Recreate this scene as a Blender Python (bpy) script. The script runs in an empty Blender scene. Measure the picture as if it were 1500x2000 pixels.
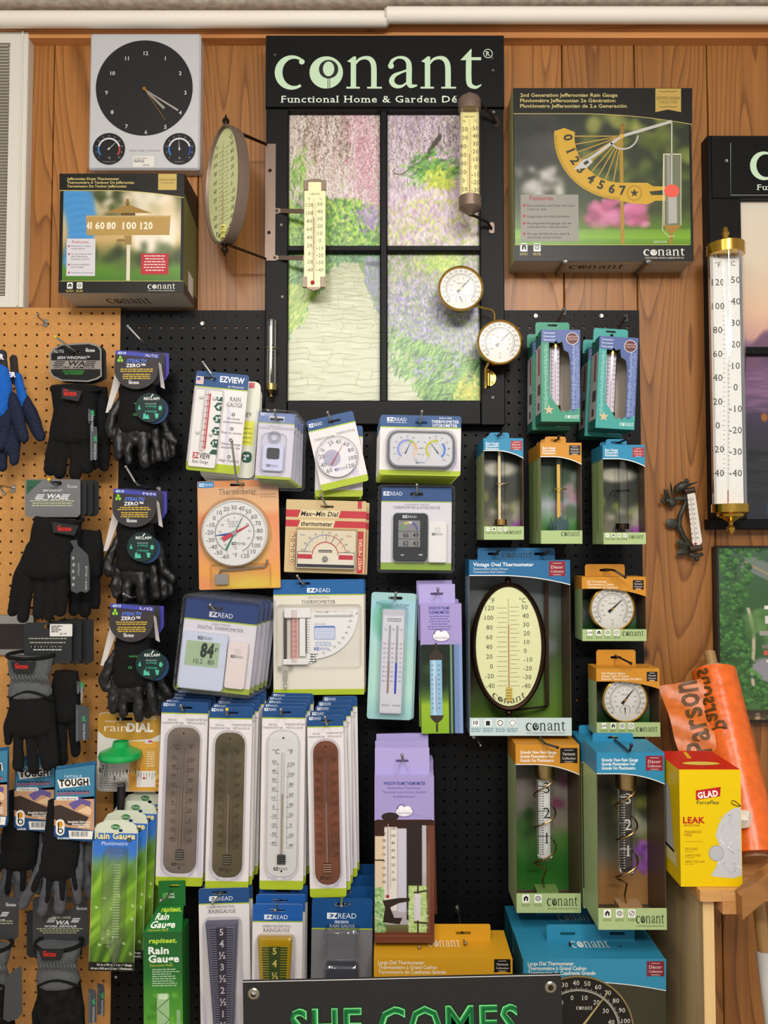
import bpy, math, random
import numpy as np
from mathutils import Vector, Matrix
from mathutils.geometry import tessellate_polygon
random.seed(7); RNG = np.random.default_rng(7)
SC = bpy.context.scene; COL = SC.collection
R = math.radians; PI = math.pi
# ---------------------------------------------------------------- camera, world, lights, exposure
F = 1500.0; D = 1.80; ZC = 1.58; PITCH = R(2.4)
cd = bpy.data.cameras.new('camera'); cam = bpy.data.objects.new('camera', cd); COL.objects.link(cam)
cam.location = (0, -D, ZC); cam.rotation_euler = (R(90) + PITCH, 0, 0)
cd.sensor_fit = 'HORIZONTAL'; cd.sensor_width = 36.0; cd.lens = 36.0 * F / 1500.0
cd.clip_start = 0.02; SC.camera = cam
SC.view_settings.view_transform = 'Standard'; SC.view_settings.look = 'None'
SC.view_settings.gamma = 1.0; SC.view_settings.use_curve_mapping = False
SC.view_settings.exposure = -0.08
wd = bpy.data.worlds.new('world'); SC.world = wd; wd.use_nodes = True
wd.node_tree.nodes['Background'].inputs['Color'].default_value = (1.0, 0.97, 0.93, 1)
wd.node_tree.nodes['Background'].inputs['Strength'].default_value = 0.5
ZCEIL = ZC + 1.262
def area_light(x, y, z, sx, sy, power, col=(1.0, 0.965, 0.915), tilt=0):
    l = bpy.data.lights.new('fluorescent_tubes', 'AREA'); l.shape = 'RECTANGLE'; l.size = sx; l.size_y = sy
    l.energy = power; l.color = col
    o = bpy.data.objects.new('fluorescent_tubes', l); COL.objects.link(o); o.location = (x, y, z)
    o.rotation_euler = (R(tilt), 0, 0)
    return o
area_light(0.6, -1.6, ZCEIL - 0.05, 0.25, 1.15, 27, tilt=18)
area_light(-0.5, -1.7, ZCEIL - 0.05, 0.25, 1.15, 23, tilt=18)
area_light(0.2, -2.9, ZCEIL - 0.05, 1.6, 0.3, 62, tilt=58)
def ray(px, py):
    x = (px - 750.0) / F; u = (1000.0 - py) / F
    c, s = math.cos(PITCH), math.sin(PITCH)
    return x, c - s * u, s + c * u
def W(px, py, y):
    """point on the plane Y = y (distance from the wall) seen at photo pixel (px, py)"""
    x, f, u = ray(px, py); t = (y + D) / f
    return Vector((x * t, y, ZC + u * t))
# ---------------------------------------------------------------- materials
def lin(c):
    c = np.asarray(c, dtype=float); return np.where(c <= 0.04045, c / 12.92, ((c + 0.055) / 1.055) ** 2.4)
def hexc(h):
    return tuple(lin([int(h[i:i + 2], 16) / 255 for i in (0, 2, 4)]))
_M = {}
def cm(h, rough=0.5, metal=0.0, grain=0.05, spec=0.5, bump=0.0, scale=900.0, key=''):
    """procedural material of one colour with a fine grain"""
    k = (h, rough, metal, grain, spec, bump, scale, key)
    if k in _M: return _M[k]
    m = bpy.data.materials.new('m_' + h); m.use_nodes = True; nt = m.node_tree; b = nt.nodes['Principled BSDF']
    b.inputs['Roughness'].default_value = rough; b.inputs['Metallic'].default_value = metal
    b.inputs['Specular IOR Level'].default_value = spec
    c = hexc(h)
    tc = nt.nodes.new('ShaderNodeTexCoord'); n = nt.nodes.new('ShaderNodeTexNoise')
    n.inputs['Scale'].default_value = scale; n.inputs['Detail'].default_value = 1.0
    nt.links.new(tc.outputs['Object'], n.inputs['Vector'])
    rp = nt.nodes.new('ShaderNodeValToRGB')
    rp.color_ramp.elements[0].position = 0.3; rp.color_ramp.elements[1].position = 0.7
    rp.color_ramp.elements[0].color = tuple(x * (1 - grain) for x in c) + (1,)
    rp.color_ramp.elements[1].color = tuple(min(1, x * (1 + grain)) for x in c) + (1,)
    nt.links.new(n.outputs['Fac'], rp.inputs['Fac']); nt.links.new(rp.outputs['Color'], b.inputs['Base Color'])
    if bump:
        bp = nt.nodes.new('ShaderNodeBump'); bp.inputs['Strength'].default_value = bump; bp.inputs['Distance'].default_value = 0.002
        nt.links.new(n.outputs['Fac'], bp.inputs['Height']); nt.links.new(bp.outputs['Normal'], b.inputs['Normal'])
    _M[k] = m; return m
def card(h): return cm(h, 0.42, 0, 0.03, 0.28)
def plastic(h, r=0.3): return cm(h, r, 0, 0.02, 0.5)
def metal(h, r=0.3): return cm(h, r, 1.0, 0.06, 0.5)
def cloth(h): return cm(h, 0.92, 0, 0.28, 0.15, 0.25, 650)
def ink(h): return cm(h, 0.42, 0, 0.0, 0.35)
def clear(tint='f4f6fa', k0=0.10, rough=0.06, key='', wav=0.0):
    """thin clear plastic or glass: see-through with a sheen"""
    k = ('clear', tint, k0, rough, key, wav)
    if k in _M: return _M[k]
    m = bpy.data.materials.new('m_clear'); m.use_nodes = True; nt = m.node_tree; nt.nodes.clear()
    o = nt.nodes.new('ShaderNodeOutputMaterial'); mx = nt.nodes.new('ShaderNodeMixShader')
    t = nt.nodes.new('ShaderNodeBsdfTransparent'); t.inputs['Color'].default_value = tuple(1 - (1 - c_) * 0.35 for c_ in hexc(tint)) + (1,)
    g = nt.nodes.new('ShaderNodeBsdfGlossy'); g.inputs['Roughness'].default_value = rough
    g.inputs['Color'].default_value = (1, 1, 1, 1)
    lw = nt.nodes.new('ShaderNodeLayerWeight'); lw.inputs['Blend'].default_value = 0.25
    ad = nt.nodes.new('ShaderNodeMath'); ad.operation = 'MULTIPLY_ADD'; ad.inputs[1].default_value = 0.45; ad.inputs[2].default_value = k0 * 0.45
    nt.links.new(lw.outputs['Fresnel'], ad.inputs[0]); nt.links.new(ad.outputs[0], mx.inputs[0])
    if wav:
        tc = nt.nodes.new('ShaderNodeTexCoord'); n = nt.nodes.new('ShaderNodeTexNoise'); n.inputs['Scale'].default_value = 45
        bp = nt.nodes.new('ShaderNodeBump'); bp.inputs['Strength'].default_value = wav; bp.inputs['Distance'].default_value = 0.01
        nt.links.new(tc.outputs['Object'], n.inputs['Vector']); nt.links.new(n.outputs['Fac'], bp.inputs['Height'])
        nt.links.new(bp.outputs['Normal'], g.inputs['Normal'])
    nt.links.new(t.outputs[0], mx.inputs[1]); nt.links.new(g.outputs[0], mx.inputs[2]); nt.links.new(mx.outputs[0], o.inputs[0])
    _M[k] = m; return m
def picmat(rough=0.35):
    """print whose colours are stored on the mesh"""
    k = ('pic', rough)
    if k in _M: return _M[k]
    m = bpy.data.materials.new('m_print'); m.use_nodes = True; nt = m.node_tree; b = nt.nodes['Principled BSDF']
    a = nt.nodes.new('ShaderNodeVertexColor'); a.layer_name = 'print'
    nt.links.new(a.outputs['Color'], b.inputs['Base Color']); b.inputs['Roughness'].default_value = rough
    _M[k] = m; return m
def woodmat(light, dark, key='', zs=0.11, ringf=9.0, rough=0.42, axis=2, knots=True, ringd=0.55):
    k = ('wood', light, dark, key, zs, ringf, axis, knots)
    if k in _M: return _M[k]
    m = bpy.data.materials.new('m_wood'); m.use_nodes = True; nt = m.node_tree; b = nt.nodes['Principled BSDF']; L = nt.links.new
    N = nt.nodes.new
    tc = N('ShaderNodeTexCoord'); oi = N('ShaderNodeObjectInfo')
    mul = N('ShaderNodeMath'); mul.operation = 'MULTIPLY'; mul.inputs[1].default_value = 37.0; L(oi.outputs['Random'], mul.inputs[0])
    add = N('ShaderNodeVectorMath'); add.operation = 'ADD'; L(tc.outputs['Object'], add.inputs[0]); L(mul.outputs[0], add.inputs[1])
    mp = N('ShaderNodeMapping'); sc = [1, 1, 1]; sc[axis] = zs; mp.inputs['Scale'].default_value = sc; L(add.outputs[0], mp.inputs['Vector'])
    n1 = N('ShaderNodeTexNoise'); n1.inputs['Scale'].default_value = 5.5; n1.inputs['Detail'].default_value = 1.5; L(mp.outputs[0], n1.inputs['Vector'])
    fr = N('ShaderNodeMath'); fr.operation = 'MULTIPLY'; fr.inputs[1].default_value = ringf; L(n1.outputs['Fac'], fr.inputs[0])
    fc = N('ShaderNodeMath'); fc.operation = 'FRACT'; L(fr.outputs[0], fc.inputs[0])
    rr_ = N('ShaderNodeValToRGB'); e = rr_.color_ramp.elements
    e[0].position = 0.0; e[0].color = (0, 0, 0, 1); e[1].position = 0.72; e[1].color = (0.35, 0.35, 0.35, 1)
    x = e.new(0.93); x.color = (1, 1, 1, 1); x = e.new(1.0); x.color = (0, 0, 0, 1)
    L(fc.outputs[0], rr_.inputs['Fac'])
    mp2 = N('ShaderNodeMapping'); s2 = [150, 150, 150]; s2[axis] = 3.0; mp2.inputs['Scale'].default_value = s2; L(add.outputs[0], mp2.inputs['Vector'])
    n2 = N('ShaderNodeTexNoise'); n2.inputs['Scale'].default_value = 1.0; n2.inputs['Detail'].default_value = 2; L(mp2.outputs[0], n2.inputs['Vector'])
    n3 = N('ShaderNodeTexNoise'); n3.inputs['Scale'].default_value = 2.2; L(mp.outputs[0], n3.inputs['Vector'])
    f1 = N('ShaderNodeMath'); f1.operation = 'MULTIPLY_ADD'; f1.inputs[1].default_value = ringd; f1.inputs[2].default_value = 0.0; L(rr_.outputs['Color'], f1.inputs[0])
    f2 = N('ShaderNodeMath'); f2.operation = 'MULTIPLY_ADD'; f2.inputs[1].default_value = 0.55; L(n2.outputs['Fac'], f2.inputs[0]); L(f1.outputs[0], f2.inputs[2])
    f3 = N('ShaderNodeMath'); f3.operation = 'MULTIPLY_ADD'; f3.inputs[1].default_value = 0.5; L(n3.outputs['Fac'], f3.inputs[0]); L(f2.outputs[0], f3.inputs[2])
    sb = N('ShaderNodeMath'); sb.operation = 'SUBTRACT'; sb.inputs[1].default_value = 0.42; sb.use_clamp = True; L(f3.outputs[0], sb.inputs[0])
    mix = N('ShaderNodeMix'); mix.data_type = 'RGBA'; mix.inputs['A'].default_value = hexc(light) + (1,); mix.inputs['B'].default_value = hexc(dark) + (1,)
    L(sb.outputs[0], mix.inputs['Factor']); out = mix.outputs['Result']
    hv = N('ShaderNodeHueSaturation'); va = N('ShaderNodeMath'); va.operation = 'MULTIPLY_ADD'; va.inputs[1].default_value = 0.28; va.inputs[2].default_value = 0.86
    L(oi.outputs['Random'], va.inputs[0]); L(va.outputs[0], hv.inputs['Value']); L(out, hv.inputs['Color']); out = hv.outputs['Color']
    if knots:
        mp3 = N('ShaderNodeMapping'); s3 = [1, 1, 1]; s3[axis] = 0.6; mp3.inputs['Scale'].default_value = s3; L(add.outputs[0], mp3.inputs['Vector'])
        v = N('ShaderNodeTexVoronoi'); v.inputs['Scale'].default_value = 6.0; L(mp3.outputs[0], v.inputs['Vector'])
        kr = N('ShaderNodeValToRGB'); kr.color_ramp.elements[0].position = 0.045; kr.color_ramp.elements[0].color = (1, 1, 1, 1)
        kr.color_ramp.elements[1].position = 0.085; kr.color_ramp.elements[1].color = (0, 0, 0, 1); L(v.outputs['Distance'], kr.inputs['Fac'])
        mk = N('ShaderNodeMix'); mk.data_type = 'RGBA'; mk.inputs['B'].default_value = hexc('3a1e10') + (1,)
        L(out, mk.inputs['A']); L(kr.outputs['Color'], mk.inputs['Factor']); out = mk.outputs['Result']
    L(out, b.inputs['Base Color']); b.inputs['Roughness'].default_value = rough
    bp = N('ShaderNodeBump'); bp.inputs['Strength'].default_value = 0.15; bp.inputs['Distance'].default_value = 0.001
    L(n2.outputs['Fac'], bp.inputs['Height']); L(bp.outputs['Normal'], b.inputs['Normal'])
    _M[k] = m; return m
# ---------------------------------------------------------------- mesh building; local coordinates: u right, v up, w towards the viewer
def rr(u0, v0, u1, v1, r=0.0, n=4, c='abcd'):
    """rounded rectangle, counter-clockwise; corners a bottom-left, b bottom-right, c top-right, d top-left"""
    if u0 > u1: u0, u1 = u1, u0
    if v0 > v1: v0, v1 = v1, v0
    r = min(r, (u1 - u0) / 2.01, (v1 - v0) / 2.01); out = []
    for cx, cy, a0, k in ((u0, v0, 180, 'a'), (u1, v0, 270, 'b'), (u1, v1, 0, 'c'), (u0, v1, 90, 'd')):
        if r <= 0 or k not in c: out.append((cx, cy)); continue
        ox = cx + (r if cx == u0 else -r); oy = cy + (r if cy == v0 else -r)
        for i in range(n + 1):
            a = R(a0 + 90 * i / n); out.append((ox + r * math.cos(a), oy + r * math.sin(a)))
    return out
def ell(cx, cy, rx, ry=None, n=32, a0=0, a1=360):
    ry = rx if ry is None else ry; full = abs(a1 - a0) >= 360; m = n if full else n + 1
    return [(cx + rx * math.cos(R(a0 + (a1 - a0) * i / n)), cy + ry * math.sin(R(a0 + (a1 - a0) * i / n))) for i in range(m)]
def stroke2(pts, wid):
    """flat ribbon outline along a 2-D path; wid one width or one per point"""
    n = len(pts); wd_ = wid if hasattr(wid, '__len__') else [wid] * n; l, r_ = [], []
    for i in range(n):
        a = pts[max(0, i - 1)]; b = pts[min(n - 1, i + 1)]; dx, dy = b[0] - a[0], b[1] - a[1]; q = math.hypot(dx, dy) or 1
        nx, ny = -dy / q * wd_[i] / 2, dx / q * wd_[i] / 2
        l.append((pts[i][0] + nx, pts[i][1] + ny)); r_.append((pts[i][0] - nx, pts[i][1] - ny))
    return [[l[i], r_[i], r_[i + 1], l[i + 1]] for i in range(n - 1)]
def area2(p): return sum(p[i - 1][0] * p[i][1] - p[i][0] * p[i - 1][1] for i in range(len(p)))
class MB:
    def __init__(s): s.v = []; s.f = []; s.m = []; s.mats = []
    def mi(s, mat):
        if mat is None: return 0
        if mat not in s.mats: s.mats.append(mat)
        return s.mats.index(mat)
    def face(s, pts, mat=None):
        b = len(s.v); s.v += [tuple(p) for p in pts]; s.f.append(tuple(range(b, b + len(pts)))); s.m.append(s.mi(mat))
    def flat(s, pts, w, mat=None):
        if len(pts) < 3: return s
        if area2(pts) < 0: pts = pts[::-1]
        b = len(s.v); s.v += [(p[0], -w, p[1]) for p in pts]; k = s.mi(mat)
        if len(pts) == 4: s.f.append((b, b + 1, b + 2, b + 3)); s.m.append(k); return s
        for t in tessellate_polygon([[Vector((p[0], p[1], 0)) for p in pts]]):
            a, c, d = (pts[i] for i in t)
            if (c[0] - a[0]) * (d[1] - a[1]) - (c[1] - a[1]) * (d[0] - a[0]) < 0: t = (t[0], t[2], t[1])
            s.f.append(tuple(b + i for i in t)); s.m.append(k)
        return s
    def prism(s, pts, w0, w1, holes=(), mat=None, bev=0.0, back=True):
        """outline extruded from w0 to w1, with through holes"""
        if area2(pts) < 0: pts = pts[::-1]
        k = s.mi(mat); loops = [pts] + [h if area2(h) < 0 else h[::-1] for h in holes]; flatp = [p for l in loops for p in l]
        def inset(l, d):
            n = len(l); o = []
            for i in range(n):
                a, b, c = l[i - 1], l[i], l[(i + 1) % n]
                dx, dy = c[0] - a[0], c[1] - a[1]; q = math.hypot(dx, dy) or 1
                o.append((b[0] - dy / q * d, b[1] + dx / q * d))
            return o
        top = [inset(pts, bev)] + loops[1:] if bev else loops
        tp = [p for l in top for p in l]
        b0 = len(s.v); s.v += [(p[0], -w0, p[1]) for p in flatp]
        wm = w1 - bev if bev else w1
        b1 = len(s.v); s.v += [(p[0], -wm, p[1]) for p in flatp]
        b2 = b1
        if bev: b2 = len(s.v); s.v += [(p[0], -w1, p[1]) for p in tp]
        if len(loops) == 1 and len(pts) <= 4: tris = [tuple(range(len(pts)))]
        else:
            tris = []
            for t in tessellate_polygon([[Vector((p[0], p[1], 0)) for p in l] for l in top]):
                a, c, d = (tp[i] for i in t)
                tris.append(t if (c[0] - a[0]) * (d[1] - a[1]) - (c[1] - a[1]) * (d[0] - a[0]) > 0 else (t[0], t[2], t[1]))
        for t in tris:
            s.f.append(tuple(b2 + i for i in t)); s.m.append(k)
            if back: s.f.append(tuple(b0 + i for i in t[::-1])); s.m.append(k)
        o = 0
        for l in loops:
            n = len(l)
            for i in range(n):
                j = (i + 1) % n
                s.f.append((b0 + o + i, b0 + o + j, b1 + o + j, b1 + o + i)); s.m.append(k)
                if bev and o == 0: s.f.append((b1 + i, b1 + j, b2 + j, b2 + i)); s.m.append(k)
            o += n
        return s
    def box(s, u0, v0, w0, u1, v1, w1, mat=None): return s.prism([(u0, v0), (u1, v0), (u1, v1), (u0, v1)], w0, w1, mat=mat)
    def bar(s, p0, p1, h, th, mat=None):
        """flat bar between two (u, v, w) points, h tall, th thick"""
        k = s.mi(mat); b = len(s.v); th = max(th, 1e-5)
        for p in (p0, p1):
            for a, c in ((-1, -1), (1, -1), (1, 1), (-1, 1)): s.v.append((p[0], -(p[2] + c * th / 2), p[1] + a * h / 2))
        for f in ((3, 2, 1, 0), (4, 5, 6, 7), (0, 1, 5, 4), (1, 2, 6, 5), (2, 3, 7, 6), (3, 0, 4, 7)): s.f.append(tuple(b + i for i in f)); s.m.append(k)
        return s
    def tube(s, path, r, n=8, cap=True, mat=None, flat=1.0):
        """tube along (u, v, w) points"""
        P = [Vector((p[0], -p[2], p[1])) for p in path]; k = s.mi(mat); rs = r if hasattr(r, '__len__') else [r] * len(P); b0 = len(s.v)
        prev = None
        for i, p in enumerate(P):
            d = (P[min(len(P) - 1, i + 1)] - P[max(0, i - 1)]);
            if d.length < 1e-9: d = Vector((0, 0, 1))
            d.normalize()
            if prev is None: a = d.cross(Vector((0, 1, 0))); a = a if a.length > 0.05 else d.cross(Vector((1, 0, 0)))
            else: a = prev - d * prev.dot(d)
            a.normalize(); prev = a; c = d.cross(a)
            for j in range(n):
                t = 2 * PI * j / n; q = p + a * (math.cos(t) * rs[i]) + c * (math.sin(t) * rs[i] * flat); s.v.append(tuple(q))
        for i in range(len(P) - 1):
            for j in range(n):
                j2 = (j + 1) % n; a = b0 + i * n
                s.f.append((a + j, a + n + j, a + n + j2, a + j2)); s.m.append(k)
        if cap:
            s.f.append(tuple(b0 + j for j in range(n))); s.m.append(k)
            e = b0 + (len(P) - 1) * n; s.f.append(tuple(e + j for j in range(n - 1, -1, -1))); s.m.append(k)
        return s
    def lathe(s, prof, cu, cw, n=24, mat=None, axis='v', cv=0.0, cap=True):
        """profile (r, h) turned about a vertical axis at (cu, cw), or about the w axis at (cu, cv) with axis='w'"""
        k = s.mi(mat); b0 = len(s.v)
        for r, h in prof:
            for j in range(n):
                t = 2 * PI * j / n
                if axis == 'v': s.v.append((cu + r * math.cos(t), -(cw + r * math.sin(t)), h))
                else: s.v.append((cu + r * math.cos(t), -h, cv + r * math.sin(t)))
        for i in range(len(prof) - 1):
            for j in range(n):
                j2 = (j + 1) % n; a = b0 + i * n; q = (a + j, a + j2, a + n + j2, a + n + j)
                s.f.append(q if axis == 'w' else q[::-1]); s.m.append(k)
        for e, fl in ((b0, 1), (b0 + (len(prof) - 1) * n, 0)) if cap else ():
            q = tuple(e + j for j in range(n)); s.f.append(q); s.m.append(k)
        return s
    def ball(s, u, v, w, r, n=10, mat=None, sx=1, sy=1, sz=1):
        k = s.mi(mat); b0 = len(s.v); m = n // 2
        for i in range(m + 1):
            ph = PI * i / m
            for j in range(n):
                t = 2 * PI * j / n
                s.v.append((u + r * sx * math.sin(ph) * math.cos(t), -(w + r * sz * math.sin(ph) * math.sin(t)), v + r * sy * math.cos(ph)))
        for i in range(m):
            for j in range(n):
                j2 = (j + 1) % n; a = b0 + i * n; s.f.append((a + j, a + j2, a + n + j2, a + n + j)); s.m.append(k)
        return s
    def mesh(s, name, mat=None, smooth=False, ang=38):
        me = bpy.data.meshes.new(name); me.from_pydata(s.v, [], s.f)
        mats = s.mats or [mat]
        for x in mats: me.materials.append(x if x is not None else mat)
        if len(mats) > 1: me.polygons.foreach_set('material_index', s.m)
        if smooth:
            me.polygons.foreach_set('use_smooth', [True] * len(me.polygons))
            me.set_sharp_from_angle(angle=R(ang))
        me.update(); return me
def link(name, me, parent=None):
    o = bpy.data.objects.new(name, me); COL.objects.link(o)
    if parent is not None: o.parent = parent
    return o
# ---------------------------------------------------------------- lettering
_G = {}; _tc = bpy.data.curves.new('lettering', 'FONT'); _tc.resolution_u = 2; _to = bpy.data.objects.new('lettering', _tc)
CAP = 0.682
def glyphs(st, bold=0.0, serif=False, sp=1.0):
    k = (st, bold, serif, sp)
    if k in _G: return _G[k]
    _tc.body = st; _tc.offset = bold; _tc.space_character = sp + max(0, bold - .008) * 2.2 + (.07 if serif else 0)
    m = _to.to_mesh(); vs = [(v.co.x, v.co.y) for v in m.vertices]; fs = [tuple(p.vertices) for p in m.polygons]
    nb = len(vs)
    if serif:
        cnt = {}
        for f in fs:
            for i in range(len(f)):
                e = tuple(sorted((f[i], f[(i + 1) % len(f)]))); cnt[e] = cnt.get(e, 0) + 1
        add = []; num = any(ch in '1' for ch in st)
        for (a, b), c in cnt.items():
            if c == 1 and abs(vs[a][1] - vs[b][1]) < 1e-4 and 0.035 < abs(vs[a][0] - vs[b][0]) < 0.19:
                y = vs[a][1]; x0, x1 = sorted((vs[a][0], vs[b][0]))
                up = 1 if y < 0.06 else -1
                if y < 0.06 or (y > 0.40 and not num): add.append((x0 - 0.075, x1 + 0.075, y, y + up * 0.05))
        for x0, x1, y0, y1 in add:
            n = len(vs); vs += [(x0, y0), (x1, y0), (x1, y1), (x0, y1)]; fs.append((n, n + 1, n + 2, n + 3))
    _to.to_mesh_clear()
    if vs: x0 = min(v[0] for v in vs); x1 = max(v[0] for v in vs)
    else: x0 = x1 = 0
    vs = [(a, b, 3e-6 if i >= nb else 0.0) for i, (a, b) in enumerate(vs)]
    _G[k] = (vs, fs, x0, x1); return _G[k]
THINGS = []
class Thing:
    def __init__(s, name, label, cat, ax, ay, y, group=None, roll=0, rx=0, rz=0, kind=None, plain=False):
        s.a = W(ax, ay, y); s.y = y; s.roll = roll; s.plain = (ax, ay) if plain else None
        s.o = bpy.data.objects.new(name, None); COL.objects.link(s.o); s.o.empty_display_size = 0.03
        s.o.location = s.a; s.o.rotation_euler = (R(rx), R(roll), R(rz))
        s.o['label'] = label; s.o['category'] = cat
        if group: s.o['group'] = group
        if kind: s.o['kind'] = kind
        s.pr = MB(); s.k = (W(ax + 1, ay, y) - s.a).x; s.layer = 0; THINGS.append(s); s.pn = 'printed_artwork'; s.pp = None
    def uv(s, px, py, w=0.0):
        if s.plain: return ((px - s.plain[0]) * s.k, (s.plain[1] - py) * s.k)
        p = W(px, py, s.y - w) - s.a; c, q = math.cos(R(s.roll)), math.sin(R(s.roll))
        return (p.x * c - p.z * q, p.x * q + p.z * c)
    def pts(s, l, w=0.0): return [s.uv(x, y, w) for x, y in l]
    def rect(s, x0, y0, x1, y1, r=0, w=0.0, c='abcd'):
        if s.roll: a = s.uv(x0, y1, w); b = s.uv(x1, y0, w)
        else:
            ym = (y0 + y1) / 2; xm = (x0 + x1) / 2
            a = (s.uv(x0, ym, w)[0], s.uv(xm, y1, w)[1]); b = (s.uv(x1, ym, w)[0], s.uv(xm, y0, w)[1])
        return rr(a[0], a[1], b[0], b[1], r * s.k, 4, c)
    def ell(s, cx, cy, rx, ry=None, n=36, w=0.0, a0=0, a1=360):
        u, v = s.uv(cx, cy, w); k = s.k * (s.y - w + D) / (s.y + D); return ell(u, v, rx * k, (rx if ry is None else ry) * k, n, a0, a1)
    def add(s, name, mb, mat=None, smooth=False, parent=None, ang=38, label=None):
        o = link(name, mb.mesh(name, mat, smooth, ang), parent or s.o)
        if label: o['label'] = label
        return o
    def slab(s, name, pts, w0, w1, mat, holes=(), bev=0.0, smooth=False, parent=None, label=None):
        return s.add(name, MB().prism(pts, w0, w1, holes, bev=bev), mat, smooth, parent, label=label)
    # print: thin ink layers on the face
    def ink(s, h, pts, w=None):
        s.layer += 1
        s.pr.flat(pts, 0.00025 + s.layer * 0.000008 if w is None else w, ink(h) if isinstance(h, str) else h)
    def irect(s, h, x0, y0, x1, y1, r=0, w=None, c='abcd'): s.ink(h, s.rect(x0, y0, x1, y1, r, w or 0.0, c), w)
    def iline(s, h, l, wid, w=None):
        s.layer += 1; ww = 0.00025 + s.layer * 0.000008 if w is None else w
        for q in stroke2(s.pts(l, w or 0.0), wid * s.k): s.pr.flat(q, ww, ink(h))
    def text(s, st, x, y, h, col, x1=None, al='L', w=None, bold=0.0, serif=False, rot=0.0, ital=0.0, sp=1.0):
        """string with cap height h px, baseline start (x, y); x1 stretches it to end there"""
        s.layer += 0.15; ww = 0.00025 + s.layer * 0.000008 if w is None else w
        vs, fs, g0, g1 = glyphs(st, bold, serif, sp)
        if not fs: return
        u, v = s.uv(x, y, w or 0.0); sy = h * s.k / CAP; sx = sy
        if x1 is not None:
            u1, v1 = s.uv(x1, y, w or 0.0); sx = math.hypot(u1 - u, v1 - v) / max(1e-6, g1 - g0); off = -g0
        else: off = {'L': -g0, 'C': -(g0 + g1) / 2, 'R': -g1}[al]
        c, q = math.cos(R(-rot)), math.sin(R(-rot)); b = len(s.pr.v); k = s.pr.mi(ink(col) if isinstance(col, str) else col)
        for a, d, e in vs:
            xx = (a + off) * sx + d * sy * ital; yy = d * sy
            s.pr.v.append((u + xx * c - yy * q, -ww - e, v + xx * q + yy * c))
        for f in fs: s.pr.f.append(tuple(b + i for i in f)); s.pr.m.append(k)
    def lines(s, col, x0, x1, y0, n, dy, h=2.0, jit=0.15, al='L', w=None):
        """small print too fine to read"""
        s.layer += 1; ww = 0.00025 + s.layer * 0.000008 if w is None else w; rnd = random.Random(int(x0 * 7 + y0))
        for i in range(n):
            L = (x1 - x0) * (1 - jit * rnd.random()); xa = x0 if al == 'L' else (x0 + x1) / 2 - L / 2; x = xa
            while x < xa + L:
                wl = min(rnd.uniform(3, 9), xa + L - x)
                if wl > 0.8:
                    s.pr.flat(s.rect(x, y0 + i * dy, x + wl, y0 + i * dy + h, 0, w or 0.0), ww, ink(col))
                x += wl + 1.3
    def logo(s, x, y, xh, col, bg, w=None, rot=0, x1=None, arc=None): conant(s, x, y, xh, col, bg, w, rot, x1, arc)
    def picture(s, name, x0, y0, x1, y1, w, cv, mat=None, parent=None):
        """a printed picture: canvas rows top to bottom, colours kept on the mesh"""
        H, Wd = cv.shape[:2]; a = s.uv(x0, y1, w); b = s.uv(x1, y0, w)
        us = np.linspace(a[0], b[0], Wd); vs = np.linspace(b[1], a[1], H); co = np.zeros((H, Wd, 3))
        co[..., 0] = us[None, :]; co[..., 1] = -w; co[..., 2] = vs[:, None]
        i = np.arange(H * Wd).reshape(H, Wd)
        fa = np.stack([i[:-1, :-1], i[1:, :-1], i[1:, 1:], i[:-1, 1:]], -1).reshape(-1, 4)
        me = bpy.data.meshes.new(name); n = len(fa)
        me.vertices.add(H * Wd); me.vertices.foreach_set('co', co.reshape(-1)); me.loops.add(4 * n); me.polygons.add(n)
        me.loops.foreach_set('vertex_index', fa.reshape(-1)); me.polygons.foreach_set('loop_start', np.arange(0, 4 * n, 4))
        me.update(calc_edges=True)
        ca = me.color_attributes.new('print', 'FLOAT_COLOR', 'POINT'); c4 = np.ones((H * Wd, 4)); c4[:, :3] = lin(np.clip(cv, 0, 1).reshape(-1, 3))
        ca.data.foreach_set('color', c4.reshape(-1)); me.materials.append(mat or picmat()); return link(name, me, parent or s.o)
    def done(s):
        if not s.pr.f: return
        src = s.pr; s.pr = MB(); ws = [src.v[f[0]][1] for f in src.f]; lv = sorted(set(round(w, 4) for w in ws)); cut = []
        for a, b in zip(lv, lv[1:]):
            if b - a > 0.003: cut.append((a + b) / 2)
        for i in range(len(cut) + 1):
            m = MB(); m.mats = list(src.mats); mp = {}
            for f, k, w in zip(src.f, src.m, ws):
                if sum(w > c for c in cut) != i: continue
                m.f.append(tuple(mp.setdefault(j, len(mp)) for j in f)); m.m.append(k)
            m.v = [src.v[j] for j in mp]
            if not m.f: continue
            cell = {}; par = list(range(len(m.f)))                      # print blocks that lie well apart become parts of their own
            def find(i):
                while par[i] != i: par[i] = par[par[i]]; i = par[i]
                return i
            boxes = []
            for q, f in enumerate(m.f):
                xs = [m.v[j][0] for j in f]; zs = [m.v[j][2] for j in f]; boxes.append((min(xs), max(xs), min(zs), max(zs))); g = 0.008
                for cx in range(int(min(xs) // g), int(max(xs) // g) + 2):
                    for cz in range(int(min(zs) // g), int(max(zs) // g) + 2):
                        if (cx, cz) in cell: par[find(q)] = find(cell[cx, cz])
                        else: cell[cx, cz] = q
            for (cx, cz), q in cell.items():
                for e in ((cx + 1, cz), (cx, cz + 1), (cx + 1, cz + 1), (cx - 1, cz + 1)):
                    if e in cell: par[find(q)] = find(cell[e])
            roots = {}
            for q in range(len(m.f)): roots.setdefault(find(q), []).append(q)
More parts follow.
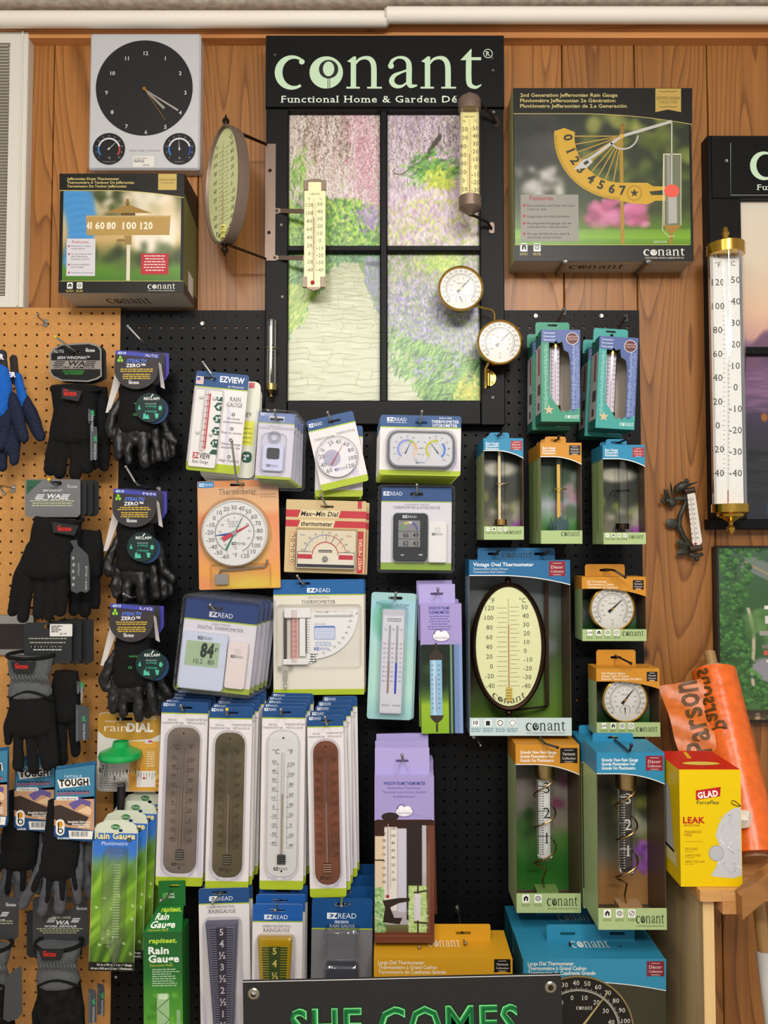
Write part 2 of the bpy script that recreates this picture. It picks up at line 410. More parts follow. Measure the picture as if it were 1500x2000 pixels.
            for ids in roots.values():
                b = MB(); b.mats = list(m.mats); mp = {}
                for q in ids: b.f.append(tuple(mp.setdefault(j, len(mp)) for j in m.f[q])); b.m.append(m.m[q])
                b.v = [m.v[j] for j in mp]; s.add(s.pn, b, parent=s.pp)
    def dup(s, dx, dy, back, label, droll=0, skip=()):
        """a copy of the whole thing dx, dy pixels off and back metres further in"""
        s.done(); src = s.o; c = src.copy(); COL.objects.link(c)
        p = W(750, 1000, s.y) ; q = W(750 + dx, 1000 + dy, s.y); c.location = src.location + (q - p) + Vector((0, back, 0))
        c.rotation_euler = (src.rotation_euler[0], src.rotation_euler[1] + R(droll), src.rotation_euler[2]); c['label'] = label
        for ch in list(src.children):
            if ch.name.split('.')[0] in skip: continue
            d = ch.copy(); COL.objects.link(d); d.parent = c
            for g in list(ch.children): e = g.copy(); COL.objects.link(e); e.parent = d
        return c
ORD = ['', 'second', 'third', 'fourth', 'fifth', 'sixth', 'seventh', 'eighth']
def conant(s, x, y, xh, col, bg, w=None, rot=0, x1=None, arc=None):
    """the brand's lower-case logo: c, o with a spoon shape, n, a, n, t with serifs; xh is the x-height in px"""
    P = []
    def st(pts, wid):
        n = len(pts); q = 5 if xh > 20 else 2; a, b = [], []
        for i in range(n - 1):
            p = [pts[max(0, i - 1)], pts[i], pts[i + 1], pts[min(n - 1, i + 2)]]
            for j in range(q):
                s_ = j / q; h = [-.5 * s_ + s_ ** 2 - .5 * s_ ** 3, 1 - 2.5 * s_ ** 2 + 1.5 * s_ ** 3, .5 * s_ + 2 * s_ ** 2 - 1.5 * s_ ** 3, -.5 * s_ ** 2 + .5 * s_ ** 3]
                a.append(tuple(sum(h[m] * p[m][c_] for m in range(4)) for c_ in (0, 1))); b.append(wid[i] * (1 - s_) + wid[i + 1] * s_)
        P.append(('s', a + [pts[-1]], b + [wid[-1]], 0))
    def po(pts, lay=0): P.append(('p', pts, None, lay))
    A = [(0.46 + 0.43 * math.cos(R(a)), 0.5 + 0.475 * math.sin(R(a))) for a in range(48, 318, 15)]
    st(A, [0.07 + 0.16 * max(0, math.sin(R((a - 48) * 180 / 270))) ** 2 for a in range(48, 318, 15)])
    po(ell(0.72, 0.83, 0.085, 0.085, 14))
    po(ell(1.45, 0.5, 0.5, 0.5, 30)); po(ell(1.52, 0.6, 0.29, 0.29, 24), 1); po(ell(1.52, 0.61, 0.17, 0.23, 20), 2)
    po([(1.49, 0), (1.51, 0), (1.51, 0.36), (1.49, 0.36)], 3); po([(1.545, 0), (1.565, 0), (1.565, 0.36), (1.545, 0.36)], 3)
    def nn(o):
        po([(o + .13, 0), (o + .29, 0), (o + .29, .98), (o + .22, 1.0), (o + .13, .9)]); po([(o, 0), (o + .40, 0), (o + .40, .055), (o, .055)])
        po([(o + .02, .84), (o + .22, 1.0), (o + .29, .99), (o + .14, .80)])
        st([(o + .27, .76), (o + .38, .9), (o + .55, .955), (o + .70, .92), (o + .79, .80), (o + .82, .6), (o + .82, 0.02)], [.05, .08, .10, .14, .16, .165, .165])
        po([(o + .62, 0), (o + 1.06, 0), (o + 1.06, .055), (o + .62, .055)])
    nn(2.05)
    o = 3.28
    st([(o + .08, .70), (o + .14, .86), (o + .3, .96), (o + .48, .95), (o + .6, .85), (o + .64, .68), (o + .64, .2), (o + .70, .08), (o + .88, .1)], [.12, .10, .07, .1, .14, .165, .165, .13, .04])
    po(ell(o + .10, .70, .09, .09, 12))
    st([(o + .62, .58), (o + .4, .50), (o + .2, .40), (o + .12, .24), (o + .2, .1), (o + .36, .06), (o + .5, .12), (o + .63, .25)], [.06, .07, .12, .16, .14, .10, .06, .05])
    nn(4.26)
    o = 5.45
    st([(o + .33, 1.2), (o + .27, 1.02), (o + .25, .8), (o + .25, .25), (o + .31, .09), (o + .47, .04), (o + .62, .12)], [.02, .12, .165, .165, .14, .09, .03])
    po([(o, .88), (o + .62, .88), (o + .62, 0.97), (o + .1, .97)]); po([(o, .88), (o + .33, 1.24), (o + .33, .88)])
    tot = 6.07; u, v = s.uv(x, y, w or 0.0); sy = xh * s.k; sx = sy
    if x1 is not None: sx = (s.uv(x1, y, w or 0.0)[0] - u) / tot
    c, q = math.cos(R(-rot)), math.sin(R(-rot)); s.layer += 1; base = (0.00025 + s.layer * 0.000008) if w is None else w; s.layer += 4
    def tr(p):
        if arc:
            t = (p[0] / tot - 0.5) * R(arc[1]); rad = arc[0] * s.k - p[1] * sy      # letters along the bottom of an ellipse
            return (u + rad * math.sin(t) * arc[2], v - rad * math.cos(t))
        a, b = p[0] * sx, p[1] * sy; return (u + a * c - b * q, v + a * q + b * c)
    for i_, (kind, pts, wid, lay) in enumerate(P):
        ww = base + lay * 0.00001 + i_ * 2.5e-6; mt = ink(bg) if lay in (1, 3) else ink(col)
        if kind == 'p': s.pr.flat([tr(p) for p in pts], ww, mt)
        else:
            for f in stroke2(pts, wid): s.pr.flat([tr(p) for p in f], ww, mt)
# ---------------------------------------------------------------- painting canvases for printed pictures (numpy)
def hx(h): return np.array([int(h[i:i + 2], 16) / 255 for i in (0, 2, 4)])
def canvas(w, h, *stops):
    """vertical gradient of (t, hex) stops"""
    t = np.linspace(0, 1, h); cs = np.array([hx(c) for _, c in stops]); ts = [a for a, _ in stops]
    return np.stack([np.interp(t, ts, cs[:, i]) for i in range(3)], -1)[:, None, :].repeat(w, 1)
def blob(cv, cx, cy, rx, ry, h, al=1.0, soft=0.3, ang=0.0):
    H, Wd = cv.shape[:2]; m = max(rx, ry) * (1 + soft) + 1
    x0, x1, y0, y1 = max(0, int(cx - m)), min(Wd, int(cx + m) + 2), max(0, int(cy - m)), min(H, int(cy + m) + 2)
    if x0 >= x1 or y0 >= y1: return
    Y, X = np.mgrid[y0:y1, x0:x1]; X = X - cx; Y = Y - cy
    if ang: c, s_ = math.cos(R(ang)), math.sin(R(ang)); X, Y = X * c + Y * s_, -X * s_ + Y * c
    d = np.sqrt((X / rx) ** 2 + (Y / ry) ** 2); a = np.clip((1 + soft - d) / (2 * soft + 1e-6), 0, 1) * al
    col = hx(h) if isinstance(h, str) else h
    cv[y0:y1, x0:x1] = cv[y0:y1, x0:x1] * (1 - a[..., None]) + col * a[..., None]
def dabs(cv, n, x0, y0, x1, y1, cols, rx, ry, al=0.8, ang=0, jang=15, inside=None, rnd=None, soft=0):
    rnd = rnd or random
    for _ in range(n):
        if soft: x, y = rnd.gauss((x0 + x1) / 2, (x1 - x0) * .27), rnd.gauss((y0 + y1) / 2, (y1 - y0) * .27)
        else: x, y = rnd.uniform(x0, x1), rnd.uniform(y0, y1)
        if inside and not inside(x, y): continue
        k = rnd.uniform(0.6, 1.4); blob(cv, x, y, rx * k, ry * k, rnd.choice(cols), al * rnd.uniform(0.5, 1), 0.4, ang + rnd.uniform(-jang, jang))
def blur(cv, r):
    for ax in (0, 1):
        for _ in range(2):
            p = np.concatenate([np.repeat(cv.take([0], ax), r, ax), cv, np.repeat(cv.take([-1], ax), r, ax)], ax); c = np.cumsum(p, ax)
            n = cv.shape[ax]; z = np.zeros_like(c.take([0], ax)); c = np.concatenate([z, c], ax)
            cv = (c.take(range(2 * r + 1, 2 * r + 1 + n), ax) - c.take(range(0, n), ax)) / (2 * r + 1)
    return cv
# ================================================================ the setting
def struct(name, mb, mat, label, parent=None, smooth=False):
    o = link(name, mb.mesh(name, mat, smooth), parent)
    if parent is None: o['kind'] = 'structure'; o['label'] = label; o['category'] = name.split('_')[0]
    return o
PINE = woodmat('b0753a', '663711', 'pine', zs=0.085, ringf=30.0, ringd=0.62)
PINE_D = woodmat('a86c38', '6f3d18', 'pined', zs=0.10, ringf=9.0)
PLY = woodmat('c9a878', '9a7a50', 'ply', zs=0.08, ringf=6.0, knots=False)
BLACKW = cm('0b0b0d', 0.5, 0, 0.25, 0.18, 0.05, 220)
back = MB().box(-1.5, 0.0, -0.09, 1.5, 3.1, -0.019)
wall = struct('wall_back', back, cm('3a2412', 0.8), 'wall of vertical knotty pine planks behind all the goods')
s0 = W(1097, 80, 0).x; pw = W(1238.5, 80, 0).x - s0
plank_me = None
for k in range(-9, 5):
    m = MB().prism([(-pw / 2 + 0.0012, -1.52), (pw / 2 - 0.0012, -1.52), (pw / 2 - 0.0012, 1.52), (-pw / 2 + 0.0012, 1.52)], -0.018, 0.0, bev=0.0018)
    if plank_me is None: plank_me = m.mesh('plank', PINE)
    o = link('plank', plank_me, wall); o.location = (s0 + (k + 0.5) * pw, 0, 1.55)
ceil = MB().box(-2.2, ZCEIL, -0.1, 2.2, ZCEIL + 0.05, 4.2)
struct('ceiling', ceil, cm('f0e8de', 0.9, 0, 0.2, 0.2, 0.6, 60), 'rough greyish beige ceiling above the pine wall')
struct('floor', MB().box(-2.2, -0.05, -0.1, 2.2, 0.0, 4.2), cm('b8ad9f', 0.6, 0, 0.12), 'grey shop floor below the display wall')
za = W(750, 46, -0.03).z; zb = W(750, 73, -0.03).z
tr = MB().box(-1.5, zb, 0.0, 1.5, za + 0.02, 0.028); t1 = struct('trim_1', tr, woodmat('cf9258', '94582c', 'trim', axis=0, zs=0.1), 'horizontal pine trim board along the top of the plank wall')
tr2 = MB().box(-1.5, W(750, 61, -0.03).z, 0.028, 1.5, za + 0.02, 0.036); struct('moulding', tr2, woodmat('cf9258', '94582c', 'trim', axis=0, zs=0.1), '', t1)
def pipe(x0, x1, y0, y1, dep, label):
    t = Thing('round_pipe', label, 'pipe', (x0 + x1) / 2, (y0 + y1) / 2, dep, group='beige pipes under the ceiling')
    a = t.uv(x0, (y0 + y1) / 2); b = t.uv(x1, (y0 + y1) / 2); r = (y1 - y0) / 2 * t.k
    t.add('pipe_sleeve', MB().tube([(a[0], a[1], 0), (b[0], b[1], 0)], r, 20), cm('f4ece0', 0.6), True)
    t.add('inner_pipe', MB().tube([(a[0] - 0.005, a[1], 0), (b[0] + 0.005, b[1], 0)], r * 0.86, 16), cm('cfc5b4', 0.6), True)
pipe(-60, 755, 23, 53, -0.055, 'beige round pipe under the ceiling, left and lower of the two lengths')
pipe(755.5, 1560, 15, 45, -0.062, 'beige round pipe under the ceiling, right and higher of the two lengths')
# ---- pegboards with real holes
def pegboard(name, label, x0, x1, z0, z1, hx0, hz0, mat, yf):
    p = 0.0254; ys = (yf, yf + 0.005); V = []; Fc = []
    def cuts(a, b, h):
        k0 = math.ceil((a + 0.006 - h) / p); k1 = math.floor((b - 0.006 - h) / p); c = [h + k * p for k in range(k0, k1 + 1)]
        return c, [a] + [(c[i] + c[i + 1]) / 2 for i in range(len(c) - 1)] + [b]
    cx, ex = cuts(x0, x1, hx0); cz, ez = cuts(z0, z1, hz0); rad = 0.0031
    for i, x in enumerate(cx):
        for j, z in enumerate(cz):
            a, b, c, d = ex[i], ex[i + 1], ez[j], ez[j + 1]
            out = [(b, z), (b, d), (x, d), (a, d), (a, z), (a, c), (x, c), (b, c)]
            ins = [(x + rad * math.cos(PI / 4 * q), z + rad * math.sin(PI / 4 * q)) for q in range(8)]
            n = len(V); V += [(q[0], ys[0], q[1]) for q in out] + [(q[0], ys[0], q[1]) for q in ins] + [(q[0], ys[1], q[1]) for q in ins]
            for q in range(8):
                r_ = (q + 1) % 8
                Fc.append((n + q, n + 8 + q, n + 8 + r_, n + r_)); Fc.append((n + 8 + q, n + 16 + q, n + 16 + r_, n + 8 + r_))
    n = len(V); V += [(x0, y, z) for y in ys for z in (z0, z1)] + [(x1, y, z) for y in ys for z in (z0, z1)]
    Fc += [(n, n + 1, n + 3, n + 2), (n + 4, n + 6, n + 7, n + 5), (n + 1, n + 5, n + 7, n + 3), (n, n + 2, n + 6, n + 4)]
    me = bpy.data.meshes.new(name); me.from_pydata(V, [], Fc); me.materials.append(mat); me.update()
    o = link(name, me); o['label'] = label; o['category'] = 'pegboard'
    for zz in (z0 + 0.08, (z0 + z1) / 2, z1 - 0.03):
        link('batten', MB().box(x0 + 0.01, zz - 0.012, 0.0003, x1 - 0.01, zz + 0.012, -yf - 0.0052).mesh('batten', PINE_D), o)
    return o
YP = -0.025
xm = W(235, 700, YP).x
HB = cm('c98f4c', 0.55, 0, 0.10, 0.4, 0.05, 300)
pb1 = pegboard('pegboard', 'tan hardboard pegboard behind the hanging work gloves', -0.98, xm - 0.001, 0.30, W(120, 601, YP).z, W(50.9, 654, YP).x, W(50.9, 654, YP).z, HB, YP)
pb2 = pegboard('pegboard', 'black painted pegboard behind the thermometers and rain gauges', xm, min(W(1261, 850, YP).x, W(1372, 1752, -0.33).x - 0.001), 0.30, W(750, 606, YP).z, W(1205, 660, YP).x, W(1205, 660, YP).z, cm('08090c', 0.5, 0, 0.18, 0.2, 0.1, 250), YP)
for px, py in ((396, 632), (1046, 617), (1174, 617)):
    q = W(px, py, YP); o = link('screw', MB().lathe([(.0052, 0.0), (.0046, .0016), (.001, .0012)], 0, 0, 12, axis='w', cv=0).mesh('screw', metal('c8c4b8', .3)), pb2); o.location = (q.x, YP - .0002, q.z)
# ---- white louvred vent, far left
t = Thing('wall_vent', 'white louvred metal vent panel on the pine wall', 'vent', 10, 330, -0.03)
t.slab('back_panel', t.rect(-110, 62, 50, 600), -0.029, -0.012, plastic('d5cfc3', 0.45))
fr = MB().prism(t.rect(-110, 62, 50, 600), -0.012, 0.0, [t.rect(-98, 84, 15, 578)], bev=0.002); t.add('vent_frame', fr, plastic('e0dbd0', 0.4))
t.slab('frame_ridge', t.rect(38, 62, 42, 598), 0.0, 0.004, plastic('e0dbd0', 0.4), bev=0.001)
sl = MB()
for i in range(81):
    a = t.uv(-98, 84 + i * 6.08); b = t.uv(15, 84 + i * 6.08); q = 0.0052
    sl.face([(a[0], 0.011, a[1]), (b[0], 0.011, a[1]), (b[0], 0.001, a[1] - q), (a[0], 0.001, a[1] - q)]); sl.face([(a[0], 0.001, a[1] - q), (b[0], 0.001, a[1] - q), (b[0], 0.002, a[1] - q - 0.0008), (a[0], 0.002, a[1] - q - 0.0008)])
o = t.add('louvre_slats', sl, plastic('d8d2c6', 0.45)); o['kind'] = 'stuff'
# ================================================================ black window display with the garden poster
t = Thing('window_display', 'black painted four-pane window frame display with a wisteria garden poster and brand header', 'display', 751, 450, -0.062)
C1 = BLACKW
sb = 0.036
t.slab('stile', t.rect(518, 213, 562, 829), -sb, 0, C1, bev=0.002); t.slab('stile', t.rect(938, 213, 985, 829), -sb, 0, C1, bev=0.002)
t.slab('rail', t.rect(562, 782, 938, 829), -sb, 0, C1, bev=0.002)
t.slab('top_rail', t.rect(562, 205, 938, 215), -sb, 0, C1)
t.slab('muntin', t.rect(742, 215, 757, 782), -sb + .006, -0.002, C1, bev=0.003); t.slab('muntin', t.rect(562, 478, 742, 490), -sb + .006, -0.003, C1, bev=0.003)
t.slab('muntin', t.rect(757, 478, 938, 490), -sb + .006, -0.003, C1, bev=0.003)
hb = t.slab('header_board', t.rect(519.5, 72, 984, 212), -sb, 0.006, C1, bev=0.0015)
w = 0.0064
t.logo(542, 173, 65, 'c3dcbc', '1d1d1f', w, x1=940)
t.text('Functional Home & Garden Décor', 548, 200, 13.2, 'dfe8d8', 931, serif=True, w=w, sp=1.05, bold=0.004)
t.text('R', 953, 109, 9, 'dfe8d8', al='C', w=w, serif=True)
for q in stroke2(t.ell(953, 104.5, 8.6, w=w, n=24) + [t.ell(953, 104.5, 8.6, w=w, n=24)[0]], 1.3 * t.k): t.pr.flat(q, w, ink('dfe8d8'))
for px, py in ((538, 112), (960, 118), (962, 142)):
    u, v = t.uv(px, py); t.add('screw', MB().lathe([(0.0045, 0.006), (0.004, 0.0075), (0.0008, 0.007)], u, 0, 12, axis='w', cv=v), metal('4a4a48', 0.5))
for px, py in ((964, 220), (962, 776), (552, 580), (550, 440)):
    u, v = t.uv(px, py); t.add('screw', MB().lathe([(0.004, 0.0), (0.0035, 0.0015), (0.0008, 0.001)], u, 0, 12, axis='w', cv=v), metal('6a665e', 0.5))
def garden():
    cv = canvas(376, 569, (0, 'a59a86'), (.3, 'b9ae9e'), (.46, '93a070'), (.5, '6f8a4e'), (1, 'b8bf90')); rn = random.Random(3)
    D_ = lambda *a, **k: dabs(cv, *a, rnd=rn, **k)
    # hanging wisteria, left then right
    D_(2600, 0, 0, 186, 175, ['d9cfc0', 'c9b8ae', 'e6dfd4', 'a8988a', 'b89aa0', 'd8c8c8'], 1.4, 5.5, .8, 0, 12)
    D_(1500, 0, 0, 150, 110, ['6a5848', '8a7060', '5c4a3c', '9a7a78'], 1.1, 2.8, .8, 0, 40, soft=1)
    D_(420, 118, 10, 172, 150, ['c87f98', 'd9a2b2', 'b06880', 'e4c0ca'], 1.3, 4.0, .8, 0, 20, soft=1)
    D_(260, 0, 60, 60, 230, ['b4c46a', '8aa848', 'd6e08a'], 1.2, 4.5, .7, 0, 25, soft=1)
    D_(900, 20, 140, 186, 240, ['dcd4d4', 'c8bcc8', 'eae4e0', 'b0a8a8', 'bcc09a'], 1.5, 6, .75, 0, 10)
    D_(2600, 190, 0, 376, 190, ['cbbacb', 'b8a4bc', 'ded4dc', '9a86a0', 'a8989a', 'd9c6d2'], 1.4, 5.0, .8, 0, 15)
    D_(800, 190, 0, 376, 130, ['6f5a66', '84707c', '5e4c50', '94788c'], 1.1, 2.8, .75, 0, 40, soft=1)
    D_(380, 330, 60, 376, 130, ['9c78b8', 'b294cc', '8464a4'], 1.3, 4, .8, 0, 20, soft=1)
    # hanging racemes, each of one hue
    for i in range(330):
        x = rn.uniform(0, 376); y0 = rn.uniform(-30, 170 if x < 186 else 235); L_ = rn.uniform(35, 95)
        if x < 186: base = rn.choice(['d8c8c4', 'cdbab0', 'e4dad2', 'b89a94'] if not 110 < x < 176 else ['d4a8b4', 'c890a0', 'e6ccd2'])
        else: base = rn.choice(['cdbccc', 'ddd0dc', 'b8a2bc', 'd6c4ce'] if y0 < 120 else ['d8c4d2', 'e8dce4', 'c8aec2'])
        for q in range(int(L_ / 2.6)):
            y = y0 + q * 2.6; wd = 5.2 * (1 - q * 2.6 / L_) + 1.2
            blob(cv, x + rn.uniform(-wd, wd), y, 1.3, 2.0, base, .85, .4, rn.uniform(-30, 30))
            if rn.random() < .3: blob(cv, x + rn.uniform(-wd, wd) + 1, y + 1, 1.0, 1.7, '6f5a58' if y < 130 else '8a7484', .7, .4, rn.uniform(-40, 40))
            if rn.random() < .2: blob(cv, x + rn.uniform(-wd, wd), y, .9, 1.4, 'f4eeee', .8, .4)
    # branch and leaves
    for i in range(40):
        blob(cv, 252 + i * 1.1 + rn.uniform(-2, 2), 118 - i * 1.6, 3.4, 5, '3e3a30', .75, .4)
    for i in range(60): blob(cv, 205 + i * 1.0, 128 + 6 * math.sin(i / 9) - i * .25, 1.6, 1.2, '6a5a48', .7, .4)
    D_(340, 236, 95, 330, 150, ['4f8a3a', '6fae48', '3c7030', '8cc850'], 2.0, 5.5, .85, 60, 50, soft=1)
    D_(200, 270, 118, 320, 175, ['c8d040', 'dfe468', 'a8b838'], 2.2, 5, .85, 20, 60, soft=1)
    D_(1500, 190, 160, 376, 270, ['d4c0d0', 'c0a4bc', 'e6dce2', 'b08ca8', 'dcd0d4'], 2.2, 4.5, .8, 0, 30)
    D_(260, 190, 180, 376, 270, ['c2cc62', 'a6bc50', 'dce088'], 2.0, 4.5, .7, 0, 50)
    # foliage under the left wisteria
    D_(2000, 0, 178, 186, 270, inside=lambda x, y: y > 196 + 18 * math.sin(x / 22) - rn.uniform(0, 26), cols=['5f9a3a', '86c048', 'a6d44e', '447a30', 'c8dc60', '3a6a34'], rx=2.0, ry=4.0, al=.85, ang=0, jang=60)
    D_(160, 136, 190, 184, 240, ['a890b8', '8c78a8', 'c4b4cc'], 2.0, 4, .85, 0, 40, soft=1)
    D_(200, 0, 90, 40, 180, ['7ab040', '9cc850', '507a38'], 1.5, 5, .7, 0, 40, soft=1)
    # lower half: path
    def path(x, y): return 92 - (y - 295) * 0.6 < x < 138 + (y - 307) * 0.5
    for y in range(298, 569):
        a = max(0, int(92 - (y - 295) * .6)); b = min(376, int(138 + max(0, y - 307) * .5)); t_ = (y - 298) / 271
        cv[y, a:b] = hx('b2b592') * (1 - t_) + hx('ccd0b4') * t_
    D_(700, 0, 300, 290, 569, ['c4c7a8', 'd8dabe', 'b0b48e', 'bcbf9c'], 12, 2.0, .5, 0, 6, inside=path)
    y = 304.0; st_ = 3.4
    while y < 569:
        ph = rn.uniform(0, 9); a = max(0, 92 - (y - 295) * .6); b = min(372, 138 + (y - 307) * .5); x = a
        while x < b:
            L_ = rn.uniform(14, 50) * (0.5 + (y - 300) / 250); yy = y + rn.uniform(-2, 2)
            if rn.random() < .8:
                for q in range(int(min(L_, b - x) / 2)):
                    blob(cv, x + q * 2, yy + 1.6 * math.sin((x + q * 2) / 11 + ph), 1.8, .7, '84855e', .5, .6)
            if rn.random() < .45: blob(cv, x, yy + st_ * .5, .9, st_ * .6, '8a8c5c', .5, .5, rn.uniform(-40, 40))
            x += L_
        y += st_; st_ *= 1.045
    # lower half: shrubs left, dark band, lavender right, leaves
    def lsh(x, y): return x < 101 - (y - 287) * 0.60 + 6 * math.sin(y / 9) + rn.uniform(-6, 6)
    D_(2600, 0, 276, 100, 460, ['4f8a40', '76b04e', '3c6e3c', '98c860', '2f5a34', 'b6d470'], 1.6, 4.5, .85, 20, 50, inside=lsh)
    D_(700, 0, 345, 52, 440, ['b4c850', '96b83e', 'd4dc70', '6f9a34'], 1.2, 6, .85, 25, 25, inside=lsh)
    D_(700, 60, 270, 190, 300, ['4a7a4e', '5f9458', '38603e', '7aa866'], 2.2, 3.0, .9, 0, 60)
    D_(900, 150, 290, 186, 400, ['8f88b4', '7a74a4', 'aaa2c8', '6c7a60', '6f9a58'], 1.4, 4, .85, 0, 25, inside=lambda x, y: x > 136 + (y - 307) * .5 - rn.uniform(0, 8))
    blob(cv, 170, 304, 18, 5, '4a4a58', .8, .3)
    D_(2200, 190, 276, 376, 400, ['b8a0bc', 'd0bcd0', '98809c', '8a9c58', 'a8bc5c', 'c4b0bc', '6f8a4a'], 1.8, 4.2, .8, 0, 35)
    D_(240, 260, 280, 330, 320, ['b4cc58', '8cb448', 'd0d870'], 2.0, 4.5, .8, 30, 50, soft=1)
    def lav(x, y): return y > 318 + (x - 195) * 0.18 + rn.uniform(0, 40) and y < 440 + (x - 195) * 0.42 + rn.uniform(-20, 14)
    D_(4200, 190, 300, 376, 520, ['9d90c8', 'b8aedc', '8276b0', '6c64a0', '7d8a8c', 'c9c2e2', '5f7a58'], 1.4, 2.8, .85, 0, 40, inside=lav)
    def lef(x, y): return y > 428 + (x - 195) * 0.44 and y < 500 + (x - 195) * 0.9
    D_(1500, 190, 420, 376, 569, ['5f9a44', '86bc52', '447a3a', 'a4cc64', '2f5c38'], 1.3, 7, .85, 30, 40, inside=lef)
    def lef2(x, y): return y > 455 + (x - 255) * 0.3 and x > 255 + (569 - y) * -.1 and x > 225 + max(0, (y - 470)) * .35
    D_(1900, 225, 450, 376, 569, ['4f8a3c', '76b048', '2f6034', '98c858', '24482c', 'b0d068'], 1.2, 8, .85, 45, 45, inside=lef2)
    D_(80, 240, 480, 330, 530, ['b0a8d4', '8f88b8'], 2.6, 2.6, .8)
    D_(300, 322, 520, 376, 569, ['c8c83c', 'dcd858', 'a8b03a'], 1.8, 3.0, .85, 0, 60, soft=1)
    return cv
t.picture('garden_poster', 559, 210, 941, 785, -0.020, 1 - (1 - garden()) * .97)
# ================================================================ second display, cut off by the right edge
t = Thing('window_display', 'black framed display with a sunset mountain poster, behind the long brass thermometer', 'display', 1600, 640, -0.036)
t.slab('stile', t.rect(1388, 265, 1452, 1014), -0.0355, 0, C1, bev=0.002); t.slab('stile', t.rect(1770, 265, 1830, 1014), -0.0355, 0, C1, bev=0.002)
t.slab('rail', t.rect(1388, 1014, 1830, 1034), -0.0355, 0, C1, bev=0.002)
t.slab('muntin', t.rect(1452, 676, 1770, 692), -0.03, -0.004, C1, bev=0.003)
t.slab('header_board', t.rect(1389, 266, 1828, 388), -0.03, 0.003, C1, bev=0.0015)
w = 0.0034; t.iline('8d9a86', [(1427, 279), (1427, 381), (1800, 381)], 1.1, w)
t.logo(1470, 350, 54, 'c3dcbc', '1d1d1f', w, x1=1800); t.text('Functional Home & Garden Décor', 1478, 371, 11, 'dfe8d8', 1790, serif=True, w=w)
u, v = t.uv(1417, 316); t.add('screw', MB().lathe([(0.0045, 0.003), (0.004, 0.005), (0.0008, 0.0045)], u, 0, 12, axis='w', cv=v), metal('8a8a86', 0.4))
def sunset():
    cv = canvas(160, 313, (0, 'd8cdbc'), (.2, 'd9c9b2'), (.36, 'dcb79a'), (.44, 'c99a90'), (.46, '8a6a80'), (.5, '5a4460'), (.56, '7a5a7a'), (.62, '6a4e6c'), (.68, '40384c'), (.78, '303038'), (.80, '25262c'), (.92, '2b2c30'), (1, '2a2c34'))
    rn = random.Random(5)
    for i in range(160): blob(cv, i, 146 + 8 * math.sin(i / 13 + 1) + 5 * math.sin(i / 5), 2, 12, '6f5068', .8, .3)
    dabs(cv, 300, 0, 165, 160, 210, ['8c6488', '5c4466', '9a7498'], 9, 1.1, .4, 0, 3, rnd=rn)
    dabs(cv, 260, 0, 244, 160, 290, ['393a3e', '1d1e22', '2f3034'], 14, 1.0, .6, 0, 2, rnd=rn)
    for i in range(20): blob(cv, 26 + i * 3, 302, 4, 9, '3d5878' if i % 2 else '2c4262', .8, .3)
    blob(cv, 22, 214, 3, 4, 'a8622c', .9, .3); return cv
t.picture('sunset_poster', 1450, 386, 1772, 1015, -0.016, sunset())
# ================================================================ framed aerial photograph
t = Thing('framed_picture', 'framed aerial photograph of woods, road and red roofed buildings', 'picture', 1500, 1240, -0.03)
P_ = t.rect(1401, 1066, 1650, 1412); t.slab('back_board', t.rect(1403, 1068, 1648, 1410), -0.0295, -0.008, cm('2a211a', 0.6))
t.add('frame', MB().prism(P_, -0.012, 0.0, [t.rect(1406, 1069, 1645, 1407)], bev=0.001), cm('1c1714', 0.4))
def aerial():
    cv = canvas(240, 338, (0, '48604e'), (.3, '3c5c38'), (.8, '385c30'), (.93, '4f7440'), (.945, '3a3024'), (1, '5a4630')); rn = random.Random(11)
    for i in range(120): blob(cv, 60 + i * .9, 30 + i * .45, 20, 10, '6f7a74', .9, .3)          # pond
    for i in range(80): blob(cv, 40 + i * 1.0, 22 + i * .55, 3, 1.6, '9a8a6a', .7, .4)          # track
    for i in range(100): blob(cv, 58 + 5 * math.sin(i / 20) + i * .12, 120 + i * 1.5, 3.2, 2, 'b8ac94', .9, .3)
    for i in range(60): blob(cv, 84 + i * 2.6, 236 + i * .9, 22, 18, '8d8a92', .8, .3)           # car park
    dabs(cv, 90, 60, 120, 240, 210, ['5a7d4a', '6a8e54', '466e3c'], 9, 7, .8, 0, 40, rnd=rn)
    for a, b, c_, d, e in ((100, 142, 20, 14, 'd2cdc8'), (96, 118, 14, 6, 'e0dcd6'), (92, 168, 26, 8, '9c948c'), (140, 172, 34, 10, '8c8880'), (98, 206, 24, 9, 'c05a44'), (138, 204, 22, 10, 'b5503c'), (98, 194, 30, 6, '7a726a'), (104, 222, 26, 4, 'd8cfc4')):
        cv[b - d // 2:b + d // 2 + 1, a - c_ // 2:a + c_ // 2] = hx(e)
    for i in range(1500):
        x, y = rn.uniform(0, 240), rn.uniform(0, 312)
        if (x < 55 + 12 * math.sin(y / 30) and y > 20) or (y > 235 and x < 62 + (y - 235) * .9 and y < 312) or (x < 90 and y < 24) or (y < 14) or (x > 130 and y > 240 and y < 300 and rn.random() < .5):
            r_ = rn.uniform(2.2, 6); c_ = rn.choice(['3a6630', '48783a', '2c5028', '548a44', '244626'])
            blob(cv, x, y, r_, r_ * .8, c_, .8, .4); blob(cv, x - r_ * .3, y - r_ * .4, r_ * .45, r_ * .35, '689c54', .5, .5)
    dabs(cv, 40, 0, 322, 240, 336, ['a86a3c', '6a4a34', 'c8b8a0', '4a5a34'], 4, 2.5, .8, 0, 20, rnd=rn)
    cv[318:331, 27:30] = hx('ded8d0'); return cv
t.picture('photo_print', 1405, 1068.5, 1646, 1407.5, -0.006, aerial(), picmat(0.22))
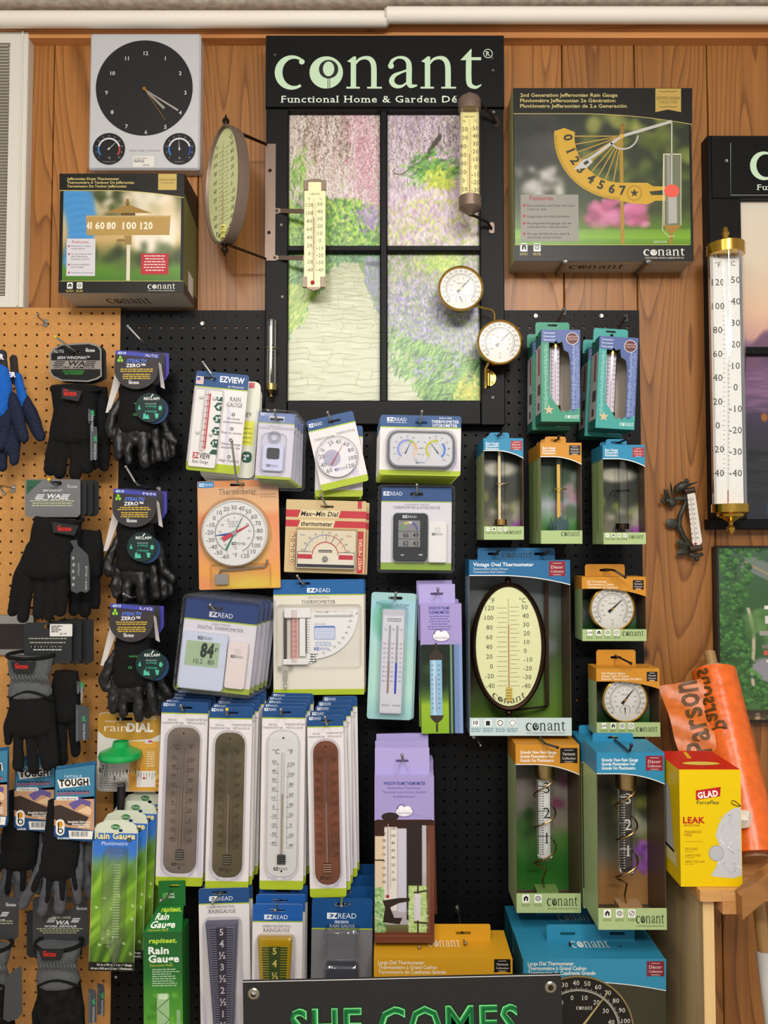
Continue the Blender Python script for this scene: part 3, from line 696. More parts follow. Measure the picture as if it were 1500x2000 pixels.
u, v = t.uv(1404, 1286); u2, v2 = t.uv(1442, 1286); t.add('wire_pin', MB().tube([(u, v, 0.002), (u2, v2, 0.002)], 0.0006, 6), metal('7a7468', 0.4))
# ================================================================ plywood panel and little shelf, lower right
YS = -0.35
pf = W(1372, 1752, -0.33); pe = W(1394, 1752, -0.33)
t = Thing('plywood_panel', 'upright plywood side panel beside the black pegboard', 'panel', 1383, 1800, -0.33)
zt = pf.z; a = t.a
m = MB().box(pf.x - a.x, 0.0 - a.z, -0.33 + 0.0006, pe.x - a.x, zt - a.z, -0.0015); t.add('panel_board', m, woodmat('cdb085', 'a5865a', 'plyp', zs=0.07, ringf=6, knots=False))
m = MB().box(pf.x - a.x + 0.0003, 0.0 - a.z, -0.0015, pe.x - a.x - 0.0003, zt - a.z - 0.0002, 0.0005); t.add('front_edging', m, woodmat('e0bd84', 'c99e62', 'edge', zs=0.05, ringf=4, knots=False))
t = Thing('corner_shelf', 'small pine shelf under the yellow bag box, on a diagonal brace', 'shelf', 1400, 1740, YS)
a = t.a; zs1 = zt + 0.0008; zs2 = zs1 + 0.020; xl = W(1367, 1740, YS).x; xr = W(1600, 1740, YS).x
t.add('shelf_board', MB().box(xl - a.x, zs1 - a.z, YS + 0.0006, W(1409, 1740, YS).x - a.x, zs2 - a.z, 0.0), woodmat('cf9c60', 'a06a38', 'shelf', axis=0, zs=0.1, knots=False))
t.add('shelf_board', MB().box(W(1409, 1740, YS).x - a.x + 0.0003, zs1 - a.z, YS + 0.0006, xr - a.x, zs2 - a.z, -0.0), woodmat('cf9c60', 'a06a38', 'shelf', axis=0, zs=0.1, knots=False))
b1 = t.uv(1424, 1752); b2 = t.uv(1560, 1640)
m = MB(); kx = W(1410, 1750, YS).x - a.x; kx2 = W(1437, 1750, YS).x - a.x
m.box(kx, zs1 - a.z - 0.022, -0.30, kx2, zs1 - a.z - 0.0004, 0.002); t.add('bracket_block', m, woodmat('b98450', '8a5a2e', 'blk', axis=1, zs=0.1, knots=False))
m = MB().prism([(kx2 + 0.0005, zs1 - a.z - 0.022), (kx2 + 0.14, zs2 - a.z + 0.07), (kx2 + 0.14, zs2 - a.z + 0.115), (kx2 - 0.002, zs2 - a.z + 0.0006), (kx2 + 0.0005, zs2 - a.z)], 0.0006, 0.024)
t.add('brace', m, woodmat('a8743f', '7a4c24', 'brc', axis=0, zs=0.12))
ZSH = zs2
# broom handles leaning on the wall, lower right
def handle(x0, y0, x1, y1, d0, d1, r, h, label, cat='handle', nm='broom_handle', sleeve=None):
    t = Thing(nm, label, cat, x1, y1, d1)
    A_ = W(x0, y0, d0) - t.a; B_ = W(x1, y1, d1) - t.a
    t.add('pole', MB().tube([(A_.x, A_.z, -A_.y), (B_.x, B_.z, -B_.y)], r, 14), woodmat('b08a54', '8a6434', 'pole', zs=0.05, ringf=4, knots=False), True)
    if sleeve:
        c_ = A_.lerp(B_, sleeve); t.add('sleeve', MB().tube([(c_.x, c_.z, -c_.y), (B_.x, B_.z, -B_.y)], r * 1.35, 14), plastic('c9c8c4', 0.5), True)
    return t
handle(1476, 1722, 1520, 2075, -0.16, -0.24, 0.0125, None, 'leaning wooden broom handle with a pale plastic sleeve under the shelf', sleeve=0.40)
# ================================================================ loose instruments
BRONZE = cm('7d6a5e', 0.42, 0.45, 0.06); BRASS = metal('c9a048', 0.22); DBRONZE = metal('3a2f28', 0.4); GLASS = clear('f6f8f8', 0.06, 0.03)
REDL = 'c0503c'
def circ(cx, cy, r, ang): return (cx + r * math.sin(R(ang)), cy - r * math.cos(R(ang)))
def radial(t, h, cx, cy, r0, r1, ang, wid, w): t.iline(h, [circ(cx, cy, r0, ang), circ(cx, cy, r1, ang)], wid, w)
def arcline(t, h, cx, cy, r, a0, a1, wid, w, n=28): t.iline(h, [circ(cx, cy, r, a0 + (a1 - a0) * i / n) for i in range(n + 1)], wid, w)
def needle(t, name, cx, cy, ang, L, tail, wid, w, mat, hub=None):
    c, s_ = math.sin(R(ang)), math.cos(R(ang))
    def P(a, b): return t.uv(cx + a * c + b * s_, cy - a * s_ + b * c, w)
    m = MB().prism([P(-tail, -wid * .9), P(-tail, wid * .9), P(0, wid * .5), P(L, wid * .12), P(L, -wid * .12), P(0, -wid * .5)], w, w + 0.0006)
    o = t.add(name, m, mat)
    if hub: t.add('hub', MB().prism(t.ell(cx, cy, hub[0], n=14, w=w), w + 0.0006, w + 0.0016), hub[1], parent=o)
def brass_dial(t, cx, cy, r, w, ang, small=None, back=0.012, serif=True, rimmat=None):
    """round thermometer: rim, white face, ticks, numerals, needle and glass"""
    rim = MB().lathe([(r * t.k, w - back), (r * 1.03 * t.k, w - back + .002), (r * 1.03 * t.k, w + .003), (r * .97 * t.k, w + .005), (r * .93 * t.k, w + .0022), (r * .93 * t.k, w)], *[t.uv(cx, cy, w)[0], 0], 44, axis='w', cv=t.uv(cx, cy, w)[1], cap=False)
    ro = t.add('brass_rim', rim, rimmat or BRASS, True)
    t.add('dial_face', MB().prism(t.ell(cx, cy, r * .94, w=w), w - back + .001, w), cm('d6d3cc', 0.4))
    wi = w + 0.0003; f = r / 44.0; D_ = '3c3a36'
    for i in range(17):
        a = -135 + i * 270 / 16; v = -40 + i * 10
        q = circ(cx, cy, r * .80, a); t.text(str(abs(v)), q[0], q[1] + 2.1 * f, 4.6 * f, '5a5650', al='C', w=wi, serif=serif)
    for i in range(81): radial(t, D_, cx, cy, r * .665, r * .70, -135 + i * 270 / 80, .5 * f, wi)
    arcline(t, D_, cx, cy, r * .665, -135, 135, .6 * f, wi); arcline(t, D_, cx, cy, r * .60, -128, 128, .5 * f, wi)
    for i in range(10):
        a = -128 + i * 256 / 9
        q = circ(cx, cy, r * .47, a); t.text(str(-40 + i * 10), q[0], q[1] + 1.8 * f, 3.6 * f, '77736c', al='C', w=wi)
    t.logo(cx - 8 * f, cy - 9 * f, 2.8 * f, '5a5650', 'ece9e2', wi)
    if small:
        qx, qy = cx + 0, cy + .46 * r; arcline(t, D_, qx, qy, r * .22, -120, 120, .5 * f, wi, 18)
        for i in range(13): radial(t, D_, qx, qy, r * .22, r * .25, -120 + i * 20, .5 * f, wi)
        needle(t, 'humidity_needle', qx, qy, small, r * .2, r * .12, 1.6 * f, w + .0006, plastic('141414'))
    else:
        t.text('°C', cx, cy + .56 * r, 4 * f, '5a5650', al='C', w=wi); t.text('°F', cx, cy + .74 * r, 4 * f, '5a5650', al='C', w=wi)
    needle(t, 'needle', cx, cy, ang, r * .62, r * .22, 3.6 * f, w + .0012, plastic('16130f'), (2.6 * f, BRASS))
    gu, gv = t.uv(cx, cy, w); rk = r * .94 * t.k; t.add('glass', MB().lathe([(rk, w + .0026), (rk * .85, w + .0044), (rk * .6, w + .0062), (rk * .3, w + .0073), (rk * .05, w + .0076)], gu, 0, 32, axis='w', cv=gv), clear('fbfbfb', 0.0, 0.22), True)
def scale_col(t, xl, xr, y120, ym40, h, w, col='4a463c', fx=None, cx=None, xin=2, ticks=True, serif=True, ylab=None, tw=.7, inner=5):
    """Fahrenheit numerals left, Celsius right, ticks by the tube; y120 and ym40 are the rows of 120 and -40 F"""
    cx = (xl + xr) / 2 if cx is None else cx
    for v in range(-40, 121, 20):
        y = ym40 + (y120 - ym40) * (v + 40) / 160
        t.text(str(v), xl, y + h / 2, h, col, al='L' if fx == 'L' else 'C', w=w, serif=serif)
    for c in range(-40, 51, 10):
        v = c * 1.8 + 32; y = ym40 + (y120 - ym40) * (v + 40) / 160
        t.text(str(c), xr, y + h / 2, h, col, al='C', w=w, serif=serif)
    if ticks:
        for v in range(-40, 121, 4 if ticks == 1 else 10):
            y = ym40 + (y120 - ym40) * (v + 40) / 160; L_ = inner * (1.0 if v % 20 == 0 else .55)
            t.iline(col, [(cx - xin - L_, y), (cx - xin, y)], tw, w)
        for c in range(-40, 51, 2 if ticks == 1 else 5):
            v = c * 1.8 + 32; y = ym40 + (y120 - ym40) * (v + 40) / 160; L_ = inner * (1.0 if c % 10 == 0 else .55)
            t.iline(col, [(cx + xin, y), (cx + xin + L_, y)], tw, w)
def gtube(t, x, y0, y1, yred, r, w, red='c8574a', name='glass_tube'):
    """glass tube on the scale with its coloured column"""
    a = t.uv(x, y0, w); b = t.uv(x, y1, w); c = t.uv(x, yred, w); rm = r * t.k
    o = t.add(name, MB().tube([(a[0], a[1], w), (b[0], b[1], w)], rm, 10), clear('f0f2ee', 0.10, 0.05), True)
    t.add('column', MB().tube([(b[0], b[1], w), (c[0], c[1], w)], rm * .42, 8), plastic(red, 0.3), True, parent=o)
# ---- silver weather station clock
t = Thing('wall_clock', 'square silver weather station clock with a black dial', 'clock', 284, 335, -0.032)
t.slab('case', t.rect(174, 64, 391, 331, 5), -0.0315, 0.0, cm('cccccf', 0.36, 0.15, 0.04), bev=0.004, smooth=True)
df = t.add('dial', MB().prism(t.ell(282, 172, 95, 95.5, n=64), 0.0, 0.0012), cm('1e1e21', 0.35)); t.pp = None
w = 0.0016
for i, (nx, ny) in enumerate(((285, 104), (323, 114), (352, 143), (362, 181), (352, 220), (323, 248), (285, 258), (247, 247), (219, 219), (208, 181), (220, 143), (248, 114))):
    t.text(str(12 if i == 0 else i), nx, ny + 3.6, 7.4, 'cfcfd2', al='C', w=w, bold=.02)
t.iline('2b2b2e', [(190, 181), (375, 181)], .6, w); t.iline('2b2b2e', [(285, 80), (285, 265)], .6, w)
def hand(nm, x1, y1, w0, w1, ww, mat, x0=283.0, y0=175.5):
    a = t.uv(x0, y0, ww); b = t.uv(x1, y1, ww); m = MB()
    for q in stroke2([a, b], [w0 * t.k, w1 * t.k]): m.prism(q, ww, ww + .0008)
    t.add(nm, m, mat)
hand('hour_hand', 321, 212, 3.2, 5.2, .002, metal('c4c2be', .35)); hand('minute_hand', 348, 216, 2.6, 4.2, .0032, metal('cac8c4', .35)); hand('second_hand', 323, 235, 1.3, .9, .0044, metal('d0a040', .3))
t.add('hub', MB().prism(t.ell(283, 175.5, 3.4, n=16), .001, .006), metal('d8a038', .3))
for cx, cy, nm, un in ((213, 291, 'thermometer_dial', '°C'), (350.5, 291, 'hygrometer_dial', '%')):
    t.add(nm, MB().prism(t.ell(cx, cy, 31.5, n=44), 0.0, 0.001), cm('17181b', 0.35))
    arcline(t, 'd8d8da', cx, cy, 20.5, -75, 75, 3.2, w); arcline(t, '3d7fc4', cx, cy, 20.5, -125, -75, 3.2, w); arcline(t, 'c0463c' if un == '°C' else '2f3f9c', cx, cy, 20.5, 75, 125, 3.2, w)
    for i in range(11): q = circ(cx, cy, 25.5, -130 + 26 * i); t.text(str(10 * i), q[0], q[1] + 1.2, 2.6, 'a8a8ac', al='C', w=w)
    t.text(un, cx, cy + 19.5, 4, 'd8d8da', al='C', w=w); t.text('TEMPERATURE' if un == '°C' else 'HUMIDITY', cx, cy + 26, 2.2, 'a8a8ac', al='C', w=w, sp=1.3)
    needle(t, 'needle', cx, cy, 46 if un == '°C' else -4, 19, 3, 1.4, .002, plastic('d0d0d0'), (2.2, plastic('c4c4c4')))
t.text('WEATHER STATION', 252, 296, 3.4, '6a6a70', 312, w=.0004, sp=1.2)
t.slab('price_sticker', t.rect(260, 305, 301, 326), 0.0, .0002, card('e6e2da'))
t.text('Weather Station', 262, 310, 2.6, '2a2a2a', w=.0004); t.lines('3a3a3a', 262, 284, 312, 2, 3, 1.4, w=.0004); t.text('$59.99', 279, 324, 3.2, '2a2a2a', w=.0004)
# ---- boxed instruments with printed gardens
def bokeh(w_, h_, stops, dots, seed=1, bl=2):
    cv = canvas(w_, h_, *stops); rn = random.Random(seed)
    for n, x0, y0, x1, y1, cols, r_ in dots:
        for _ in range(n): blob(cv, rn.uniform(x0, x1) * w_, rn.uniform(y0, y1) * h_, r_ * rn.uniform(.6, 1.4), r_ * rn.uniform(.6, 1.4), rn.choice(cols), rn.uniform(.35, .9), .3)
    cv = np.clip(cv, 0, 1) ** 1.3; return blur(cv, bl) if bl else cv
def icons(t, x, y, n, s_=11, gap=19, w=None, col='20201e', life=None, cap='8a8a60'):
    """row of small white pictogram tiles with captions"""
    for i in range(n):
        a = x + i * gap; t.irect('f0efe8', a, y, a + s_, y + s_ * 1.12, 1.6, w=w)
        k = (i + (0 if life else 1)) % 4; c_ = (a + s_ / 2, y + s_ * .55)
        if life and i == 0: t.text(life, c_[0], c_[1] + s_ * .24, s_ * .44, col, al='C', w=None if w is None else w + 4e-5, bold=.02)
        elif k == 1:
            t.ink(col, t.pts([(c_[0] - s_ * .3, c_[1] + s_ * .35), (c_[0] - s_ * .3, c_[1] - s_ * .1), (c_[0], c_[1] - s_ * .4), (c_[0] + s_ * .33, c_[1] - s_ * .15), (c_[0] + s_ * .33, c_[1] + s_ * .35), (c_[0] + s_ * .1, c_[1] + s_ * .35), (c_[0] + s_ * .1, c_[1]), (c_[0] - s_ * .05, c_[1]), (c_[0] - s_ * .05, c_[1] + s_ * .35)]), None if w is None else w + 4e-5)
        else:
            arcline(t, col, c_[0], c_[1], s_ * .34, 0, 360, s_ * .09, None if w is None else w + 4e-5, 16)
            if k == 2: arcline(t, col, c_[0], c_[1], s_ * .17, 0, 360, s_ * .09, None if w is None else w + 5e-5, 12)
            else: t.iline(col, [(c_[0] - s_ * .24, c_[1] + s_ * .24), (c_[0] + s_ * .24, c_[1] - s_ * .24)], s_ * .09, None if w is None else w + 5e-5)
        t.lines(cap, a - 2, a + s_ + 2, y + s_ * 1.35, 2, 2.6, 1.0, w=w, al='C')
def box6(t, x0, y0, x1, y1, depth, mats, name='carton', r=0):
    """closed carton: front, side, top and bottom colours; front face at w = 0"""
    m = MB(); p = t.rect(x0, y0, x1, y1); u0, v0 = p[0]; u1, v1 = p[2]
    m.prism([(u0, v0), (u1, v0), (u1, v1), (u0, v1)], -depth, 0.0); me = m.mesh(name, mats[0])
    for q in mats[1:]: me.materials.append(q)
    for f in me.polygons:
        n_ = f.normal
        f.material_index = 0 if n_.y < -.5 or n_.y > .5 else (1 if abs(n_.x) > .5 else (2 if n_.z > 0 else 3))
    return link(name, me, t.o), (u0, v0, u1, v1)
def boxprint(t, name, quads):
    """print on other faces of a box: list of (material, four local points (u, v, w))"""
    m = MB()
    for mt, q in quads: m.face([(a, -c, b) for a, b, c in q], mt)
    return t.add(name, m)
def swoosh(t, h, x0, yl, x1, yr, ytop, line=None, w=None, n=14):
    """header colour whose lower edge runs flat, then curves down to the right corner"""
    pts = [(x0, ytop), (x1, ytop)]; cur = []
    for i in range(n + 1):
        s_ = i / n; cur.append((x0 + (x1 - x0) * s_, yl + (yr - yl) * max(0, (s_ - .35) / .65) ** 2))
    t.ink(h, t.pts(pts + cur[::-1], w or 0), w)
    if line: t.iline(line, cur, 1.4, None if w is None else w + 2e-5)
    return cur
t = Thing('boxed_drum_thermometer', 'black boxed brass drum thermometer standing on the pegboard edge under the clock', 'box', 240, 590, -0.12)
o, (u0, v0, u1, v1) = box6(t, 116, 339, 359, 572, 0.1185, [card('15140f'), card('6f7440'), card('15140f'), card('b9b2a6')])
cv = bokeh(84, 62, ((0, '6f7444'), (.3, 'cfc2a4'), (.55, 'd0b480'), (.75, '6a7a44'), (.86, '6f9a34'), (1, '5c8a2c')), [(70, .1, 0, .6, .42, ['f0e6d8', 'd8cab4', '5a6638', '3f4a2a', 'e9d9c0'], 3), (25, .6, 0, 1, .6, ['efe6d6', 'e6d6b8', 'f4ecdc'], 7), (30, .2, .6, 1, .85, ['4f6236', '6f7f48', '3c4c2c'], 4)], 4, 1)
for i in range(30): blob(cv, 8 + 5 * math.sin(i / 9), 2 + i * 1.6, 11 - i * .15, 5, '4a94d0' if i % 3 else '3c7fb8', .85, .3)
t.picture('printed_photo', 121, 373, 354, 549, 0.0004, cv); w = 0.0006
swoosh(t, '15140f', 116, 372, 359, 386, 339, 'c9b868', w)
for i, (tx, x1) in enumerate((('Jeffersonian Drum Thermometer', 233), ('Thermomètre À Tambour De Jeffersonian', 262), ('Termómetro De Tambor Jeffersonian', 247))): t.text(tx, 131, 351.5 + i * 7.3, 5, 'd9c77c', x1, w=.0007, bold=.012)
t.irect('c2a75c', 309, 339.5, 345, 371, w=.0007); t.text('JEFFERSONIAN', 311, 353, 3.6, '5a4720', 343, w=.0008, serif=True); t.text('COLLECTION', 314, 359, 3.2, '5a4720', 340, w=.0008, serif=True)
G_ = 'b08f4e'
t.ink(G_, t.pts([(168, 421), (333, 421), (331, 459), (169, 459)], w), w); t.ink('9a7838', t.pts([(203, 416), (250, 399), (296, 416)], w), w); t.irect('5a4628', 236, 416, 264, 421, w=w)
t.ink('8a6c34', t.ell(249, 397, 5, 4, 14, w), w); t.ink('8a6c34', t.ell(249, 391, 3, 3, 12, w), w); t.irect('d8cdb8', 247, 478, 254, 548, w=w); t.irect('9a7c44', 243, 460, 257, 478, w=w); t.irect('8a6c38', 228, 467, 243, 472, w=w)
for i in range(42): t.iline('e0cfa0', [(170 + i * 3.9, 421), (170 + i * 3.9, 424 + (i % 5 == 0))], .9, .0007)
for tx, a, b in (('40', 169, 180), ('60', 186, 204), ('80', 208, 226), ('100', 238, 266), ('120', 273, 298)): t.text(tx, a, 447, 13, 'efe6d2', b, w=.0007, serif=True, bold=.03)
t.irect('d0cdd2', 130, 466, 186, 539, w=.0007); t.text('Features', 141, 475, 5.6, 'b0283c', 173, w=.0008)
for i, tx in enumerate(('Fahrenheit or Celsius', 'models offered', 'Can be combined with', 'other Jeffersonian', 'Collection products', 'Accurate readings in', 'direct sunlight', 'Solid brass construction')): t.text(tx, 138.5, (482, 487, 497.5, 502.5, 507.5, 518, 523, 534)[i], 3.1, '3a3438', w=.0008)
for y_ in (481, 496.5, 517, 532.5): t.ink('a8344a', t.ell(134.5, y_, 2, n=10, w=w), .0008)
t.irect('b02c34', 275, 495, 329, 536, w=.0007); t.lines('f0d8d4', 280, 324, 499, 6, 5.6, 1.8, .25, 'C', .0008)
t.irect('15140f', 116, 549, 359, 571.5, w=.0007); t.iline('c9b868', [(117, 549), (358, 549)], .9, .0008)
icons(t, 131, 551.5, 2, 11, 19, w=.0008, cap='c9b868'); t.logo(289, 564, 8.4, 'e8e4dc', '15140f', .0008, x1=342); t.text('FUNCTIONAL HOME & GARDEN DÉCOR', 289, 568.6, 2.2, 'cfcabc', 341, w=.0008)
ud = 0.1185
for q_ in [(card('15140f'), [(u1 + .0003, v1 - .045, 0), (u1 + .0003, v1 - .075, -ud), (u1 + .0003, v1, -ud), (u1 + .0003, v1, 0)]), (card('15140f'), [(u1 + .0003, v0, 0), (u1 + .0003, v0, -ud), (u1 + .0003, v0 + .025, -ud), (u1 + .0003, v0 + .025, 0)]), (card('ded8cc'), [(u1 + .0005, v0 + .02, -.04), (u1 + .0005, v0 + .015, -.085), (u1 + .0005, v0 + .06, -.085), (u1 + .0005, v0 + .065, -.04)])]: boxprint(t, 'side_print', [q_])
def underlogo(t, u0, v0, u1, depth, a, b, col, bg):
    """brand name on the underside of a box"""
    sub = Thing.__new__(Thing); sub.pr = MB(); sub.k = t.k; sub.layer = 0; sub.uv = lambda x, y, w=0: (x, y)
    conant(sub, 0, 0, 12, col, bg, 0.0); xs = [v[0] for v in sub.pr.v]; sc_ = (b - a) / (max(xs) - min(xs)) * (u1 - u0); zc = max(v[2] for v in sub.pr.v)
    m = MB(); m.mats = sub.pr.mats; m.f = sub.pr.f; m.m = sub.pr.m
    m.v = [(u0 + a * (u1 - u0) + v[0] * sc_, depth * .62 - v[2] / zc * depth * .34, v0 + v[1] * .3 - .0003) for v in sub.pr.v]
    t.add('underside_logo', m)
underlogo(t, u0, v0, u1, ud, .32, .68, '3a332c', 'b9b2a6')
t = Thing('boxed_rain_gauge', 'large black boxed brass rain gauge resting on nails right of the window display', 'box', 1176, 520, -0.076)
o, (u0, v0, u1, v1) = box6(t, 1003, 172, 1352, 510, 0.0755, [card('13120f'), card('c9c98a'), card('13120f'), card('aaa08f')])
cv = bokeh(118, 100, ((0, '3c423a'), (.4, '3f4a34'), (.7, '4c5836'), (.88, '6a8a2c'), (.94, '86ac2e'), (1, '6f9a2a')), [(60, .4, .0, 1, .55, ['7d8a42', '9aa654', '5c6a34', 'b0b068', '39452c'], 5), (25, 0, .0, .35, .5, ['4a4c48', '5c5c58', '33352f'], 7), (40, .0, .42, .26, .62, ['b8b4b0', '8e8c88', 'd0ccc8', '5c5c50'], 3.4), (30, .6, .5, 1, .75, ['46502c', '5a6638', '2f381f'], 6)], 8, 1)
dabs(cv, 60, 50, 66, 88, 84, ['b0527c', 'c86c94', '8c3c64', 'd48aac'], 4, 3, .8, 0, 60, rnd=random.Random(2)); cv[88:95] = cv[88:95] * .55 + hx('7fb02e') * .45
t.picture('printed_photo', 1006, 222, 1345, 478, .0004, cv); w = .0006
swoosh(t, '13120f', 1003, 222, 1352, 243, 172, 'b8a860', w)
for i, (tx, x1) in enumerate((('2nd Generation Jeffersonian Rain Gauge', 1206), ('Pluviomètre Jeffersonian 2e Génération', 1202), ('Pluviómetro Jeffersonian de 2.a Generación', 1224))): t.text(tx, 1016, 189 + i * 10.6, 7, 'cdbd78', x1, w=.0008, bold=.012)
t.ink('b89a50', t.pts([(1280, 173), (1330, 173), (1330, 219), (1305, 214), (1280, 219)], w), .0008); t.text('JEFFERSONIAN', 1282, 194, 5.5, '54431c', 1328, w=.0009, serif=True); t.text('COLLECTION', 1287, 201.5, 5, '54431c', 1323, w=.0009, serif=True)
for y_ in (178, 208): t.iline('54431c', [(1288, y_), (1296, y_ + 1.5), (1305, y_), (1314, y_ + 1.5), (1322, y_)], 1.2, .0009)
GO = 'c39a2e'; DG = '2e3326'
px_, py_ = 1214, 266
arc = [circ(px_, py_, 132, a) for a in range(-90 + 4, -196, -4)]; inn = [circ(px_, py_, 92, a) for a in range(-90 + 2, -192, -4)]
oute = [(1083, 262), (1082, 252), (1102, 249), (1123, 255), (1122, 267)]
ring = [(1082, 262)] + [(px_ - 132 * math.cos(R(a)), py_ + 122 * math.sin(R(a)) + a * .03) for a in range(0, 86, 5)] + [(1240, 398), (1266, 399), (1280, 392), (1300, 392), (1300, 381), (1272, 381), (1268, 374), (1300, 371), (1300, 364), (1276, 364), (1264, 357), (1214, 357)] + [(px_ - 92 * math.cos(R(a)), py_ + 91 * math.sin(R(a))) for a in range(86, -1, -5)] + [(1123, 258), (1102, 250), (1083, 256)]
t.ink(GO, t.pts(ring, w), w + 4e-5)
for a in range(0, 91, 10): t.iline('a88a3c', [(px_, py_), (px_ - 92 * math.cos(R(a)), py_ + 91 * math.sin(R(a)))], 2.4, w + 2e-5)
t.irect('a37e2c', 1211, 270, 1218, 476, w=w + 3e-5)
for y_, r_ in ((243, 3), (249, 6), (257, 5)): t.ink('8a6a30', t.ell(1215, y_, r_, r_ * .8, 14, w), w + 3e-5)
for tx, a in zip('01234567', (2, 16, 27, 38, 52, 64, 76, 89)):
    c_ = (px_ - 113 * math.cos(R(a)), py_ + 107 * math.sin(R(a))); t.text(tx, c_[0] + 7 * math.cos(R(90 - a)) * (1 if a < 80 else .6), c_[1] + 7 * math.sin(R(a)), 17, DG, al='C', w=w + 8e-5, bold=.035, serif=True, rot=(90 - a) * .9)
for a in range(0, 90, 2): t.iline('5c4a1c', [(px_ - 132 * math.cos(R(a)), py_ + 122 * math.sin(R(a)) + a * .03), (px_ - 126 * math.cos(R(a)), py_ + 116 * math.sin(R(a)) + a * .03)], 1, w + 8e-5)
star = [circ(1239, 377, 9 if i % 2 == 0 else 3.6, i * 36) for i in range(10)]; t.ink(DG, t.pts(star, w), w + 8e-5); arcline(t, '8a6e24', 1239, 377, 14, 0, 360, 1.6, w + 8e-5)
SV = 'b9b6b0'
t.iline(SV, [(1126, 328), (1214, 266), (1312, 237)], 6, w + 1e-4); t.ink(SV, t.pts([(1120, 331), (1138, 312), (1150, 308), (1158, 316), (1146, 328)], w), w + 1.1e-4); t.ink(DG, t.pts([(1139, 318), (1147, 313), (1151, 317), (1143, 323)], w), w + 1.3e-4)
arcline(t, SV, 1217, 262, 29, 95, 235, 3, w + 1e-4); t.ink('c9a04a', t.ell(1214, 266, 5, n=14, w=w), w + 1.4e-4); t.iline('c8c4bc', [(1312, 238), (1312, 360)], 2.2, w + 6e-5)
t.irect('6f735c', 1297, 301, 1330, 440, w=w + 2e-5); t.irect('8d8f84', 1303, 301, 1310, 438, w=w + 4e-5); t.irect('a9a6a0', 1306, 376, 1322, 436, w=w + 5e-5); t.iline('d8d4b8', [(1297, 301), (1297, 440)], 1.2, w + 6e-5); t.iline('d8d4b8', [(1330, 301), (1330, 440)], 1.2, w + 6e-5); t.iline('d8d4b8', [(1295, 301), (1331, 301)], 1.8, w + 6e-5)
t.ink('e05a48', t.ell(1312, 373, 15, 13, 22, w), w + 1.2e-4); t.ink('9a7430', t.pts([(1296, 440), (1331, 440), (1322, 450), (1314, 455), (1314, 476), (1308, 476), (1308, 455), (1302, 450)], w), w + 6e-5); t.iline('c9c2a0', [(1296, 300), (1294, 450), (1306, 462), (1318, 461)], 1.6, w + 7e-5)
t.irect('8e8a82', 1017, 380, 1130, 471, w=w + 8e-5); t.text('Features', 1035, 391, 8.6, '9c2c34', 1080, w=.0009, bold=.006)
for i, tx in enumerate(('Red stainless steel float will never', 'crack or leak', 'Large easy-to-read numbers', 'Re-engineered gauge can be', 'calibrated for max precision', 'Strong, durable brass, steel &', 'aluminum construction')): t.text(tx, 1030, (403.5, 410.5, 424.5, 438, 445, 458.5, 465.5)[i], 4.4, '221f1e', (1124, 1068, 1112, 1116, 1111, 1112, 1096)[i], w=.0009)
for y_ in (401.5, 422, 436, 456.5): t.ink('a8343c', t.ell(1024, y_, 2.8, n=12, w=w), .0009)
t.irect('13120f', 1003, 478, 1352, 509.5, w=.0008); t.iline('a8b040', [(1005, 478), (1347, 478)], 1.4, .0009)
icons(t, 1016, 475.5, 2, 14, 26, w=.0009, cap='c9b868'); t.logo(1258, 499, 12, 'ece8e0', '13120f', .0009, x1=1337); t.text('FUNCTIONAL HOME & GARDEN DÉCOR', 1260, 505, 3, 'd8d4c8', 1336, w=.0009, serif=True)
t.text('#VRG7-3LVB', 1277, 474, 3.6, 'e8e8d0', 1302, w=.0009)
underlogo(t, u0, v0, u1, .0755, .33, .64, '2c2018', 'aaa08f')
for px in (1105, 1268):
    n_ = Thing('support_nail', 'grey nail holding up the boxed rain gauge, ' + ('left' if px < 1200 else 'right') + ' of two', 'nail', px, 516, -0.09)
    a = n_.uv(px, 515); zt_ = t.a.z + v0 - n_.a.z
    m = MB().tube([(a[0], zt_ - .0052, -.0895), (a[0], zt_ - .0052, 0.0), (a[0], zt_ + .004, .006)] if 0 else [(a[0], zt_ - .0052, -.0895), (a[0], zt_ - .0052, -.004)], .0045, 10); n_.add('shank', m, metal('8a8884', .4), True)
    n_.add('head', MB().lathe([(.0065, -.004), (.0065, 0.0), (.003, .0015)], a[0], 0, 14, axis='w', cv=zt_ - .0052), metal('6f6d6a', .4))
# ---- oval thermometer swung out on its bracket
t = Thing('oval_thermometer', 'pale green oval thermometer with bronze rim swung out on a bracket beside the clock', 'thermometer', 440, 362, -0.135)
hh = 113 * t.k; hw = 66 * t.k; YAW = -50
rim = MB(); n = 56; prof = [(1.0, -.016), (1.045, -.016), (1.06, .0), (1.05, .009), (1.0, .010), (.975, .006), (.965, .003)]; b0 = 0
for s_, ww in prof:
    for j in range(n):
        a = 2 * PI * j / n; dd = (s_ - 1) * hw; rim.v.append(((hw + dd) * math.cos(a), -ww, (hh + dd) * math.sin(a)))
for i in range(len(prof) - 1):
    for j in range(n): j2 = (j + 1) % n; rim.f.append((i * n + j, i * n + j2, (i + 1) * n + j2, (i + 1) * n + j)); rim.m.append(0)
ro = t.add('oval_rim', rim, BRONZE, True); ro.rotation_euler.z = R(YAW)
fo = t.add('scale_plate', MB().prism(ell(0, 0, hw * .99, hh * .99, 48), -.014, .003), cm('d6dba0', .45)); fo.rotation_euler.z = R(YAW); t.pp = fo
class Loc:      # print in the plate's own flat coordinates (units: photo px of the plate seen square on)
    pass
def local_uv(t):
    t.uv0 = t.uv; t.uv = lambda x, y, w=0: (x * t.k, -y * t.k)
local_uv(t); w = .0034
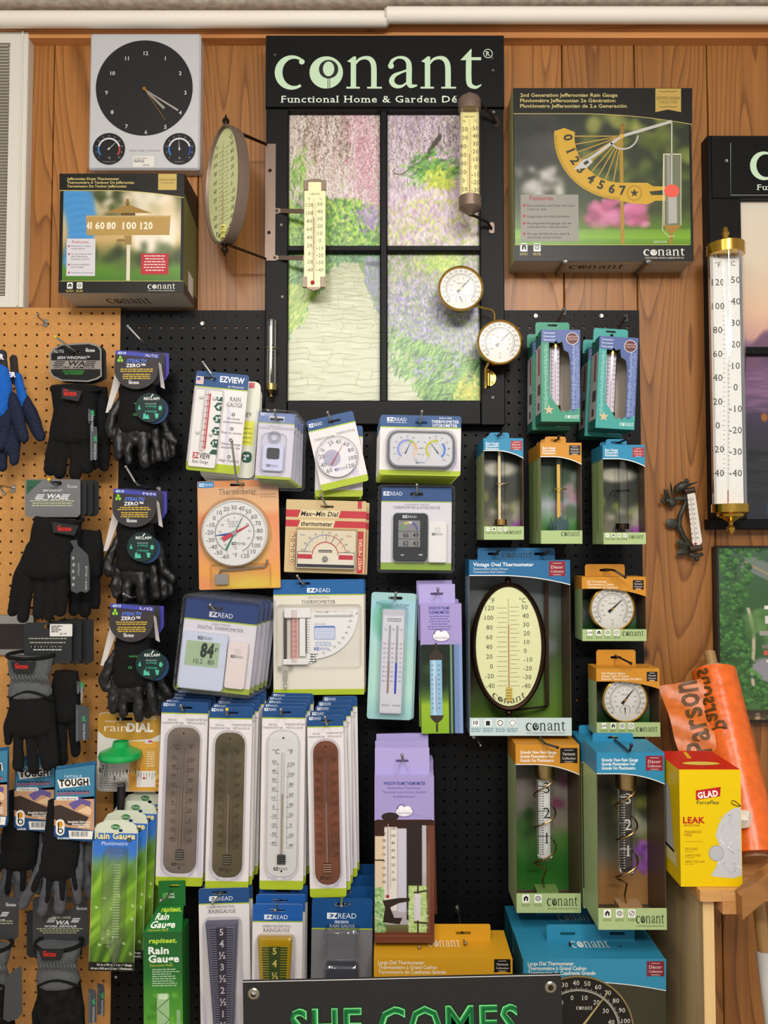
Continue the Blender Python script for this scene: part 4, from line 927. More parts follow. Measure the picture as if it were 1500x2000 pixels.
def oval_scale(t, w, S=1.0, red=True):
    DK = '4a4a38'
    t.text('°F', -30 * S, -80 * S, 8 * S, DK, al='C', w=w, serif=True); t.text('°C', 26 * S, -80 * S, 8 * S, DK, al='C', w=w, serif=True)
    y120, ym = -70, 72
    for v in range(-40, 121, 10):
        y = ym + (y120 - ym) * (v + 40) / 160; L_ = 22 if v % 20 == 0 else 19
        t.iline('8c8c68', [(-L_ * S, y * S), (-3 * S, y * S)], .8 * S, w)
        if v % 20 == 0: t.text(str(v), (-24 - 6 * (1 - (y / 90) ** 2)) * S, (y + 4) * S, 8 * S, DK, al='R', w=w, serif=True)
    for c in range(-40, 51, 5):
        v = c * 1.8 + 32; y = ym + (y120 - ym) * (v + 40) / 160; L_ = 20 if c % 10 == 0 else 15
        t.iline('8c8c68', [(3 * S, y * S), (L_ * S, y * S)], .8 * S, w)
        if c % 10 == 0: t.text(str(c), (22 + 6 * (1 - (y / 90) ** 2)) * S, (y + 4) * S, 8 * S, DK, al='L', w=w, serif=True)
    conant(t, 0, 0, 9 * S, '2c2a1e', 'd6dba0', w, 0, None, (104 * S, 56, .62))
oval_scale(t, w)
a = MB().tube([(0, 86 * t.k, .0055), (0, -88 * t.k, .0055)], .0017, 8); t.add('glass_tube', a, clear('f4f4ea', .14, .05), True, fo)
t.add('column', MB().tube([(0, -88 * t.k, .0055), (0, -15 * t.k, .0055)], .0007, 6), plastic('a86a50'), True, fo)
cl = MB()
for i in range(5): cl.prism(rr(-6 * t.k, (-84 - i * 5.4) * t.k, 6 * t.k, (-80.4 - i * 5.4) * t.k, .0008), .003, .0085 if i % 2 == 0 else .0065)
t.add('tube_clip', cl, plastic('e0d878', .4), False, fo)
t.done(); t.uv = t.uv0; t.pp = None
for sg, y_ in ((1, 0), (-1, 0)):
    z_ = sg * (hh + .0012); prof = [(.0075, z_), (.008, z_ + sg * .005), (.005, z_ + sg * .007), (.0052, z_ + sg * .010), (.0082, z_ + sg * .014), (.0075, z_ + sg * .019), (.003, z_ + sg * .024), (.0012, z_ + sg * .031)]
    t.add('finial', MB().lathe(prof, 0, 0, 16), DBRONZE, True)
bp = t.rect(518, 281, 538, 509, w=-.070); ys = .135 - .0622
t.slab('bracket_plate', bp, -ys + .0001, -ys + .003, BRONZE)
for px, py in ((527.5, 334), (525.5, 455)):
    u, v = t.uv(px, py, -ys); t.add('screw', MB().lathe([(.0042, -ys + .003), (.0036, -ys + .0048), (.001, -ys + .004)], u, 0, 12, axis='w', cv=v), DBRONZE)
for sg in (1, -1):
    zz = sg * (hh + .003); vv = bp[2][1] - .003 if sg > 0 else bp[0][1] + .003; m = MB(); q = [(0, zz, 0), (bp[0][0] + .004, vv, -ys + .002)]
    e0 = Vector((q[0][0], -q[0][2], q[0][1])); e1 = Vector((q[1][0], -q[1][2], q[1][1])); dz = Vector((0, 0, .0012)); dy = Vector((0, .008, 0))
    P = [e0 - dz - dy, e0 - dz + dy, e0 + dz + dy, e0 + dz - dy, e1 - dz - dy, e1 - dz + dy * .3, e1 + dz + dy * .3, e1 + dz - dy]; m.v = [tuple(p) for p in P]; m.f = [(0, 1, 2, 3), (7, 6, 5, 4), (0, 4, 5, 1), (1, 5, 6, 2), (2, 6, 7, 3), (3, 7, 4, 0)]; m.m = [0] * 6
    t.add('bracket_arm', m, DBRONZE)
# ---- cream strip thermometer with two arms
t = Thing('strip_thermometer', 'cream strip thermometer with bronze corners on two arms across the garden poster', 'thermometer', 614, 460, -0.10)
t.slab('scale_plate', t.rect(594, 354, 635.5, 561), -.004, 0, cm('efe6b2', .4), bev=.0006)
for i, (a, b, c, d) in enumerate(((593.5, 353, 602, 372), (628, 353, 637, 372), (591, 541, 599.5, 561.5), (626, 541, 634.5, 561.5))): t.slab('corner_clip', t.rect(a, b, c, d), -.006, .0035, BRONZE, bev=.0006)
t.slab('end_cap', t.pts([(600, 355), (601, 352), (608, 349.5), (622, 349.5), (629, 352), (630, 355)]), -.005, .002, BRONZE); t.slab('end_cap', t.pts([(598, 561), (604, 565.5), (613, 567.5), (622, 565.5), (628, 561)]), -.005, .002, BRONZE)
w = .0004; t.logo(606, 380.5, 3.2, '6a6044', 'efe6b2', w); t.text('°F', 603, 391, 4.6, '5f5a4a', al='C', w=w); t.text('°C', 626, 391, 4.6, '5f5a4a', al='C', w=w)
scale_col(t, 604, 625, 400, 527, 7.0, w, '5f5848', cx=613.5, xin=2.0, inner=4.5, tw=.6)
gtube(t, 613, 387, 552, 425, 1.7, .0008, 'b07a62'); t.add('bulb', MB().ball(*t.uv(610.5, 552), .0012, 4.2 * t.k, 12), plastic('b81e24', .2), True)
for x0, x1, y_ in ((541, 593.5, 412.5), (537, 592, 504)):
    ds = .10 - .0622
    a = t.uv(x0, y_, -ds); b = t.uv(x1, y_, -.006); m = MB()
    m.bar((a[0], a[1], -ds + .0016), (a[0] + .008, a[1], -ds + .0016), .010, .002).bar((a[0] + .008, a[1], -ds + .0016), (b[0], b[1], -.0062), .010, .002).bar((b[0], b[1], -.0062), (b[0] + .03, b[1], -.0062), .010, .002)
    m2 = MB().prism(ell(a[0], a[1], .0068, .0068, 18), -ds + .0003, -ds + .0022)
    ao = t.add('arm', m, BRONZE); t.add('arm_eye', m2, BRONZE, parent=ao); t.add('arm_screw', MB().prism(ell(a[0], a[1], .0034, .0034, 12), -ds + .0022, -ds + .004), DBRONZE, parent=ao)
# ---- tube thermometer, top right of the window
t = Thing('tube_thermometer', 'cream scale glass tube thermometer with bronze caps on a swing bracket beside the brand header', 'thermometer', 917, 300, -0.125)
u, vt = t.uv(917, 213); k = t.k; u2, vb = t.uv(915, 388); rt = 21 * k
t.add('glass_cylinder', MB().tube([(u, vt, 0), (u, vb, 0)], rt, 28, cap=False), clear('f4f5ee', .05, .03), True)
t.slab('scale_plate', rr(u - rt * .86, vb, u + rt * .86, vt), -.001, 0.0005, cm('efe29a', .4))
t.add('bottom_cap', MB().lathe([(.0045, vb - .038), (.008, vb - .034), (rt * .9, vb - .026), (rt * 1.06, vb - .022), (rt * 1.06, vb + .002), (rt * .95, vb + .0025)], u, 0, 28), BRONZE, True)
t.add('top_cap', MB().lathe([(rt * .95, vt - .006), (rt * 1.06, vt - .006), (rt * 1.06, vt + .018), (rt * .9, vt + .024), (.008, vt + .03), (.005, vt + .036)], u, 0, 28), BRONZE, True)
w = .0009; t.logo(907, 229.5, 3.4, '4a4226', 'efe29a', w); t.text('°F', 906, 240, 4.6, '4a4430', al='C', w=w); t.text('°C', 928, 238, 4.6, '4a4430', al='C', w=w)
scale_col(t, 905, 929, 252, 386, 8, w, '4a4430', cx=916.5, xin=2, inner=4, tw=.6); gtube(t, 917, 233, 386, 300, 1.5, .0014, 'd08468')
for v0_, px, py, sc in ((vt + .033, 969, 239, 1), (vb - .036, 960, 445, -1)):
    ds = .125 - .0622; e = t.uv(px, py, -ds)
    m = MB().tube([(u, v0_, 0), (u + .012, v0_ - .002, -.004), (e[0] - .012, e[1] + .006, -ds + .018), (e[0], e[1] - .004, -ds + .0045)], .0034, 8, flat=.6); ao = t.add('bracket_arm', m, DBRONZE, True)
    t.slab('bracket_foot', rr(e[0] - .006, e[1] - .014, e[0] + .006, e[1] + .012, .005), -ds + .0003, -ds + .003, BRONZE if sc < 0 else DBRONZE, parent=ao)
# ---- two brass dials on a swing bracket
t = Thing('twin_dial_thermometer', 'pair of brass rimmed round dials on a swing bracket at the window frame corner', 'thermometer', 940, 620, -0.11)
brass_dial(t, 900, 563.5, 43, .004, 44, small=152, back=.018); t.done(); brass_dial(t, 976, 668.5, 43, .0, 44, back=.018)
ds = .11 - .0622
P = [t.uv(*q) for q in ((928, 594), (953, 600), (964, 603), (968, 612), (967, 628))]; t.add('upper_rod', MB().tube([(q[0], q[1], -.012) for q in P], .0022, 8), BRASS, True)
P = [t.uv(*q) for q in ((956, 706), (951, 716), (951, 755))]; t.add('lower_rod', MB().tube([(P[0][0], P[0][1], -.012), (P[1][0], P[1][1], -.02), (P[2][0], P[2][1], -.02)], .0032, 10), BRASS, True)
hp = t.uv(953, 739, -ds); t.slab('hinge_plate', ell(hp[0], hp[1], .018, .019, 22, -90, 90), -ds + .0003, -ds + .0025, BRASS); t.add('hinge_barrel', MB().tube([(hp[0], hp[1] - .019, -ds + .006), (hp[0], hp[1] + .019, -ds + .006)], .0042, 12), BRASS, True)
t.add('hinge_link', MB().tube([(hp[0], hp[1] + .012, -ds + .006), (P[1][0], hp[1] + .012, -.02)], .0025, 8), BRASS, True)
for dv in (-.010, .010): t.add('screw', MB().lathe([(.003, -ds + .0025), (.0026, -ds + .004), (.0008, -ds + .0035)], hp[0] + .010, 0, 12, axis='w', cv=hp[1] + dv), BRASS)
# ---- small tube rain gauge on the left stile
t = Thing('tube_rain_gauge', 'slim glass rain gauge tube in a brass holder on the left window stile', 'rain gauge', 530, 700, -0.082)
u, vt = t.uv(530, 626); _, vb = t.uv(530, 752); rt = 9.6 * t.k
t.add('glass_tube', MB().tube([(u, vt, 0), (u, vb, 0)], rt, 20, cap=False), clear('eef2f0', .12, .04), True)
t.add('glass_lip', MB().lathe([(rt * .95, vt), (rt * 1.12, vt + .0008), (rt * .95, vt + .0018)], u, 0, 20), clear('f4f6f4', .25, .05), True)
zr = t.uv(530, 681)[1]; ringp = [(u + 1.25 * rt * math.cos(2 * PI * i / 24), zr, 1.25 * rt * math.sin(2 * PI * i / 24)) for i in range(25)]
t.add('holder_ring', MB().tube(ringp, .0012, 6), metal('b8a888', .3), True)
t.add('holder_stem', MB().tube([(u, zr, -1.25 * rt), (u, zr, -.0195)], .0014, 6), metal('b8a888', .3), True)
t.add('base_cup', MB().lathe([(.002, vb - .030), (.005, vb - .027), (.003, vb - .022), (.007, vb - .017), (rt * 1.1, vb - .012), (rt * 1.15, vb + .002), (rt * 1.02, vb + .002)], u, 0, 20), metal('b09a68', .3), True)
t.add('inner_scale', MB().prism(rr(u - .004, vb, u - .0015, vt - .012), -.001, -.0004), cm('cfc6a8', .5))
# ---- long brass thermometer, far right
t = Thing('long_thermometer', 'long glass tube thermometer with white scale and brass end caps at the right display', 'thermometer', 1422, 740, -0.095)
u, vt = t.uv(1420, 487); _, vb = t.uv(1424, 985); rt = 33 * t.k; u = t.uv(1422, 740)[0]
t.add('glass_cylinder', MB().tube([(u, vt, 0), (u, vb, 0)], rt, 36, cap=False), clear('f8f9f9', .05, .02), True)
t.slab('scale_plate', rr(u - rt * .95, vb, u + rt * .78, vt), -.001, .0004, cm('e9e7e2', .4))
bp_ = [(.0008, vt + .052), (.004, vt + .05), (.006, vt + .042), (.0085, vt + .036), (.006, vt + .03), (.005, vt + .026), (.009, vt + .022), (rt * .62, vt + .017), (rt * .7, vt + .012), (rt * 1.07, vt + .010), (rt * 1.07, vt - .014), (rt * .98, vt - .0145)]
t.add('top_cap', MB().lathe(bp_[::-1], u, 0, 36), BRASS, True)
bp_ = [(rt * .98, vb + .0005), (rt * 1.07, vb), (rt * 1.07, vb - .018), (rt * .78, vb - .022), (rt * .74, vb - .027), (rt * .3, vb - .036), (.005, vb - .040), (.004, vb - .046), (.009, vb - .052), (.0085, vb - .058), (.003, vb - .067), (.0008, vb - .069)]
t.add('bottom_cap', MB().lathe(bp_[::-1], u, 0, 36), BRASS, True)
w = .0008; t.logo(1394, 503, 7, '3a3836', 'e9e7e2', w, x1=1437); t.text('°F', 1402, 521, 9, '3a3836', al='C', w=w, serif=True); t.text('°C', 1429, 519, 9, '3a3836', al='C', w=w, serif=True)
scale_col(t, 1402, 1437, 551, 924, 12.5, w, '3a3836', cx=1419, xin=2.6, inner=7, tw=.7)
gtube(t, 1422, 505, 982, 957, 2.0, .0012, 'b82838')
ds = .095 - .0362
for v_ in (vt - .002, vb - .010):
    ao = t.add('bracket_arm', MB().tube([(u + rt * .9, v_, 0), (u + rt * 1.35, v_, -ds * .6), (u + rt * 1.4, v_, -ds + .001)], .0036, 8, flat=.5), BRASS, True)
    t.slab('bracket_foot', rr(u + rt * 1.25, v_ - .014, u + rt * 1.55, v_ + .014, .004), -ds + .0003, -ds + .0022, BRASS, parent=ao)
# ---- verdigris bird thermometer
t = Thing('bird_thermometer', 'dark cast metal bird and vine thermometer on the bare pine plank', 'thermometer', 1330, 1020, -0.018, roll=-5)
VG = cm('3d3f38', .55, .6, .35, .5, .4, 90)
def at(px, py, w=0.0): q = t.uv(px, py, w); return (q[0], q[1], w)
st_ = MB().tube([at(1353, 1082, 0), at(1344, 1062, -.002), at(1334, 1046, -.002), at(1326, 1026, -.002), at(1328, 1008, 0), at(1334, 994, .002), at(1340, 978, .002), at(1336, 966, .004)], [.005, .006, .006, .0065, .006, .005, .005, .004], 8); t.add('vine_stem', st_, VG, True)
def leaf(pts, w):
    m = MB(); ps = t.pts(pts); cx_ = sum(p[0] for p in ps) / len(ps); cy_ = sum(p[1] for p in ps) / len(ps); b0 = len(m.v); m.v += [(p[0], -w, p[1]) for p in ps] + [(cx_, -w - .005, cy_), (cx_, -w + .002, cy_)]; n_ = len(ps)
    for i in range(n_): m.f += [(i, (i + 1) % n_, n_), ((i + 1) % n_, i, n_ + 1)]; m.m += [0, 0]
    t.add('leaf', m, VG, True)
leaf([(1300, 1017), (1312, 1013), (1328, 1016), (1330, 1024), (1316, 1032), (1305, 1029)], -.002); leaf([(1320, 1057), (1332, 1054), (1345, 1066), (1346, 1076), (1330, 1072)], 0); leaf([(1319, 1080), (1330, 1072), (1347, 1078), (1340, 1084), (1326, 1086)], .002); leaf([(1295, 955), (1303, 957), (1308, 972), (1300, 976), (1296, 966)], .002); leaf([(1308, 940), (1312, 950), (1314, 968), (1309, 966)], .002)
bd = MB().tube([at(1318, 962, .004), at(1322, 955, .006), at(1332, 949, .008), at(1341, 946, .009), at(1349, 946, .01), at(1364, 941, .012)], [.004, .009, .0105, .007, .003, .0006], 10); t.add('bird', bd, VG, True)
fl = MB(); fl.ball(*at(1312, 981, .004), 10 * t.k, 10, sz=.6); fl.ball(*at(1294, 978, .003), 5 * t.k, 8, sz=.7); fl.tube([at(1300, 979, .003), at(1326, 974, .003), at(1340, 975, .004)], .005, 8); t.add('flower', fl, VG, True)
t.slab('scale_plate', t.rect(1338, 968, 1366, 1066, 6) if 0 else t.pts([(1339, 966), (1353, 963), (1355, 968), (1368, 1058), (1363, 1066), (1354, 1067), (1349, 1060)]), .008, .010, cm('dcd6cc', .45))
for a_, b_ in (((1336, 960), (1356, 957)), ((1346, 1072), (1370, 1069))): t.add('cap_band', MB().tube([at(a_[0], a_[1], .006), at(b_[0], b_[1], .006)], 6.5 * t.k, 12), cm('4a3a30', .5, .6, .2), True)
t.add('knob', MB().ball(*at(1341, 939, .01), 4.5 * t.k, 10), VG, True); t.add('knob', MB().ball(*at(1361, 1092, .006), 4.5 * t.k, 10), VG, True); t.add('base_scroll', MB().tube([at(1346, 1083, .004), at(1358, 1087, .006), at(1372, 1082, .004)], .0045, 8), VG, True)
w = .0104
for i in range(9):
    y_ = 976 + i * 9.4; x_ = 1344 + i * 1.15; t.text(str(abs(120 - 20 * i)), x_, y_ + 2, 3.4, '3a3634', al='C', w=w); t.text(str(abs(50 - 10 * i)), x_ + 8.6, y_ + 1, 3.4, '3a3634', al='C', w=w)
t.iline('b8b0a4', [(1348, 970), (1359, 1058)], 1.6, w); t.add('bulb', MB().ball(*at(1358.5, 1062, .010), 2.8 * t.k, 8), plastic('a82028'), True)
# ================================================================ carded goods in the middle
BLUE = '1d4a80'; LIME = 'a9bd2a'; WHT = 'e2dcdc'; LILAC = 'cfc8d8'
def ez(t, x, y, h, col, x1, w=None):
    xm_ = x + (x1 - x) * .36; t.text('EZ', x, y, h, col, xm_, bold=.05, w=w); t.text('READ', xm_ + h * .12, y, h, col, x1, w=w, sp=1.02, bold=-.006)
def slot(t, x, y, wd=24, h=4.5):
    """hang hole"""
    u, v = t.uv(x, y); return rr(u - wd / 2 * t.k, v - h / 2 * t.k, u + wd / 2 * t.k, v + h / 2 * t.k, h / 2 * t.k, 3)
def ezcard(t, x0, y0, x1, y1, yb, yl, hole, col=WHT, band=BLUE, r=5, art=True):
    p = t.rect(x0, y0, x1, y1, r); t.slab('card', p, -.0006, 0, card(col), [slot(t, *hole)])
    m = MB(); bd = t.rect(x0, y0, x1, yb, r, c='cd'); h_ = slot(t, *hole)
    if hole[1] < yb: t.add('band', MB().prism(bd, .0001, .0002, [h_]), ink(band))
    else: t.ink(band, bd, .0002)
    t.irect(LIME, x0, yb, x1, yb + 2.2, w=.0002)
    if art:
        rn = random.Random(int(x0)); yq = y1 if yl is None else yl
        for i in range(6):
            a = rn.uniform(x0, x1 - 14); b_ = rn.uniform(yb + 20, yq - 40)
            t.ink(LILAC if i % 2 else 'd9d2da', t.pts([(a, b_), (a + 8, b_ + 12), (a + 13, yq - 2), (a + 4, yq - 2)]), .00022 + i * 4e-6)
    if yl: t.ink(LIME, t.rect(x0, yl, x1, y1, r, c='ab'), .0003)
def stack(t, n, dx, dy, step, base, skip=(), grp=None, where='on its hook', jr=0.0):
    if grp: t.o['group'] = grp
    for i in range(1, n + 1):
        rn = random.Random(i * 31 + int(t.a.x * 1000))
        t.dup(dx * i + rn.uniform(-1, 1) * jr, dy * i, step * i, f'{base}, {ORD[i]} from the front {where}', rn.uniform(-.6, .6) * jr, skip)
BL = clear('f2f3f8', .05, .08, 'bl', .2); SHELL = clear('eceef6', .08, .10, 'sh', .15)
def blister(t, pts, w, name='blister', bev=.004, mat=None, parent=None): return t.add(name, MB().prism(pts, .0004, w, bev=bev, back=False), mat or BL, True, parent)
def shell(t, x0, y0, x1, y1, r=10, w=.012):
    """clear clamshell: flange and raised dome"""
    a = 5; o = t.slab('clamshell', t.rect(x0, y0, x1, y1, r), -.0025, -.0012, SHELL, [t.rect(x0 + a, y0 + a, x1 - a, y1 - a, r - 2)])
    t.add('clamshell_dome', MB().prism(t.rect(x0 + a, y0 + a, x1 - a, y1 - a, r - 2), -.001, w, bev=.004, back=False), SHELL, True, o)
    return o
# ---- EZVIEW rain gauge card
t = Thing('rain_gauge_card', 'blue topped card with a white rain gauge, red scale and green inch flags', 'rain gauge', 425, 825, -.135, roll=5.5, plain=True)
ezcard(t, 373, 727, 477, 923, 757, 906, (397, 740, 22, 5)); 
t.irect('e8e2de', 375, 738, 389, 753); t.irect('3a4fa0', 376, 740, 382, 746); [t.irect('c86a70', 382 if i < 3 else 376, 740 + i * 2.2, 388, 741 + i * 2.2) for i in range(6)]
t.text('EZVIEW', 421, 745, 11, 'eef0f2', 469, bold=.03); t.text('by Headwind', 438, 754.5, 4.4, 'd8dce4', 468, ital=.25)
t.slab('gauge_plate', t.rect(377, 764, 430, 916, 4), 0, .006, plastic('e8e4de', .35), bev=.001)
w = .0064
for i, y_ in enumerate((776, 795, 819, 843, 867, 887)):
    b_ = y_ + (16 if i < 5 else 10); t.ink('12503c', t.pts([(416, y_), (422, y_ - 8 if i else y_), (431, y_ - 8 if i else y_), (431, b_ - 8), (422, b_ - 8)], 0), w)
    if i < 5: t.text(f'{5 - i}"', 421, y_ + 4.5, 8, 'f4f4f0', al='L', w=w + 5e-5, bold=.03)
t.text('EZ', 385, 899, 11, 'b8242c', 397, w=w, bold=.03); t.text('VIEW', 397.5, 899, 11, '26262a', 419, w=w, bold=.02); t.text('Rain Gauge', 385, 908, 6, '3a3a3c', 416, w=w, serif=True)
u, v0_ = t.uv(401, 882); _, v1_ = t.uv(401, 766); t.add('gauge_tube', MB().tube([(u, v0_, .011), (u, v1_, .011)], .0055, 14), clear('f4f2f2', .12, .08), True)
t.iline('c8303a', [(407, 771), (407, 880)], 2.6, .0067); t.iline('c8303a', [(403, 771), (403, 880)], 1, .0067)
for i in range(10): t.iline('c8303a', [(398 + (i % 2) * 2, 774 + i * 11.4), (407, 774 + i * 11.4)], 1.1, .0067)
for px, py in ((390, 779), (416, 779), (390, 848), (416, 850)): t.add('tube_clip', MB().ball(*t.uv(px, py), .008, 4.4 * t.k, 8), plastic('e8e4de', .35), True)
t.text('RAIN', 444, 781, 8, '4a4644', 466, serif=True); t.text('GAUGE', 439, 792, 8, '4a4644', 470, serif=True)
for i, (a, b_) in enumerate((('Accurate', 'measurement'), ('Easy to mount', ''), ('Unique design', 'magnifies the'), ('High Visibility', ''))):
    y_ = (817, 845, 867, 904)[i] - (0 if i < 3 else 4); t.text(a, 455, y_, 4.4, '4a4644', al='C', serif=True); t.text(b_ or ' ', 455, y_ + 7, 4.4, '4a4644', al='C', serif=True) if b_ else 0
    arcline(t, '3a3634', 454, y_ - 10, 2.6, 0, 360, 1.5, None, 12)
blister(t, t.rect(375, 761, 433, 918, 6), .018)
t2 = Thing('rain_gauge_card', 'white rain gauge card with a yellow patch, behind the blue topped gauge card', 'rain gauge', 452, 838, -.105, roll=4, plain=True)
t2.slab('card', t2.rect(396, 742, 503, 932, 12), -.0008, 0, card('dfe0d2')); t2.irect('c8606c', 480, 744, 491, 755); t2.text('Gauge', 458, 810, 10, '4a4a44', 489, serif=True); t2.irect('dfe04a', 474, 820, 496, 868); t2.lines('8a8a40', 476, 494, 834, 4, 9, 2); t2.irect('12503c', 476, 880, 496, 902, 8); t2.text('2"', 479, 896, 9, 'f0f0ec', bold=.03)
for i in range(1, 4): t2.dup(2.2 * i - 3, 4.2 * i, .006 * i, f'white rain gauge card, {ORD[i]} behind the yellow patch one', droll=-.8 * i)
t2.o['group'] = 'white rain gauge cards'
for c in COL.objects:
    if c.get('label', '').startswith('white rain gauge card,'): c['group'] = 'white rain gauge cards'
# ---- digital thermometers in clamshells
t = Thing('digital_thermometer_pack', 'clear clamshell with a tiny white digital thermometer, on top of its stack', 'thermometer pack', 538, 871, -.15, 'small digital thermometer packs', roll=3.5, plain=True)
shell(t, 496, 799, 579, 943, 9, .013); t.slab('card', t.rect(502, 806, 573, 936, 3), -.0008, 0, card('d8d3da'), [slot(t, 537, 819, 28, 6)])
t.ink('7486b4', t.rect(502, 806, 573, 813), .0002); t.ink('7486b4', t.rect(502, 813, 522, 826), .0002); t.ink('7486b4', t.rect(552, 813, 573, 826), .0002); t.ink('7486b4', t.rect(522, 822.5, 552, 826), .0002); ez(t, 505, 812, 4.6, 'e8ecf4', 530, .0004); t.irect(LIME, 502, 826, 573, 827.5)  # haze of the clear plastic is put into the band's paler blue
t.text('DIGITAL THERMOMETER', 504, 839, 4.2, '8a858c', 571, serif=True); t.irect(LIME, 502, 931, 573, 936); t.lines('b0abb2', 524, 548, 832, 1, 3, 1.6)
t.slab('device', t.rect(515, 869, 556, 921, 5), .001, .009, plastic('d6d6ea', .4), bev=.001); t.slab('screen', t.rect(523, 876, 548, 898, 4), .009, .0095, plastic('4a4e4c', .15)); ez(t, 524, 913, 4.2, '3c3c48', 546, .0092)
t.add('suction_ring', MB().prism(t.ell(535, 855, 13, n=24), .001, .006, [t.ell(535, 855, 6, n=16)]), clear('e8eaf0', .2, .1), True)
blister(t, t.rect(510, 846, 560, 928, 12), .0115)
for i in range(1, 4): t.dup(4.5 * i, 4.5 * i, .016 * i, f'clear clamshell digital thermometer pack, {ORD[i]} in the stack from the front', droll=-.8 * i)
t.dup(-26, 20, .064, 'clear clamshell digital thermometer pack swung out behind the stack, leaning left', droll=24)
# ---- suction dial thermometers
t = Thing('suction_dial_card', 'tilted blue topped card with a clear suction cup dial thermometer', 'thermometer', 659, 881, -.118, 'suction dial thermometer cards', roll=-13, plain=True)
ezcard(t, 612, 810, 706, 951, 831, 938, (666, 822, 26, 5)); ez(t, 616, 824, 6.5, 'f0f2f6', 642); t.text('THERMOMETER', 619, 853, 4.6, '77727a', 660, serif=True); t.text('THERMOMÈTRE', 664, 850, 4.6, '77727a', 702, serif=True)
o = t.slab('dial', t.ell(656, 893, 39), .006, .0075, plastic('e6e2e2', .3)); w = .0078
for a, s_ in ((-150, '60'), (-120, '40'), (-88, '20'), (-58, '0'), (-22, '20'), (4, '40'), (32, '60'), (62, '80'), (92, '100'), (124, '120')): q = circ(656, 893, 30, a + 13); t.text(s_, q[0], q[1] + 4, 7.5, '2c2a2c', al='C', w=w, serif=True, rot=(a if abs(a) < 60 else 0))
for i in range(41): radial(t, '3a3638', 656, 893, 35, 38, -140 + i * 7, .7, w)
ez(t, 646, 919, 4.4, '3a4a90', 668, w); needle(t, 'pointer', 655, 891, 42, 29, 20, 1.8, .0085, plastic('d8503c')); t.add('suction_cup', MB().lathe([(.0015, .020), (.006, .018), (.013, .012), (.019, .0095)], t.uv(646, 893)[0], 0, 24, axis='w', cv=t.uv(646, 893)[1]), clear('d8d8ee', .16, .08), True)
blister(t, t.ell(656, 893, 42), .016)
t2 = t.dup(2, 18, .024, 'upright suction dial thermometer card behind the tilted one', droll=13)
t.dup(0, 23, .046, 'lowest suction dial thermometer card, rearmost on its hook', droll=13.6)
# ---- indoor dial thermometer hygrometers
t = Thing('dial_hygrometer_card', 'blue topped card with a grey twin dial thermometer hygrometer, front of its stack', 'hygrometer', 821, 870, -.145, roll=1.2, plain=True)
ezcard(t, 742, 811, 900, 929, 834, 919, (822, 825, 24, 5)); ez(t, 755, 823, 6.6, 'f0f2f6', 793); t.lines('b8c4d8', 755, 793, 825, 1, 3, 1.4, 0); t.text('Indoor Dial', 857, 817, 3.6, 'e8ecf2', 881, serif=True); t.text('THERMOMETER', 842, 825.5, 5.6, 'f0f2f6', 896, serif=True, bold=.01); t.text('HYGROMETER', 844, 833, 5.6, 'f0f2f6', 893, serif=True, bold=.01)
t.slab('case', t.rect(757, 844, 887, 916, 20), .0004, .016, plastic('6d7074', .35), bev=.003, smooth=True); t.slab('face', t.rect(762, 849, 882, 911, 17), .016, .0164, cm('c9c8ca', .4)); w = .0167
for cx, cols in ((795, (('8890d0', -140, 10), ('9ab038', 10, 45), ('d8a868', 45, 90), ('d8b8a0', 90, 140))), (850, (('b8b838', -140, 15), ('4f7fc8', 45, 140)))):
    for h, a0, a1 in cols: arcline(t, h, cx, 880, 17.5, a0, a1, 4.5, w)
    for i in range(11): radial(t, '4a4a4c', cx, 880, 20.5, 22.5 + (i % 2) * 0, -140 + 28 * i, .7, w); q = circ(cx, 880, 26, -140 + 28 * i); t.text(str(10 * i), q[0], q[1] + 1.5, 3, '4a4a4c', al='C', w=w)
    needle(t, 'needle', cx, 880, 25 if cx < 800 else -38, 16, 9, 1.6, w + .0004, plastic('1c1c1e'))
    arcline(t, '9a9a9c', cx, 880, 12, -140, 140, .6, w)
ez(t, 812, 907, 3.4, '3c4c80', 830, w); blister(t, t.rect(753, 840, 891, 920, 22), .0215, mat=clear('f2f3f8', .09, .06, 'hy', .12))
stack(t, 4, -2.0, 2.2, .0245, 'grey twin dial hygrometer card', grp='twin dial hygrometer cards', where='of its stack', jr=.8)
# ---- colour wireless thermometer and hygrometer
t = Thing('wireless_hygrometer_pack', 'clear clamshell with a black colour display weather device and white sensor', 'hygrometer', 813, 1032, -.12, roll=.7, plain=True)
shell(t, 737, 946, 889, 1119, 8, .016); t.slab('card', t.rect(744, 952, 882, 1113, 4), -.0008, 0, card('ddd8dc'), [slot(t, 813, 965, 26, 6)])
t.add('band', MB().prism(t.rect(744, 952, 882, 979), .0001, .0002, [slot(t, 813, 965, 26, 6)]), ink(BLUE)); t.irect(LIME, 744, 979, 882, 981); t.irect('8aa83a', 744, 1099, 882, 1113); ez(t, 748, 968, 7, 'f0f2f6', 785); t.text('COLOR DIGITAL WIRELESS', 788, 987, 3, '77727a', 838, serif=True); t.text('THERMOMETER & HYGROMETER', 767, 994, 5, '5f5a64', 860, serif=True)
dv = t.slab('device', t.rect(768, 1003, 835, 1096, 8), .001, .014, plastic('2c2e31', .25), bev=.0015); t.slab('device_rim', t.rect(766, 1001, 837, 1098, 9), .0005, .008, plastic('c4c6c8', .25), parent=dv)
w = .0143; t.slab('screen', t.rect(778, 1017, 820, 1068), .014, .0142, plastic('8c8a88', .2), parent=dv)
for h, a0, a1 in (('6a9a54', -90, -40), ('c8b850', -40, -5), ('d8d4cc', -5, 20), ('4a5a9c', 20, 90)): arcline(t, h, 799, 1036, 15, a0, a1, 4, w + 1e-4)
